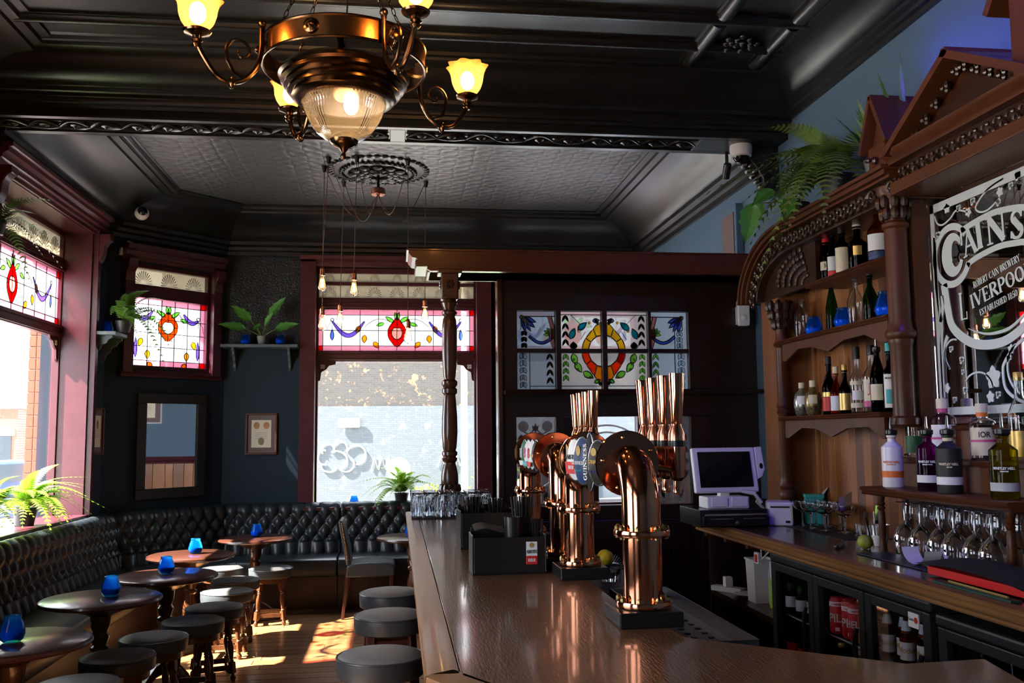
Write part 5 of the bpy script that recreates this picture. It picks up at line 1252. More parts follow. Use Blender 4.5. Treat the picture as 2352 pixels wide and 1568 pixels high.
def spiky(name,label,loc,n,L,w_,pr,potmat,seed,mt='fern_dark'):
    random.seed(seed); t=thing(name,label,'succulent',loc); pot(t,*pr,potmat)
    for k in range(n):
        a=PI/2+.2+((k*2.4)%(PI-.4)); el=random.uniform(1.0,1.45); ll=L*random.uniform(.6,1)
        d=Vector((math.cos(a)*math.cos(el),math.sin(a)*math.cos(el),math.sin(el))); s=d.cross(Vector((0,0,1))).normalized(); nn=s.cross(d)
        vs=[];fs=[];N_=8
        for i in range(N_+1):
            t_=i/N_; c=Vector((0,0,pr[1]*.9))+d*ll*t_+Vector((math.cos(a),math.sin(a),0))*.10*ll*t_*t_*2; ww=w_*(1-t_**1.6)/2+.001
            vs+=[c+s*ww,c-nn*ww*.5,c-s*ww,c+nn*ww*.15]
            if i:
                for j in range(4): fs.append((4*i-4+j,4*i-4+(j+1)%4,4*i+(j+1)%4,4*i+j))
        for i in range(1,N_):
            for e in (0,2):
                v0=Vector(vs[4*i+e]); c=(Vector(vs[4*i])+Vector(vs[4*i+2]))/2; q=len(vs); vs+=[v0+d*.006,v0-d*.006,v0+(v0-c).normalized()*.010+d*.006]; fs.append((q,q+1,q+2))
        B().add(vs,fs).obj('leaf',mt,t,ang=60)
    return t
spiky('potted_aloe','toothed aloe in a grey pot between the fern and the small gable',(2.44,4.34,2.866),10,.36,.05,(.06,.12),'pot_grey',4)
spiky('potted_cactus','tall dark spiny cactus behind the small gable on the shelf top',(2.52,4.20,2.866),3,.52,.045,(.05,.10),'pot_black',9)
# ------------------------------------------------------------------ chandelier
cc=thing('chandelier','bronze chandelier with ribbed glass bowl and four lit glass shades','chandelier',(-.228,3.875,3.17))
SC=1.0
# local z=0 is the level of the shade galleries
RR=.345
B().shell([(RR,.085),(RR,-.005),(RR-.008,-.005),(RR-.008,.085),(RR,.085)],72).obj('ring_band','bronze_band',cc)
B().tube([(RR*math.cos(2*PI*k/72),RR*math.sin(2*PI*k/72),.085) for k in range(72)],.006,6,closed=True).tube([(RR*math.cos(2*PI*k/72),RR*math.sin(2*PI*k/72),-.005) for k in range(72)],.006,6,closed=True).obj('ring_edges','bronze',cc)
B().lathe([(.172,-.15),(.205,-.148),(.222,-.135),(.218,-.122),(.238,-.115),(.236,-.10),(.254,-.093),(.250,-.078),(.268,-.07),(.266,-.055),(.278,-.046),(.272,-.03),(.24,-.005),(.12,.025),(.05,.035),(0,.035)],64).obj('stepped_dome','bronze',cc)
rib_w=lambda a,t:1+.012*math.cos(a*72)
B().shell([(.174,-.15),(.178,-.157),(.172,-.165),(.168,-.18),(.160,-.205),(.143,-.24),(.115,-.28),(.085,-.305),(.062,-.318)],288,wob=rib_w).obj('glass_bowl','bowl_glass',cc)
B().lathe([(0,-.40),(.010,-.398),(.015,-.388),(.010,-.376),(.007,-.37),(.012,-.364),(.02,-.352),(.045,-.342),(.058,-.33),(.062,-.316),(.055,-.312),(0,-.312)],28).obj('finial','bronze',cc)
B().ball((.03,0,-.16),.032,14,10,(1,1,1.3)).obj('bulb','bulb_hot',cc)
for k in range(3):
    a=.5+k*2*PI/3; B().strip([(-.014,-.003),(.014,-.003),(.014,.003),(-.014,.003)],(.10*math.cos(a),.10*math.sin(a),.03),((RR-.005)*math.cos(a),(RR-.005)*math.sin(a),.05),(-math.sin(a),math.cos(a),0),(0,0,1)).obj('spoke','brass',cc,smooth=False)
for k in range(6):
    a=-1.9+k*PI/3
    o=B().lathe([(0,.03),(.008,.028),(.014,.02),(.02,.014),(.03,.01),(.034,0)],18,m=T(RR*math.cos(a),RR*math.sin(a),.04)@RZ(a)@RY(PI/2)).obj('boss','bronze',cc)
shade_pr=[(.03,.012),(.045,.02),(.062,.045),(.072,.075),(.074,.10),(.078,.125),(.092,.15)]
def ruffle(a,t): return 1+.012*math.cos(a*48)+(.11*math.cos(a*8)*max(0,(t-.45)/.55)**1.3)
A0=math.radians(208.0)
warm=(1,.58,.24)
for k in range(4):
    a=A0+k*PI/2; c,s_=math.cos(a),math.sin(a); mm=RZ(a)
    AR=.625
    arm=[(RR+.02,0,.09),(RR+.02,0,.05),(RR+.022,0,-.01),(RR+.04,0,-.08),(RR+.085,0,-.14),(RR+.14,0,-.165),(RR+.20,0,-.15),(AR-.03,0,-.09),(AR-.003,0,-.04),(AR,0,-.01)]
    sm=[]
    for i in range(len(arm)-1):
        p0=Vector(arm[max(i-1,0)]);p1=Vector(arm[i]);p2=Vector(arm[i+1]);p3=Vector(arm[min(i+2,len(arm)-1)])
        for q in range(5):
            t=q/5; sm.append(.5*((2*p1)+(p2-p0)*t+(2*p0-5*p1+4*p2-p3)*t*t+(3*p1-p0-3*p2+p3)*t**3))
    sm.append(Vector(arm[-1]))
    am=B().tube(sm,.0105,10).obj('arm','bronze',cc,m=mm)
    B().ball((RR+.02,0,.11),.018,12,8).lathe([(.0,0),(.012,.002),(.012,.01)],10,(RR+.02,0,.085)).obj('arm_knob','bronze',am)
    B().tube([(RR-.0,0,.03),(RR+.024,0,.03)],.010,8).obj('arm_fixing','bronze',am)
    B().ball((RR+.14,0,-.167),.020,12,8,(.7,1,1.3)).obj('arm_node','bronze',am)
    B().tube([(RR+.105+.06*(1-q/26)*math.cos(-.2+q*.30),0,-.03+.06*(1-q/26)*math.sin(-.2+q*.30)) for q in range(24)],[.008*(1-q/40) for q in range(24)],8).tube([(RR+.163,0,-.042),(RR+.158,0,-.08),(RR+.135,0,-.12),(RR+.09,0,-.138)],.008,8).obj('scroll','bronze',am)
    B().lathe([(.012,-.055),(.02,-.045),(.016,-.035),(.024,-.028),(.016,-.02),(.018,-.01),(.05,.002),(.055,.01),(.03,.014),(.034,.022),(0,.022)],24,(AR,0,0)).obj('gallery','bronze',am)
    B().shell([(r_,z_+.005) for r_,z_ in shade_pr],96,(AR,0,0),wob=ruffle).obj('glass_shade','shade_glass',am)
    B().ball((AR,0,.085),.033,12,9,(1,1,1.35)).obj('bulb','bulb_hot',am)
    l=bpy.data.lights.new('shade_bulb','POINT'); l.energy=4.0; l.color=warm; l.shadow_soft_size=.03
    o=bpy.data.objects.new('shade_bulb',l); COL.objects.link(o); o.parent=cc; o.location=(AR*c,AR*s_,.135)
    ch_=B(); top_=Vector((.05*c,.05*s_,.70)); bt_=Vector(((RR-.01)*math.cos(a+.3),(RR-.01)*math.sin(a+.3),.085)); d=(top_-bt_); n_=int(d.length/.034); dn=d.normalized(); u_=dn.orthogonal().normalized(); v_=dn.cross(u_)
    for i in range(n_):
        c0=bt_+d*((i+.5)/n_); w_=u_ if i%2 else v_
        ch_.tube([c0+dn*(.021*math.cos(q*PI/4))+w_*(.008*math.sin(q*PI/4)) for q in range(8)],.0022,5,closed=True)
    ch_.obj('chain','bronze',cc)
B().tube([(0,0,.02),(.01,0,.3),(0,0,.72)],.004,6).obj('flex','black_plastic',cc)
B().lathe([(0,.65),(.05,.655),(.07,.69),(.075,.729),(0,.729)],24).obj('ceiling_cup','bronze',cc)
l=bpy.data.lights.new('bowl_bulb','POINT'); l.energy=1.6; l.color=warm; l.shadow_soft_size=.05
o=bpy.data.objects.new('bowl_bulb',l); COL.objects.link(o); o.parent=cc; o.location=(0,0,-.17)
# ------------------------------------------------------------------ cluster of hanging filament bulbs
pc=thing('pendant_cluster','copper ceiling cup with six bare filament bulbs on swagged brown cords','pendant light',(RC[0],RC[1],ZF-.05))
B().lathe([(0,-.17),(.055,-.17),(.06,-.165),(.06,-.12),(.055,-.115),(0,-.115)],28).obj('copper_cup','copper_dull',pc); B().tube([(0,0,0),(0,0,-.12)],.012,8).obj('stem','black_plastic',pc)
for (hx_,hy_,bx,by,bz) in ((-.545,7.277,-.585,7.277,2.80),(-.598,7.523,-.601,7.523,2.517),(-.32,7.22,-.335,7.22,2.757),(.083,7.276,.087,7.276,2.387),(.246,7.909,.239,7.909,2.646),(-.463,7.946,-.485,7.946,2.607)):
    H=Vector((hx_-RC[0],hy_-RC[1],.04)); A=Vector((0,0,-.16))
    pts=[A.lerp(H,t)-Vector((0,0,.34*math.sin(PI*t)*(1-.3*t))) for t in [i/14 for i in range(15)]]
    end=Vector((bx-RC[0],by-RC[1],bz-ZF+.05)); pts+=[H.lerp(Vector((end.x,end.y,end.z+.13)),t) for t in (0.02,.5,1)]
    cd_=B().tube(pts,.0032,5).obj('cord','cord_brown',pc)
    B().lathe([(0,.0),(.012,.0),(.02,.04),(.024,.052),(0,.052)],12,(H.x,H.y,H.z-.052)).obj('hook','black_plastic',cd_)
    B().lathe([(.0,.135),(.012,.13),(.014,.115),(.021,.11),(.021,.07),(.024,.066),(.024,.058),(.018,.055),(0,.055)][::-1],16,tuple(end)).obj('socket','copper_dull',cd_)
    bl_=B().shell([(.014,.058),(.016,.045),(.026,.01),(.032,-.025),(.030,-.045),(.018,-.062),(0,-.068)],20,tuple(end)).obj('bulb','bulb_glass',cd_)
    f_=B()
    for q in range(6): f_.tube([end+Vector((.006*math.cos(q),.006*math.sin(q),.03)),end+Vector((.012*math.cos(q+.5),.012*math.sin(q+.5),-.035))],.0016,4)
    f_.obj('filament','filament',bl_)
# ------------------------------------------------------------------ carved back-bar unit
YZ=frame((0,0,0),(0,1,0),(0,0,1))      # drawing in (y,z), extruded along x
un=thing('back_bar_unit','tall carved wooden back-bar shelving unit with columns and pediment','shelving',(0,0,0))
def yz(poly,x0,x1,name,mt,parent=un,bevel=0,smooth=False): return B().prism(poly,x0,x1).obj(name,mt,parent,smooth=smooth,m=YZ,bevel=bevel)
# back boards
y=4.12; i=0
while y<5.80:
    B().box((2.575,y+.001,1.05),(2.598,min(y+.083,5.86)-.001,2.80)).obj('back_plank',('panel_a','panel_c','panel_b','panel_a','panel_b')[(i*7+i//3)%5],un,smooth=False,bevel=.002); y+=.083; i+=1
B().box((2.40,5.52,1.05),(2.575,5.80,2.48)).obj('side_panel','panel_b',un,smooth=False)
B().box((2.52,2.4,1.05),(2.598,4.12,2.75)).obj('mirror_back','unit_wood',un,smooth=False)
# arch and cornice
def arc(r0,z0,k=0): return [(5.2+(.70-k)*math.sin(a),2.45+(.41-k)*math.cos(a)) for a in [PI/2*i/18 for i in range(19)]]
out=[(4.0,2.86)]+arc(0,0); 
def band(k0,k1,x0,x1,name,mt,bv=.004):
    A=[(4.0,2.86-k0)]+arc(0,0,k0); C=[(4.0,2.86-k1)]+arc(0,0,k1)
    return yz(A+C[::-1],x0,x1,name,mt,bevel=bv)
band(0,.02,2.27,2.6,'cornice_top','unit_wood_y'); band(.02,.045,2.285,2.6,'cornice_ovolo','unit_wood_y'); band(.045,.06,2.31,2.6,'cornice_fillet','unit_wood_y'); band(.06,.16,2.345,2.56,'frieze_ground','carved_wood')
fz=B()
P_=[(4.15+.0*i,2.75) for i in range(1)]
pathf=[(4.20+1.0*i/26,2.75) for i in range(27)]+[(5.2+.59*math.sin(a),2.45+.30*math.cos(a)) for a in [PI/2*i/16 for i in range(1,17)]]
for i,(yy,zz) in enumerate(pathf):
    s_=1 if i%2 else -1
    fz.tube([(2.335,yy+.024*math.cos(q*.7),zz+s_*.012+.024*math.sin(q*.7)) for q in range(8)],.008,5)
    fz.ball((2.335,yy+.02,zz-s_*.022),.014,6,5); fz.ball((2.33,yy-.012,zz+s_*.026),.010,6,5)
fz.obj('carved_frieze','carved_wood',un)
ins=[(4.98,2.455)]+[(4.98,2.70)]+[(5.2+.54*math.sin(a),2.45+.25*math.cos(a)) for a in [PI/2*i/14 for i in range(15)]]
yz(ins,2.40,2.43,'spandrel_panel','carved_wood')
g=B()
for k in range(9):
    a=.1+k*.17
    for q in range(5): g.ball((2.395,5.06+(.10+.085*q)*math.sin(a+.15)*1.0,2.47+(.05+.042*q)*math.cos(a*.9)),.022+.002*q,6,5,(.6,1,.8))
g.obj('carved_leaf','carved_wood',un)
# shelves with shaped aprons
for z_,y1_,ap in ((2.418,4.98,0),(2.133,5.43,1),(1.668,5.43,2)):
    B().strip([(0,0),(.24,0),(.246,.006),(.24,.012),(.25,.018),(.245,.025),(0,.025)],(2.575,4.12 if ap<2 else 4.225,z_),(2.575,y1_,z_),(-1,0,0),(0,0,1)).obj('shelf','unit_wood_y',un,ang=50)
    if ap:
        p=[(4.15 if ap<2 else 4.225,z_),(5.38,z_),(5.38,z_-.10)]+[(5.38-.04,z_-.105),(5.15,z_-.045),(4.98,z_-.05),(4.78,z_-.095),(4.60,z_-.05),(4.38,z_-.045),(4.20 if ap<2 else 4.25,z_-.105),(4.15 if ap<2 else 4.225,z_-.10)]
        o=yz(p,2.352,2.37,'apron','unit_wood_y')
        B().tube([(2.352,a,b_) for a,b_ in p[2:]],.007,6).obj('apron_bead','unit_wood_y',o)
        for yy in (4.78,4.20 if ap<2 else 4.26):
            r_=B()
            for q in range(6): r_.ball((2.345,yy+.016*math.cos(q*1.047),z_-.042+.016*math.sin(q*1.047)),.012,6,5)
            r_.ball((2.340,yy,z_-.042),.011,6,5); r_.obj('rosette','carved_wood',o)
# columns
def column(y_,x_,r,pts,cap,name='column'):
    o=B().lathe([(r*a,z) for a,z in pts],28,(x_,y_,0)).obj(name,'unit_wood',un)
    g=B()
    for (zc,rr) in cap:
        for k in range(9): g.ball((x_+rr*math.cos(k*.7),y_+rr*math.sin(k*.7),zc),.021,6,5,(1,1,1.7))
    g.obj('capital_carving','carved_wood',o)
    return o
column(4.07,2.37,.052,[(1.1,1.62),(1.25,1.63),(1.25,1.66),(1.0,1.67),(1.0,2.00),(1.1,2.01),(1.1,2.03),(1.2,2.035),(1.35,2.05),(1.35,2.065),(1.15,2.08),(1.05,2.10),(1.0,2.12),(1.0,2.56),(1.2,2.57),(1.2,2.585),(.9,2.60),(.95,2.66),(1.3,2.72),(1.5,2.74),(1.5,2.765)],[(2.635,.055),(2.69,.068)])
column(5.46,2.38,.033,[(1.5,1.05),(1.5,1.16),(1.0,1.18),(1.35,1.2),(1.35,1.23),(1.0,1.25),(1.35,1.27),(1.0,1.30),(1.15,1.33),(.95,1.70),(1.3,1.72),(1.0,1.74),(1.3,1.76),(1.0,1.79),(1.05,2.12),(1.5,2.14),(1.0,2.17),(.95,2.24),(1.4,2.30),(1.9,2.36),(1.9,2.40)],[(2.27,.04),(2.33,.058),(2.385,.07)])
for dx,yy,zz in ((0,4.16,2.74),(0,3.98,2.74)): B().tube([(2.31,yy+.035*(1-q/22)*math.cos(q*.45),zz+.035*(1-q/22)*math.sin(q*.45)) for q in range(20)],.010,6).obj('capital_volute','carved_wood',un)
# small gable box over the column
B().box((2.30,4.0,2.86),(2.56,4.16,2.98)).obj('gable_plinth','unit_wood',un,smooth=False,bevel=.004)
yz([(3.985,2.98),(4.175,2.98),(4.08,3.19)],2.33,2.56,'gable_tympanum','unit_wood')
for a,b_ in (((4.20,2.96),(4.08,3.22)),((3.96,2.96),(4.08,3.22))):
    d=Vector((0,b_[0]-a[0],b_[1]-a[1])).normalized(); nrm=Vector((1,0,0)).cross(d)
    B().strip([(-.012,-.012),(.30,-.012),(.30,.012),(-.012,.012)],(2.285,*a),(2.285,*b_),(1,0,0),nrm).obj('gable_rake','unit_wood_y',un,smooth=False,fixn=True)
B().lathe([(0,0),(.018,0),(.02,.02),(.008,.03),(.016,.05),(0,.07)],12,m=T(2.30,4.08,2.90)@RY(-PI/2)).obj('gable_boss','carved_wood',un)
# entablature over the mirror
B().box((2.30,2.4,2.70),(2.56,3.98,2.76)).obj('mirror_architrave','unit_wood_y',un,smooth=False,bevel=.006)
B().box((2.35,2.4,2.76),(2.56,3.98,2.845)).obj('mirror_frieze','carved_wood',un,smooth=False)
g=B()
for k in range(40):
    yy=2.45+k*.0385
    g.tube([(2.345,yy+.018*math.cos(q*.8),2.80+(.012 if k%2 else -.012)+.018*math.sin(q*.8)) for q in range(7)],.007,5); g.ball((2.345,yy+.015,2.80-(.02 if k%2 else -.02)),.011,6,5)
g.obj('frieze_carving','carved_wood',un)
B().strip([(0,0),(.05,0),(.06,.02),(.09,.03),(.10,.05),(0,.05)],(2.35,2.4,2.845),(2.35,3.98,2.845),(-1,0,0),(0,0,1)).obj('frieze_cornice','unit_wood_y',un,ang=50)
B().box((2.35,2.4,2.845),(2.56,3.98,2.895)).obj('frieze_top','unit_wood_y',un,smooth=False)
# gable pediment
yz([(3.86,2.895),(2.98,2.895),(3.42,3.13)],2.36,2.54,'pediment_tympanum','unit_wood_y')
yz([(3.70,2.93),(3.14,2.93),(3.42,3.075)],2.345,2.36,'pediment_panel','carved_wood')
for a,b_ in (((3.92,2.88),(3.40,3.165)),((2.92,2.88),(3.44,3.165))):
    d=Vector((0,b_[0]-a[0],b_[1]-a[1])).normalized(); nrm=Vector((1,0,0)).cross(d)
    if nrm.z<0: nrm=-nrm
    B().strip([(-.03,-.015),(.27,-.015),(.27,.018),(-.03,.018)],(2.27,*a),(2.27,*b_),(1,0,0),nrm).obj('pediment_rake','unit_wood_y',un,smooth=False,fixn=True)
    L_=math.hypot(a[0]-b_[0],a[1]-b_[1])
    for k in range(6):
        c=Vector((2.31,*a))+d*(L_*(k+.8)/6.6)-nrm*.038
        q=B()
        for e in range(4): q.ball((c.x+.01*(e%2),c.y+.016*math.cos(e*1.57),c.z+.014*math.sin(e*1.57)),.014,6,5)
        q.obj('modillion','carved_wood',un)
# tall central block at the right edge
B().box((2.28,2.62,2.895),(2.56,3.06,3.22)).obj('centre_block','unit_wood',un,smooth=False,bevel=.006)
yz([(3.10,3.22),(2.58,3.22),(2.84,3.52)],2.30,2.56,'centre_gable','unit_wood')
for a,b_ in (((3.13,3.18),(2.84,3.55)),((2.55,3.18),(2.84,3.55))):
    d=Vector((0,b_[0]-a[0],b_[1]-a[1])).normalized(); nrm=Vector((1,0,0)).cross(d)
    B().strip([(-.03,-.015),(.27,-.015),(.27,.018),(-.03,.018)],(2.26,*a),(2.26,*b_),(1,0,0),nrm).obj('centre_rake','unit_wood_y',un,smooth=False,fixn=True)
# stepped bottle shelves under the mirror
B().box((2.40,2.4,1.05),(2.52,4.20,1.45)).obj('step_riser','panel_c',un,smooth=False)
B().box((2.37,2.4,1.45),(2.52,4.235,1.475)).obj('step_shelf','unit_wood_y',un,smooth=False,bevel=.005)
B().box((2.47,2.4,1.475),(2.52,4.10,1.60)).obj('ledge_riser','panel_c',un,smooth=False)
B().strip([(0,0),(.05,0),(.058,.008),(.052,.015),(.06,.022),(0,.022)],(2.50,2.4,1.60),(2.50,4.10,1.60),(-1,0,0),(0,0,1)).obj('mirror_ledge','unit_wood_y',un,ang=50)
B().box((2.43,4.03,1.62),(2.52,4.10,2.72)).obj('mirror_stile','unit_wood',un,smooth=False,bevel=.005)
# ------------------------------------------------------------------ etched brewery mirror
mr=thing('brewery_mirror','large bar mirror with frosted white lettering, hop vines and leaves','mirror',(2.5,0,0))
MF=frame((0,0,0),(0,-1,0),(0,0,1))    # u = -y, v = z, n = -x
U0,U1,V0,V1=-4.03,-2.5,1.63,2.70
B().box((U0,V0,-.012),(U1,V1,0)).obj('mirror_glass','mirror',mr,smooth=False,m=MF)
b=B()
for a in ((U0,V0,U0+.022,V1),(U0,V0,U1,V0+.022),(U0,V1-.022,U1,V1)): b.box((a[0],a[1],0),(a[2],a[3],.003))
b.obj('bevel_edge','mirror',mr,smooth=False,m=MF,bevel=.002)
e=B()
E=lambda poly:e.prism(poly,.0008,.0022)
for a in ((U0+.045,V0+.04,U0+.075,V1-.045),(U0+.045,V0+.04,U1,V0+.075),(U0+.045,V1-.085,U1,V1-.045)): e.box((a[0],a[1],.0008),(a[2],a[3],.0022))
e.obj('border','etched',mr,smooth=False,m=MF)
# frosted bands, ring and lettering
e=B()
def arcp(c,rx_,ry_,a0,a1,n=40): return [(c[0]+rx_*math.cos(a0+(a1-a0)*i/n),c[1]+ry_*math.sin(a0+(a1-a0)*i/n)) for i in range(n+1)]
def smooth_path(P,k=6):
    o=[]
    for i in range(len(P)-1):
        p0,p1,p2,p3=P[max(i-1,0)],P[i],P[i+1],P[min(i+2,len(P)-1)]
        for q in range(k):
            t=q/k; o.append(tuple(.5*((2*p1[d])+(p2[d]-p0[d])*t+(2*p0[d]-5*p1[d]+4*p2[d]-p3[d])*t*t+(3*p1[d]-p0[d]-3*p2[d]+p3[d])*t**3) for d in (0,1)))
    return o+[P[-1]]
E(ribbon(arcp((-3.834,2.39),.131,.131,.62,2*PI-.42,48),.032))
E(ribbon(smooth_path([(-3.755,2.487),(-3.70,2.496),(-3.61,2.508),(-3.51,2.513),(-3.40,2.502),(-3.338,2.489),(-3.26,2.46),(-3.18,2.41)]),.026))
E(ribbon(smooth_path([(-3.722,2.322),(-3.70,2.335),(-3.62,2.352),(-3.50,2.364),(-3.40,2.357),(-3.35,2.35),(-3.26,2.32),(-3.2,2.29)]),.026))
E(ribbon(smooth_path([(-3.905,2.27),(-3.887,2.157),(-3.86,2.07),(-3.775,2.005),(-3.67,1.968),(-3.518,1.965),(-3.386,2.011),(-3.29,2.08),(-3.22,2.17),(-3.20,2.28)]),lambda t:.05-.018*t))
E(ribbon(smooth_path([(-3.745,2.046),(-3.637,2.012),(-3.54,2.007),(-3.451,2.023),(-3.36,2.075),(-3.30,2.15)]),lambda t:.002+.012*math.sin(PI*t)))
E(ribbon(smooth_path([(-3.96,2.50),(-3.962,2.40),(-3.965,2.285),(-3.955,2.18),(-3.942,2.081),(-3.955,1.95),(-3.955,1.75)]),.022))
E(ribbon(smooth_path([(-3.95,2.10),(-3.925,2.16),(-3.925,2.22)]),.022))
E(ribbon(smooth_path([(-3.90,2.03),(-3.925,1.99),(-3.93,1.93),(-3.90,1.88)]),lambda t:.024*(1-.6*t)))
e.obj('frosted_bands','etched',mr,smooth=False,m=MF)
# letter C: a fat oval with a dark profile inside, then the serif letters
e=B(); e.prism(_rib([(-3.812+.058*math.cos(a),2.392+.078*math.sin(a)) for a in [.55+(2*PI-1.0)*i/30 for i in range(31)]],lambda t:.022+.055*math.sin(PI*t)**2),.0024,.003); e.box((-3.762,2.42,.0024),(-3.748,2.478,.003)); e.obj('lettering','etched',mr,smooth=False,m=MF)
e=B(); e.prism(ell(-3.805,2.405,.024,.034,0,2*PI,18)[:-1],.0032,.0038); e.prism([(-3.818,2.38),(-3.794,2.38),(-3.786,2.352),(-3.832,2.356)],.0032,.0038); e.prism([(-3.784,2.41),(-3.775,2.396),(-3.784,2.392)],.0032,.0038); e.obj('profile_print','label_black',mr,smooth=False,m=MF)
for c_,u_,v_,rot,h_,sx_ in (('A',-3.700,2.425,.14,.118,.78),('I',-3.630,2.438,.10,.118,1.0),('N',-3.515,2.442,.03,.118,1.0),('S',-3.385,2.432,-.10,.118,.95)):
    stext(c_,h_,'lettering','etched',mr,MF@T(u_,v_,.0024)@RZ(rot),.0008,sx=sx_,wt=1.35)
sl=.205
stext('ROBERT CAIN BREWERY',.030,'lettering','etched',mr,MF@T(-3.535,2.262,.0024)@RZ(sl),.0006,sx=.60,wt=1.3)
stext('L',.125,'lettering','etched',mr,MF@T(-3.772,2.150,.0024)@RZ(.03),.0006,sx=.55,wt=1.1)
stext('IVERPOOL',.062,'lettering','etched',mr,MF@T(-3.515,2.200,.0024)@RZ(sl),.0006,sx=.92,wt=1.2)
stext('ESTABLISHED 1850',.027,'lettering','etched',mr,MF@T(-3.532,2.130,.0024)@RZ(sl),.0006,sx=.70,wt=1.3)
stext('ESS',.036,'lettering','etched',mr,MF@T(-3.365,1.775,.0024),.0006,sx=.8,wt=1.2)
e=B()
# hop vines
e=B(); random.seed(21)
def vine(pts,w_=.008): E(ribbon(pts,w_))
def hop(u_,v_,s):
    for q in range(7): E(ell(u_+(q%3-1)*.62*s*(1-.12*(q//3)),v_-(q//3)*.6*s,s*.5,s*.45,0,2*PI,8)[:-1])
def mleaf(u_,v_,s,rot):
    p=[]
    for q in range(20):
        a=rot+2*PI*q/20; r_=s*(1.05 if q%4==0 else (.70 if q%2==0 else .88)); p.append((u_+r_*math.cos(a),v_+r_*math.sin(a)))
    E(p)
vine(smooth_path([(-3.95,2.60),(-3.93,2.56),(-3.89,2.545),(-3.83,2.56),(-3.78,2.585),(-3.70,2.56)])); vine(smooth_path([(-3.45,2.64),(-3.56,2.62),(-3.64,2.57),(-3.62,2.54),(-3.56,2.535),(-3.48,2.565)]))
for u_,v_,s in ((-3.93,2.515,.015),(-3.764,2.60,.015),(-3.66,2.605,.016),(-3.49,2.555,.014),(-3.361,2.635,.017),(-3.407,2.605,.014),(-3.878,1.975,.014),(-3.804,1.92,.016),(-3.791,1.785,.016),(-3.486,1.90,.014),(-3.873,1.745,.014),(-3.568,1.755,.015),(-3.80,1.865,.012)): hop(u_,v_,s)
for u_,v_,s,r_ in ((-3.85,2.612,.024,.3),(-3.696,2.557,.022,1),(-3.477,2.590,.022,.6),(-3.928,1.793,.024,1.2),(-3.595,1.821,.050,1.6),(-3.62,1.74,.026,.4),(-3.47,1.93,.02,.2)): mleaf(u_,v_,s,r_)
vine(arcp((-3.86,1.94),.07,.07,1.2,4.2)); vine(arcp((-3.70,1.78),.10,.07,.0,2.6)); vine(smooth_path([(-3.39,1.965),(-3.46,1.929),(-3.515,1.88),(-3.53,1.846),(-3.52,1.772),(-3.458,1.726),(-3.40,1.71)]),.014); vine(arcp((-3.36,1.85),.14,.12,2.2,4.2),.01)
e.obj('hop_vines','etched',mr,smooth=False,m=MF)
# ------------------------------------------------------------------ back counter
bk=thing('back_counter','polished back-bar counter with worn golden moulded edge','counter',(0,0,0))
B().box((1.945,2.0,1.012),(2.6,5.86,1.05)).obj('counter_top','back_top',bk,smooth=False)
ep=[(0,-.012),(.012,-.012),(.018,-.004),(.012,.004),(.03,.010),(.042,.020),(.046,.032),(.036,.038),(.048,.044),(.05,.052),(.042,.058),(.055,.062),(.055,.062),(0,.062)]
B().strip(ep,(1.945,2.0,.988),(1.945,5.87,.988),(-1,0,0),(0,0,1)).obj('edge_moulding','back_edge',bk,ang=50)
B().strip(ep,(1.945,5.86,.988),(2.6,5.86,.988),(0,1,0),(0,0,1)).obj('edge_moulding','back_edge',bk,ang=50)
for yy in (4.82,5.1,5.45,5.8): B().box((1.98,yy,.94),(2.5,yy+.04,1.012)).obj('bearer','unit_wood',bk,smooth=False)
B().box((2.52,4.80,0),(2.59,5.85,1.01)).obj('back_board','dark_wood',bk,smooth=False)
B().box((2.0,4.83,.58),(2.52,5.85,.61)).obj('under_shelf','dark_wood',bk,smooth=False)
for yy in (4.79,5.80): B().box((2.0,yy,0),(2.52,yy+.03,.94)).obj('side_board','dark_wood',bk,smooth=False)
# riser shelf on turned spindles
rs=thing('bottle_riser','small raised wooden shelf on turned spindles standing on the back counter','shelf',(0,0,1.05))
B().strip([(0,0),(.20,0),(.208,.008),(.202,.014),(.215,.02),(.218,.03),(.21,.036),(0,.036)],(2.395,3.10,.255),(2.395,4.17,.255),(-1,0,0),(0,0,1)).obj('shelf_board','unit_wood_y',rs,ang=50)
B().box((2.384,3.16,.20),(2.394,4.10,.255)).obj('rail','unit_wood_y',rs,smooth=False)
sp_=[(.0,0),(.016,0),(.016,.02),(.013,.03),(.015,.06),(.017,.13),(.015,.18),(.012,.185),(.019,.195),(.012,.205),(.019,.215),(.013,.225),(.018,.24),(.018,.257)]
s0=B().lathe(sp_,16).obj('spindle','unit_wood',rs,m=T(2.235,4.08,0))
for x_,y_ in ((2.235,3.17),(2.38,4.12),(2.38,3.14)): dup(s0,rs,T(x_,y_,0))
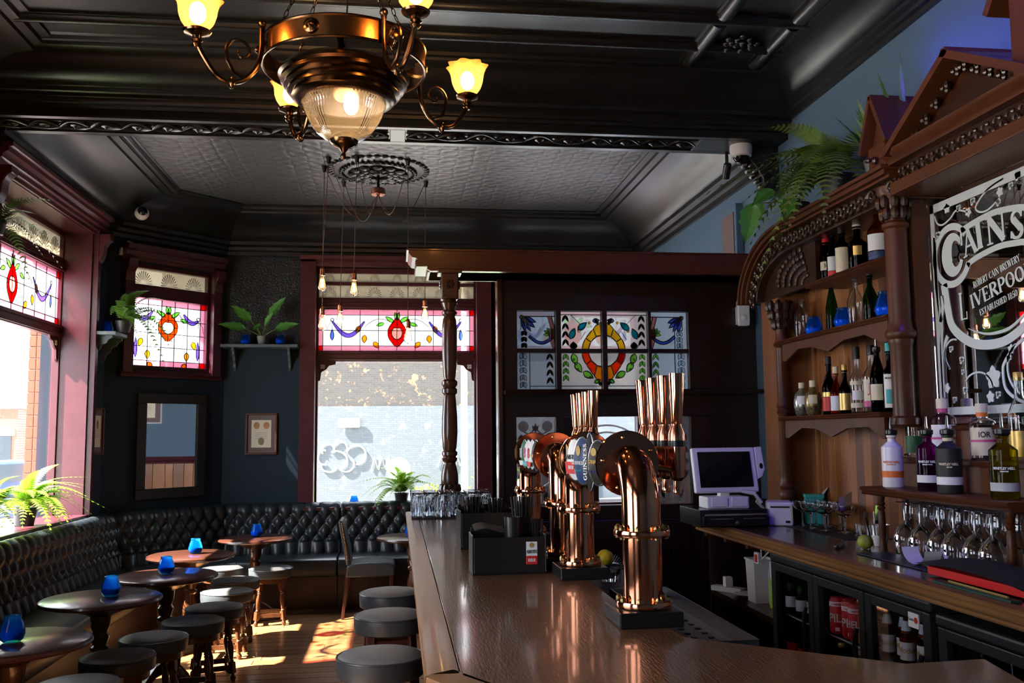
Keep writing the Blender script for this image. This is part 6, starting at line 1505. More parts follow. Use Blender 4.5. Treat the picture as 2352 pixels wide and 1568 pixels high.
# ------------------------------------------------------------------ fridges with bottles
def fridge(name,label,y0,y1,zt,nd):
    t=thing(name,label,'fridge',(0,0,0)); x0=1.985; x1=2.5
    for a in (((x0+.02,y0,.02),(x1,y0+.03,zt)),((x0+.02,y1-.03,.02),(x1,y1,zt)),((x1-.03,y0+.03,.02),(x1,y1-.03,zt)),((x0+.02,y0+.03,.02),(x1-.03,y1-.03,.12))): B().box(*a).obj('cabinet_panel','fridge_black',t,smooth=False)
    B().box((x0-.015,y0-.005,zt-.04),(x1,y1+.005,zt)).obj('top_panel','fridge_black',t,smooth=False,bevel=.01)
    w_=(y1-y0)/nd
    for k in range(nd):
        a=y0+k*w_+.004; b_=a+w_-.008; f=.05
        d=B()
        for q in ((a,.08,a+f,zt-.045),(b_-f,.08,b_,zt-.045),(a+f,.08,b_-f,.08+f),(a+f,zt-.085,b_-f,zt-.045)): d.box((x0-.012,q[0],q[1]),(x0+.018,q[2],q[3]))
        o=d.obj('door','fridge_black',t,smooth=False,bevel=.004); B().box((x0-.002,a+f,.08+f),(x0+.003,b_-f,zt-.085)).obj('glass','clear_pane',o,smooth=False)
        B().tube([(x0-.035,a+f*.5,zt-.20),(x0-.045,a+f*.5,zt-.24),(x0-.045,a+f*.5,zt-.42),(x0-.035,a+f*.5,zt-.46)],.011,8).obj('handle','black_plastic',o)
    for zz in (.40,.66):
        s=B()
        for k in range(10): s.tube([(2.02+k*.045,y0+.03,zz-.006),(2.02+k*.045,y1-.03,zz-.006)],.003,4)
        s.tube([(2.02,y0+.03,zz-.004),(2.02,y1-.03,zz-.004)],.005,5); s.obj('wire_shelf','steel',t)
    return t
fr1=fridge('bottle_fridge','black three-door glass fronted bottle fridge under the back counter',3.29,4.77,.965,3)
B().box((1.967,3.36,.85),(1.972,3.43,.905)).obj('price_card','label_white',fr1,smooth=False); B().lathe([(0,0),(.012,0),(.012,.001),(0,.001)],14,m=T(1.967,3.376,.88)@RY(-PI/2)).obj('card_logo','label_red',fr1)
text('Gamko',.018,'lettering','label_blue',fr1,frame((1.9665,3.407,.88),(0,-1,0),(0,0,1)),.0003,sx=.8)
fridge('bottle_fridge','second black glass fronted fridge at the lower right under the counter',2.2,3.25,.93,2)
# ------------------------------------------------------------------ bottles
CAMA=math.atan2(-4.2,-2.3)
def patch(r,z0,z1,a0,a1,n=14,th=.0008,rt=None):
    rt=rt or r; vs=[]; fs=[]
    for i in range(n+1):
        a=a0+(a1-a0)*i/n; c,s_=math.cos(a),math.sin(a)
        vs+=[((r+th)*c,(r+th)*s_,z0),((rt+th)*c,(rt+th)*s_,z1)]
        if i: fs.append((2*i-2,2*i,2*i+1,2*i-1))
    return B().add(vs,fs)
def cyltext(body,size,r,z,ang,mt,parent,sx=1,bold=0):
    o=text(body,size,'lettering',mt,parent,Matrix(),.0003,sx=sx,bold=bold)
    for v in o.data.vertices:
        x,y_,zz=v.co; a=ang+x/r; v.co=((r+.0018+zz)*math.cos(a),(r+.0018+zz)*math.sin(a),z+y_)
    return o
def bottle(label,loc,prof,glass,cap=None,labels=(),spout=False,texts=(),name='bottle',fill=None,group=None,n=24,ang=None):
    """prof [(r,z)] from base to lip"""
    t=thing(name,label,'bottle',loc,group=group); A=CAMA if ang is None else ang
    if glass=='clear_bottle':
        B().shell([(0,.001)]+prof+[(max(r-.0025,.004),max(z,.009)) for r,z in prof[::-1]]+[(0,.009)],n).obj('body',glass,t)
    else: B().shell([(0,.003)]+prof,n).obj('body',glass,t)
    top_=prof[-1]
    if cap: 
        cr,ch_,cm=cap; B().lathe([(cr,top_[1]-.012),(cr,top_[1]-.012+ch_),(cr*.9,top_[1]-.008+ch_),(0,top_[1]-.008+ch_)],16).obj('cap',cm,t)
    if fill:
        k,fm=fill; pf=[(r*.93,z) for r,z in prof if z<=k]; B().lathe([(0,.006)]+[(a,max(z,.006)) for a,z in pf]+[(pf[-1][0],k),(0,k)],18).obj('spirit',fm,t)
    for (z0,z1,hw,mt,*r_) in labels:
        rr=r_[0] if r_ else max(r for r,z in prof); r1=r_[1] if len(r_)>1 else rr
        patch(rr,z0,z1,A-hw,A+hw,rt=r1).obj('label',mt,t)
    for (body,size,z,mt,*q) in texts: cyltext(body,size,(q[1] if len(q)>1 else max(r for r,z_ in prof)),z,A+(q[0] if q else 0),mt,t,sx=.85,bold=.0006)
    if spout:
        z=top_[1]; B().lathe([(top_[0]*.9,z-.01),(top_[0]*1.25,z),(top_[0]*1.25,z+.016),(.006,z+.022),(.006,z+.026)],14).obj('stopper','black_plastic',t); B().tube([(0,0,z+.02),(0,.002,z+.04),(.006*math.cos(A),.006*math.sin(A)+.0,z+.075)],[.0065,.006,.0035],8).obj('pour_spout','steel',t)
    return t
def prof(r,hb,hs,rn,hn): return [(r*.92,0),(r,.008),(r,hb),(r*.97,hb+.008),(r*.72,hb+hs*.55),(rn*1.15,hb+hs),(rn,hb+hs+.01),(rn,hn-.012),(rn*1.25,hn-.01),(rn*1.25,hn)]
def gin(r,hb,hn): return [(r*.95,0),(r,.006),(r,.04),(r,hb),(r*.985,hb+.006),(r*.40,hb+.032),(.018,hb+.04),(.018,hn-.018),(.022,hn-.014),(.022,hn)]
GR='spirit bottles on the back bar'
ZR=1.342
g_=gin(.047,.178,.245)
bottle('matt white gin bottle with orange band and pour spout on the raised shelf',(2.29,4.06,ZR),g_,'white_plastic',None,[(.045,.075,1.4,'label_orange'),(.195+.03,.236,3.1,'label_orange',.018)],True,[('WHITLEY NEILL',.013,.115,'label_orange',-.15),('HANDCRAFTED GIN',.005,.104,'label_orange',-.15)],group=GR)
bottle('purple glass gin bottle with white label and pour spout on the raised shelf',(2.29,3.77,ZR),g_,'bottle_purple',None,[(.036,.068,1.4,'label_white')],True,[('WHITLEY NEILL',.013,.125,'label_white',-.1),('RHUBARB & GINGER',.005,.113,'label_white',-.1)],fill=(.12,'bottle_purple'),group=GR)
bottle('matt black gin bottle with pale label and pour spout on the raised shelf',(2.28,3.60,ZR),[(a*1.08,z) for a,z in g_],'black_matt',None,[(.036,.068,1.4,'label_white'),(.215,.24,3.1,'label_cream',.02)],True,[('WHITLEY NEILL',.013,.12,'label_cream',-.1),('DRY GIN',.006,.108,'label_cream',-.05)],group=GR)
bottle('yellow green gin bottle with pale label and pour spout on the raised shelf',(2.28,3.25,ZR),[(a*1.08,z) for a,z in g_],'bottle_yellow',None,[(.03,.062,1.4,'label_grey')],True,[('WHITLEY NEILL',.013,.115,'label_white',-.1),('LEMONGRASS',.005,.104,'label_white',-.1)],fill=(.125,'bottle_yellow'),group=GR)
ZT_=1.476
bottle('tall clear bottle with dark green label beside the column',(2.474,4.165,ZT_),[(.042,0),(.045,.01),(.045,.19),(.042,.21),(.024,.27),(.016,.30),(.016,.345),(.019,.347),(.019,.355)],'clear_bottle',(.02,.0,'steel'),[(.02,.10,1.5,'label_green')],texts=[('GIN',.014,.16,'label_orange')],group=GR)
bottle('clear bottle with purple tinted label and wooden stopper below the mirror',(2.44,3.88,ZT_),[(.05,0),(.054,.01),(.054,.17),(.05,.185),(.022,.20),(.022,.235)],'bottle_pink',(.026,.04,'label_cream'),[(.02,.15,1.2,'label_white'),(.085,.095,1.25,'label_pink',.0545),(.205,.232,3.1,'label_pink',.022)],texts=[('OR',.032,.118,'label_black')],group=GR)
bottle('clear bottle with orange printed label and orange stopper below the mirror',(2.44,3.60,ZT_),[(.05,0),(.052,.01),(.052,.15),(.048,.162),(.021,.175),(.021,.21)],'clear_bottle',(.025,.034,'label_cream'),[(.02,.135,1.2,'label_cream'),(.075,.085,1.25,'label_pink',.0525),(.18,.21,3.1,'label_orange',.0215)],texts=[('IOR',.032,.105,'label_black')],group=GR)
bottle('tall clear bottle with yellow label at the right picture edge',(2.44,3.36,ZT_),prof(.045,.18,.07,.016,.33),'clear_bottle',(.018,.03,'label_gold'),[(.02,.12,1.4,'label_gold')],group=GR)
# lower shelf
Z3=1.694
def skull(r): return [(r*.55,0),(r*.8,.012),(r,.06),(r*1.02,.09),(r*.85,.13),(r*.4,.155),(r*.34,.165),(r*.34,.18)]
mat('silver_filigree',(.62,.60,.56),.25,.8,noise=(60,(.12,.11,.09))); mat('gold_filigree',(.45,.33,.14),.3,.7,noise=(60,(.08,.06,.03)))
bottle('round bottle wrapped in silver filigree on the lower back shelf',(2.43,5.30,Z3),skull(.05),'silver_filigree',(.018,.03,'label_cream'),[(.07,.12,.5,'label_white',.052)],group=GR)
bottle('round bottle wrapped in gilt filigree on the lower back shelf',(2.43,5.15,Z3),skull(.05),'gold_filigree',(.02,.035,'label_cream'),[(.07,.12,.5,'label_cream',.052)],group=GR)
bottle('slim clear bottle with red and blue label behind the wine bottle',(2.47,5.02,Z3),prof(.034,.19,.05,.013,.30),'clear_bottle',(.015,.03,'label_blue'),[(.02,.17,1.3,'label_white'),(.08,.14,1.3,'label_red',.0345)],group=GR)
bottle('dark liqueur bottle with red label on the lower back shelf',(2.41,4.90,Z3),prof(.040,.15,.06,.014,.285),'bottle_dark',(.016,.05,'label_black'),[(.10,.125,1.3,'label_gold'),(.02,.098,1.2,'label_red')],group=GR)
bottle('small red bottle with pale crest label on the lower back shelf',(2.40,4.80,Z3),prof(.034,.12,.05,.013,.225),'bottle_brown',(.015,.045,'label_cream'),[(.02,.10,1.1,'label_white')],fill=(.11,'label_red'),group=GR)
bottle('dark bottle with gold oval label and gold cap on the lower back shelf',(2.40,4.70,Z3),prof(.034,.12,.05,.013,.235),'bottle_dark',(.015,.04,'label_gold'),[(.02,.11,1.1,'label_gold')],group=GR)
bottle('clear bottle with cream banded labels and black cap on the lower back shelf',(2.42,4.60,Z3),prof(.038,.18,.05,.014,.30),'clear_bottle',(.018,.06,'label_black'),[(.15,.17,1.3,'label_cream'),(.07,.12,.8,'label_white'),(.03,.055,1.3,'label_cream')],group=GR)
bottle('clear bottle with ornate purple flowered label on the lower back shelf',(2.42,4.45,Z3),prof(.045,.185,.05,.016,.31),'clear_bottle',(.019,.045,'label_black'),[(.03,.17,1.1,'label_cream'),(.03,.06,1.1,'label_pink',.0456)],texts=[('J',.07,.125,'label_pink',-.25)],group=GR)
bottle('tall black bottle with pour spout and tan label on the lower back shelf',(2.40,4.355,Z3),prof(.038,.17,.10,.013,.31),'bottle_dark',None,[(.06,.14,1.1,'label_cream')],True,group=GR)
bottle('dark square shouldered bottle with tall white and teal label by the column',(2.42,4.275,Z3),prof(.036,.19,.03,.015,.30),'bottle_dark',(.017,.05,'label_teal'),[(.02,.185,.9,'label_white'),(.04,.11,.6,'label_teal',.0365)],texts=[('MONKEY',.013,.165,'label_black'),],group=GR)
# middle shelf
Z2=2.159
bottle('empty clear bottle at the left end of the middle back shelf',(2.45,5.31,Z2),prof(.045,.15,.045,.016,.245),'clear_bottle',None,group=GR)
bottle('tall slim green bottle on the middle back shelf',(2.46,4.93,Z2),prof(.034,.14,.10,.013,.30),'bottle_green',None,group=GR)
bottle('clear embossed bottle in the middle of the middle back shelf',(2.44,4.62,Z2),prof(.043,.13,.07,.015,.26),'clear_bottle',None,[(.03,.10,.5,'clear_bottle')],group=GR)
bottle('dark green bottle right of the clear embossed bottle',(2.45,4.48,Z2),prof(.038,.13,.06,.014,.25),'bottle_green',(.017,.03,'label_black'),group=GR)
bottle('dark wine bottle half hidden behind the column on the middle back shelf',(2.50,4.20,Z2),prof(.038,.13,.06,.014,.25),'bottle_dark',None,group=GR)
# top shelf
Z1=2.444
bottle('clear bottle with red cap at the left of the top back shelf',(2.44,4.93,Z1),prof(.038,.15,.04,.018,.235),'bottle_dark',(.02,.045,'label_red'),[(.07,.12,1.0,'label_cream')],texts=[('54',.03,.095,'label_black')],group=GR)
bottle('dark bottle with white and red label on the top back shelf',(2.43,4.83,Z1),prof(.036,.13,.06,.014,.26),'bottle_dark',(.016,.06,'label_black'),[(.05,.13,.9,'label_white'),(.02,.048,.9,'label_red')],group=GR)
bottle('dark bottle with tall cream label on the top back shelf',(2.42,4.70,Z1),prof(.038,.165,.03,.016,.235),'bottle_dark',(.019,.03,'label_black'),[(.02,.155,1.2,'label_cream')],group=GR)
bottle('squat dark bottle with gold emblem on the top back shelf',(2.44,4.57,Z1),prof(.050,.15,.03,.018,.245),'bottle_dark',(.022,.03,'label_cream'),[(.085,.135,.45,'label_gold')],group=GR)
bottle('amber whisky bottle with white and blue label on the top back shelf',(2.43,4.34,Z1),prof(.052,.165,.05,.018,.28),'bottle_amber',(.022,.05,'label_black'),[(.065,.15,1.2,'label_white'),(.02,.06,1.2,'label_blue')],fill=(.06,'bottle_amber'),group=GR)
# fridge contents
def beer(r=.03): return [(r*.93,0),(r,.006),(r,.10),(r*.95,.115),(r*.5,.15),(.0125,.175),(.0125,.205),(.0145,.207),(.0145,.215)]
def rowof(n,y0,dy,z,fn):
    for k in range(n): fn(k,(2.10+.05*(k%2),y0-dy*k,z))
def stockpile(label,grp,glass,labs,cap,n,y0,dy,z,prf=None,texts=(),scale=1):
    p0=bottle(label,(2.05,y0,z),prf or beer(),glass,cap,labs,texts=texts,group=grp,n=16,ang=math.atan2(-4,-2.1))
    p0['label']=label+', first from the left'
    for k in range(1,n): clone(p0,loc=(2.05+(.03 if k%2 else 0),y0-dy*k,z),label=label+', %s from the left'%ORD[k])
stockpile('green beer bottle with silver label behind the left fridge door','green beers in the fridge','bottle_green',[(.03,.085,1.1,'label_grey'),(.125,.15,1.2,'label_grey',.02,.014)],(.0155,.012,'label_green'),4,4.70,.062,.665)
stockpile('red label drink bottle low behind the left fridge door','red label bottles in the fridge','bottle_dark',[(.05,.11,1.2,'label_red')],(.0155,.012,'label_black'),4,4.70,.065,.405)
can=[(.028,0),(.033,.01),(.033,.145),(.027,.16),(.027,.165),(0,.164)]
stockpile('red beer can with white lettering behind the middle fridge door','red cans in the fridge','label_red',[(.125,.145,1.4,'label_white'),(.014,.03,.3,'label_white')],None,3,4.19,.06,.665,can,[('PILS',.055,.07,'label_white'),('CAMDEN',.014,.134,'label_red')])
stockpile('taller lettered red can beside the middle fridge door handle','red helles cans in the fridge','label_red',[(.125,.145,1.4,'label_white')],None,2,4.01,.062,.665,can,[('HELLS',.045,.075,'label_white'),('CAMDEN',.014,.134,'label_red')])
stockpile('yellow label bottle low behind the middle fridge door','lower bottles in the fridge','bottle_dark',[(.03,.09,1.1,'label_gold')],(.0155,.012,'label_gold'),3,4.16,.08,.405)
stockpile('amber beer bottle with white label behind the right fridge door','amber beers in the fridge','bottle_brown',[(.02,.09,1.3,'label_white'),(.125,.172,1.5,'label_grey',.022,.0128)],(.0155,.016,'label_gold'),4,3.74,.075,.665,texts=[('Modelo',.03,.058,'label_gold')])
stockpile('dark glass bottle at the bottom of the second fridge','dark bottles in the second fridge','bottle_dark',[],(.0155,.012,'steel'),4,3.10,.12,.665)
# ------------------------------------------------------------------ glasses on the back counter
ZK=1.051
bal=[(0,.001),(.036,.002),(.034,.005),(.006,.010),(.004,.02),(.004,.085),(.010,.095),(.034,.115),(.050,.15),(.053,.175),(.048,.21),(.042,.235),(.0405,.235),(.0465,.21),(.0515,.175),(.0485,.15),(.0325,.117),(.010,.0985),(0,.097)]
cg=tag(B().shell(bal,28).obj('balloon_glass','tumbler_glass'),'upright balloon gin glass under the raised shelf, first from the left spindle','glass',group='upright balloon glasses')
cg.location=(2.338,3.98,ZK)
for k in range(1,7): clone(cg,loc=(2.338-.006*(k%2),3.98-.122*k,ZK),label='upright balloon gin glass under the raised shelf, %s from the left spindle'%ORD[k])
ig=tag(B().shell([(r,.236-z) for r,z in bal],28).obj('balloon_glass','tumbler_glass'),'balloon gin glass standing upside down in the front row, first from the left','glass',group='upside down balloon glasses')
ig.location=(2.262,3.93,ZK)
for k in range(1,6): clone(ig,loc=(2.262+(.0 if k%2 else .012),3.93-.122*k,ZK),label='balloon gin glass standing upside down in the front row, %s from the left'%ORD[k])
cp_=[(0,.001),(.034,.002),(.032,.005),(.006,.012),(.004,.02),(.004,.075),(.010,.085),(.035,.098),(.048,.12),(.047,.14),(.0455,.14),(.0465,.12),(.034,.0995),(.010,.0875),(0,.086)]
cg2=tag(B().shell(cp_,26).obj('coupe_glass','tumbler_glass'),'stemmed coupe cocktail glass, first from the printer','glass',group='coupe glasses on the back counter'); cg2.location=(2.34,5.16,1.053); cg2.scale=(1.18,1.18,1.06)
for x_,y_,w_ in ((2.45,5.22,'nearest the turquoise box'),(2.33,5.03,'second from the printer'),(2.46,5.09,'at the back against the boards'),(2.35,4.90,'third from the printer'),(2.47,4.96,'at the back of the near end')): clone(cg2,loc=(x_,y_,1.053),label='stemmed coupe cocktail glass, '+w_)
o=clone(cg2,loc=(2.40,4.77,1.053),label='coupe glass with a folded paper slip standing in it')
tag(B().grid(lambda u_,v_:(2.35+.10*u_,4.74+.05*u_-.02*v_,ZK+.125+.07*v_+.03*u_*v_),4,3).obj('paper_slip','paper',smooth=False),'folded pale paper slip standing in a coupe glass','paper')
tag(B().box((2.26,4.50,1.05),(2.52,5.40,1.0525)).obj('bar_mat','black_matt',smooth=False),'dark mottled bar mat under the coupe glasses','mat')
sg=tag(B().shell([(0,.006),(.018,.0),(.021,.065),(.018,.066),(.015,.01),(0,.01)],18).obj('shot_glass','tumbler_glass'),'small shot glass beside the pen jar, the leftmost of three','glass',group='shot glasses'); sg.location=(2.40,4.62,1.0535)
for x_,y_,w_ in ((2.44,4.57,'at the back'),(2.38,4.55,'in front')): clone(sg,loc=(x_,y_,1.0535),label='small shot glass beside the pen jar, the one '+w_)
t=thing('pen_jar','tall glass jar holding a yellow highlighter pen behind the lime','jar',(2.34,4.36,ZK)); B().shell([(0,.004),(.034,.0),(.042,.15),(.039,.15),(.032,.01),(0,.01)],20).obj('jar','tumbler_glass',t)
B().lathe([(0,0),(.008,.002),(.009,.10),(.007,.105)],10,m=T(.01,0,.012)@RY(.12)).obj('pen_barrel','black_plastic',t); B().lathe([(0,.10),(.011,.10),(.011,.17),(0,.172)],10,m=T(.01,0,.012)@RY(.12)).obj('pen_cap','fluor_green',t)
B().lathe([(0,0),(.006,.002),(.007,.12),(0,.125)],8,m=T(-.012,.01,.012)@RY(-.15)).obj('pencil','lime',t)
t=thing('steel_cup','polished steel cup with white inside next to the spindle','cup',(2.31,4.24,ZK)); B().shell([(0,.003),(.028,0),(.04,.05),(.045,.10),(.042,.10),(.036,.05),(0,.012)],22).obj('cup','white_plastic',t); B().shell([(.0405,.052),(.0458,.102)],22).obj('steel_rim','steel',t)
tag(B().ball((2.185,4.15,ZK+.033),.033,18,12,(1.12,1,1)).obj('lime','lime'),'whole green lime on the back counter beside the knife','lime')
t=thing('bar_knife','black handled knife lying on the back counter next to the lime','knife',(2.11,4.25,ZK),.9); B().prism([(-.09,-.012),(.03,-.012),(.035,.0),(.03,.013),(-.085,.012),(-.095,0)],.002,.018).obj('handle','black_plastic',t,bevel=.004); B().prism([(.03,-.010),(.12,-.008),(.145,.010),(.03,.012)],.008,.011).obj('blade','steel',t)
# till, card reader, printer and boxes
t=thing('till','white touch screen till on a black cash drawer','till',(1.965,5.42,ZK))
B().box((-.21,-.17,0),(.20,.22,.10)).obj('cash_drawer','black_plastic',t,smooth=False,bevel=.004); d_=B().box((-.20,-.20,.008),(.20,-.17,.062)).obj('drawer_front','black_plastic',t,smooth=False,bevel=.004)
B().box((-.16,-.203,.048),(-.02,-.20,.052)).box((.04,-.203,.048),(.18,-.20,.052)).obj('drawer_trim','steel',d_,smooth=False); B().lathe([(0,0),(.012,0),(.012,.006),(0,.008)],14,m=T(0,-.20,.025)@RX(PI/2)).obj('drawer_lock','steel',d_); B().box((-.19,-.195,.068),(.19,-.172,.078)).obj('drawer_slot','steel',t,smooth=False)
st_=B().box((-.14,-.10,.10),(.12,.06,.17)).obj('printer_base','white_plastic',t,smooth=False,bevel=.008)
for x_ in (-.115,.01): B().box((x_,-.106,.112),(x_+.10,-.099,.165)).obj('base_cover','label_white',st_,smooth=False,bevel=.004)
B().box((-.03,-.02,.16),(.03,.04,.26)).obj('screen_arm','white_plastic',t,smooth=False,bevel=.006)
mS=T(-.01,-.05,.325)@RZ(.10)@RX(-.20)
sc_=B().box((-.205,-.015,-.135),(.205,.02,.135)).obj('screen_case','white_plastic',t,smooth=False,m=mS,bevel=.01); B().box((-.172,-.019,-.105),(.168,-.015,.108)).obj('display','screen_black',sc_,smooth=False)
B().prism([(.205,.135),(.255,.14),(.262,.0),(.24,-.045),(.205,-.06)],-.012,.012).obj('card_swipe','white_plastic',sc_,m=RX(PI/2),bevel=.006); B().lathe([(0,0),(.013,0),(.013,.003),(0,.003)],14,m=T(.236,-.012,.02)@RX(PI/2)@Matrix.Diagonal((.8,1.3,1,1))).obj('fob_reader','black_plastic',sc_)
B().tube([(.08,-.03,-.13),(.15,-.05,-.15),(.20,-.02,-.20)],.012,8).obj('cable','white_plastic',sc_)
t=thing('card_terminal','black card payment terminal leaning behind the till','card reader',(2.32,5.62,ZK),.4); B().box((-.045,-.07,0),(.045,.09,.03)).obj('base','black_plastic',t,smooth=False,bevel=.006); b_=B().box((-.04,-.08,0),(.04,.09,.035)).obj('keypad_body','black_plastic',t,smooth=False,m=T(0,0,.055)@RX(.6),bevel=.008)
B().box((-.03,-.081,.006),(.03,-.079,.022)).obj('paper_slot','label_grey',b_,smooth=False)
for q in range(12): B().box((-.026+.02*(q%3),-.05+.02*(q//3),.035),(-.012+.02*(q%3),-.038+.02*(q//3),.038)).obj('key','pot_grey',b_,smooth=False)
t=thing('receipt_printer','white receipt printer between the till and the coupe glasses','printer',(2.272,5.33,ZK),-.35); B().box((-.075,-.09,0),(.075,.09,.14)).obj('case','white_plastic',t,smooth=False,bevel=.014); B().box((-.055,-.093,.105),(.055,-.088,.115)).obj('paper_slot','black_matt',t,smooth=False); B().box((.03,-.094,.018),(.055,-.089,.032)).obj('button','black_plastic',t,smooth=False)
t=thing('tissue_box','turquoise cardboard box standing behind the printer','box',(2.505,5.36,ZK),-.3); B().box((-.05,-.05,0),(.05,.05,.17)).obj('carton','label_teal',t,smooth=False); B().box((-.055,-.055,.155),(.055,.055,.175)).obj('lid','label_teal',t,smooth=False,bevel=.003); B().add([(.05,-.05,.17),(.09,-.04,.23),(.09,.04,.23),(.05,.05,.17)],[(0,1,2,3)]).obj('flap','label_grey',t,smooth=False)
# runner mats, paper curl, trays
t=thing('bar_runner','long dark navy bar runner lying on the back counter before the balloon glasses','bar mat',(0,0,ZK)); B().box((2.06,2.9,0),(2.215,4.0,.005)).obj('rubber','navy_mat',t,smooth=False,bevel=.002)
text('PREMIUM SPIRITS',.06,'lettering','label_grey',t,frame((2.14,3.5,.0055),(0,-1,0),(1,0,0)),.0004,sx=.9)
tag(B().grid(lambda u_,v_:(2.10+.075*v_,3.60-.085*math.cos(PI*u_),ZK+.007+.06*(1-math.sin(PI*u_))),14,2).obj('paper_curl','paper',fixn=True),'curled strip of white till paper on the bar runner','paper')
t=thing('serving_tray','black curved plastic tray over a red folder at the right of the back counter','tray',(2.085,3.10,ZK+.006))
B().box((-.07,-.30,.0),(.09,.26,.03)).obj('red_folder','red_plastic',t,smooth=False,bevel=.003)
B().grid(lambda u_,v_:(-.11+.22*v_,-.34+.66*u_,.032+.05*math.sin(PI*u_)**.7*(.4+.6*math.sin(PI*v_))),14,10).obj('tray','black_matt',t)
t=thing('order_pad','dark green ruler and pencil lying at the counter edge','stationery',(1.965,3.0,ZK)); B().box((-.02,-.22,0),(.02,.22,.006)).obj('ruler','dark_green',t,smooth=False); B().tube([(.0,-.18,.010),(.01,.16,.010)],.004,6).obj('pencil','label_gold',t)
t=thing('corkscrew','black handled corkscrew propped behind the white bottle','corkscrew',(2.47,4.16,ZK)); B().tube([(0,0,.30),(-.01,-.0,.36),(-.02,.0,.42)],[.012,.016,.010],8).obj('handle','black_plastic',t); B().tube([(0,0,0),(0,0,.30)],.006,6).obj('rod','steel',t); B().tube([(-.02,0,.42),(-.03,.01,.44),(-.05,.02,.435)],.005,6).obj('tip','steel',t)
# ------------------------------------------------------------------ clutter under the far end of the counter
t=thing('storage_tub','white plastic storage tub on the shelf under the back counter','tub',(2.13,5.30,.611)); B().shell([(0,0.004),(.075,0),(.085,.24),(.092,.24),(.092,.25),(.08,.25)],4,m=RZ(PI/4)@Matrix.Diagonal((1.1,1.1,1,1))).obj('tub','white_plastic',t,smooth=False); B().box((.01,-.102,.0),(.07,-.09,.20)).obj('label_strip','label_white',t,smooth=False)
t=thing('drinks_carton','white and green carton beside the storage tub','carton',(2.16,5.06,.611)); B().box((-.05,-.06,0),(.06,.06,.26)).obj('carton','label_white',t,smooth=False,bevel=.003); B().prism([(-.06,0),(.06,0),(.06,.07),(.0,.11),(-.06,.17)],0,.002).obj('green_print','fluor_green',t,smooth=False,m=frame((-.051,0,0),(0,-1,0),(0,0,1))); B().prism([(-.05,0),(.06,0),(.06,.09),(-.05,.15)],0,.002).obj('green_print','fluor_green',t,smooth=False,m=frame((0,-.061,0),(1,0,0),(0,0,1)))
t=thing('side_plate','white plate lying on the shelf under the back counter','plate',(2.12,5.50,.611)); B().lathe([(0,0),(.05,0),(.08,.012),(.085,.014),(.078,.016),(.05,.005),(0,.005)],24).obj('plate','white_plastic',t); B().lathe([(0,.0055),(.035,.0055),(.035,.007),(0,.007)],18).obj('well','label_white',t)
t=thing('cable_box','white plug adaptor and trunking under the far end of the counter','adaptor',(2.06,5.68,.611)); B().box((-.02,-.03,.03),(.03,.02,.09)).obj('adaptor','white_plastic',t,smooth=False,bevel=.005); B().box((-.03,-.12,0),(.03,.10,.03)).obj('trunking','label_grey',t,smooth=False,m=RZ(.6))
t=thing('socket_box','small red and white switch box hanging under the counter edge','switch',(1.985,5.0,.905)); B().box((0,-.03,-.03),(.02,.03,.03)).obj('case','white_plastic',t,smooth=False,bevel=.003); B().box((-.003,-.02,-.022),(.0,.012,.02)).obj('rocker','red_plastic',t,smooth=False)
tag(B().tube([(1.96,4.86,.98),(1.955,4.84,.92),(1.965,4.75,.975),(1.955,4.5,.972)],.004,6).obj('power_cable','white_plastic'),'thin white cable looping beneath the counter edge','cable')
t=thing('bin_bag','crumpled clear plastic bag of rubbish on the floor under the counter','bag',(2.12,5.45,0)); random.seed(5); B().ball((0,0,.2),.2,16,12,(.9,1.2,1)).obj('bag','bottle_dark',t); B().tube([(0,0,.38),(.02,.01,.44)],[.04,.06],8).obj('bag_neck','bottle_dark',t)
t=thing('cardboard_box','dark cardboard box on the floor beside the fridge','box',(2.16,4.98,0)); B().box((-.14,-.12,0),(.14,.12,.30)).obj('carton','mount_brown',t,smooth=False); B().box((-.142,-.122,.20),(.142,.122,.24)).obj('tape','navy_mat',t,smooth=False)
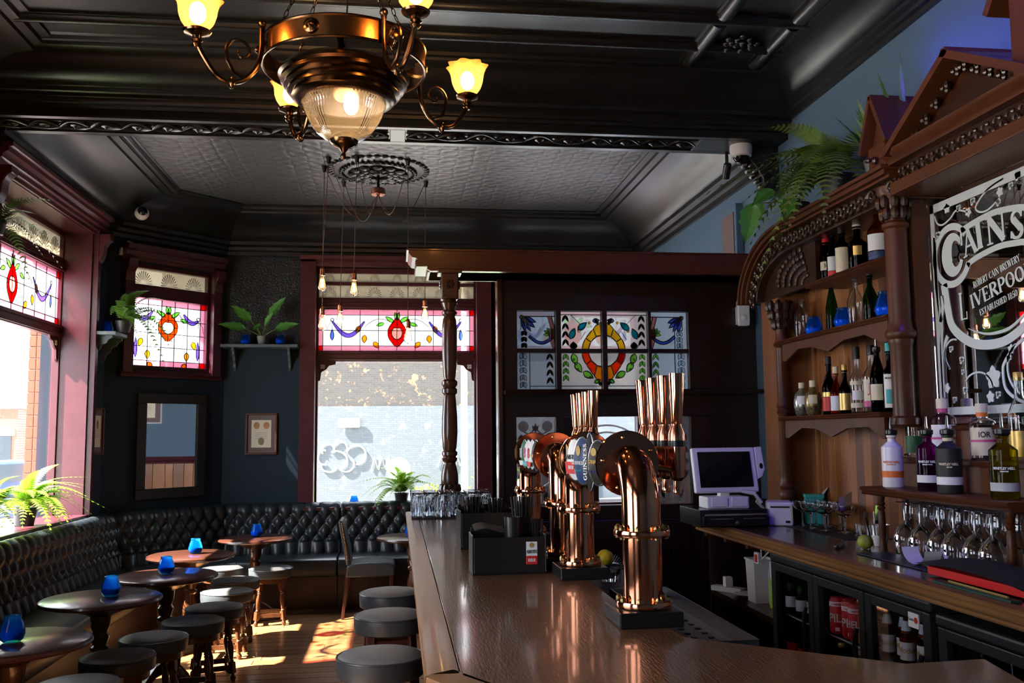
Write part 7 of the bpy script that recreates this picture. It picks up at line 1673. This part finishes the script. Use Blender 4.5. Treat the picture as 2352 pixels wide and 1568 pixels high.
# wall speaker/panel and coloured LED lamp over the bar
t=thing('wall_panel','blue grey wall speaker panel high on the blue wall beyond the beam','speaker',(2.6,6.72,3.05)); B().box((-.06,-.16,-.26),(0,.16,.28)).obj('case','wall_blue',t,smooth=False,bevel=.006); B().box((-.066,-.12,-.20),(-.06,.12,.22)).obj('grille','mount_brown',t,smooth=False)
t=thing('led_flood','small black LED floodlight on the shelf top shining violet','lamp',(2.47,3.99,2.86+.13)); B().box((-.05,-.06,0),(.05,.06,.10)).obj('housing','black_plastic',t,smooth=False,bevel=.01); B().tube([(0,-.07,.0),(0,-.07,.14),(0,.07,.14),(0,.07,.0)],.006,6).obj('yoke','black_plastic',t); B().box((-.04,-.05,.10),(.04,.05,.103)).obj('lens','led_violet',t,smooth=False)
t=thing('ceiling_spot','violet LED spotlight fixed to the ceiling above the bar','lamp',(2.0,2.75,3.9)); B().lathe([(0,0),(.05,0),(.05,-.03),(.02,-.035)][::-1],16).obj('base','black_plastic',t); hd=Vector((.33,.62,-.9)).normalized(); B().lathe([(.03,-.06),(.045,-.05),(.05,.06),(.0,.06)],18,m=T(0,0,-.10)@hd.to_track_quat('Z','Y').to_matrix().to_4x4()).obj('head','black_plastic',t); B().lathe([(0,.061),(.044,.061),(.044,.064),(0,.064)],18,m=T(0,0,-.10)@hd.to_track_quat('Z','Y').to_matrix().to_4x4()).obj('lens','led_violet',t)
l=bpy.data.lights.new('violet_spot','SPOT'); l.energy=80; l.color=(.10,.06,1); l.spot_size=1.7; l.spot_blend=.8; l.shadow_soft_size=.04
o=bpy.data.objects.new('violet_spot',l); COL.objects.link(o); o.location=Vector((2.0,2.75,3.8))+hd*.08; o.rotation_euler=hd.to_track_quat('-Z','Y').to_euler()
l=bpy.data.lights.new('flood_beam','SPOT'); l.energy=13; l.color=(.10,.06,1); l.spot_size=2.6; l.spot_blend=.9; l.shadow_soft_size=.04
o=bpy.data.objects.new('flood_beam',l); COL.objects.link(o); o.location=(2.44,3.97,3.12); o.rotation_euler=Vector((.25,-.5,.8)).to_track_quat('-Z','Y').to_euler()
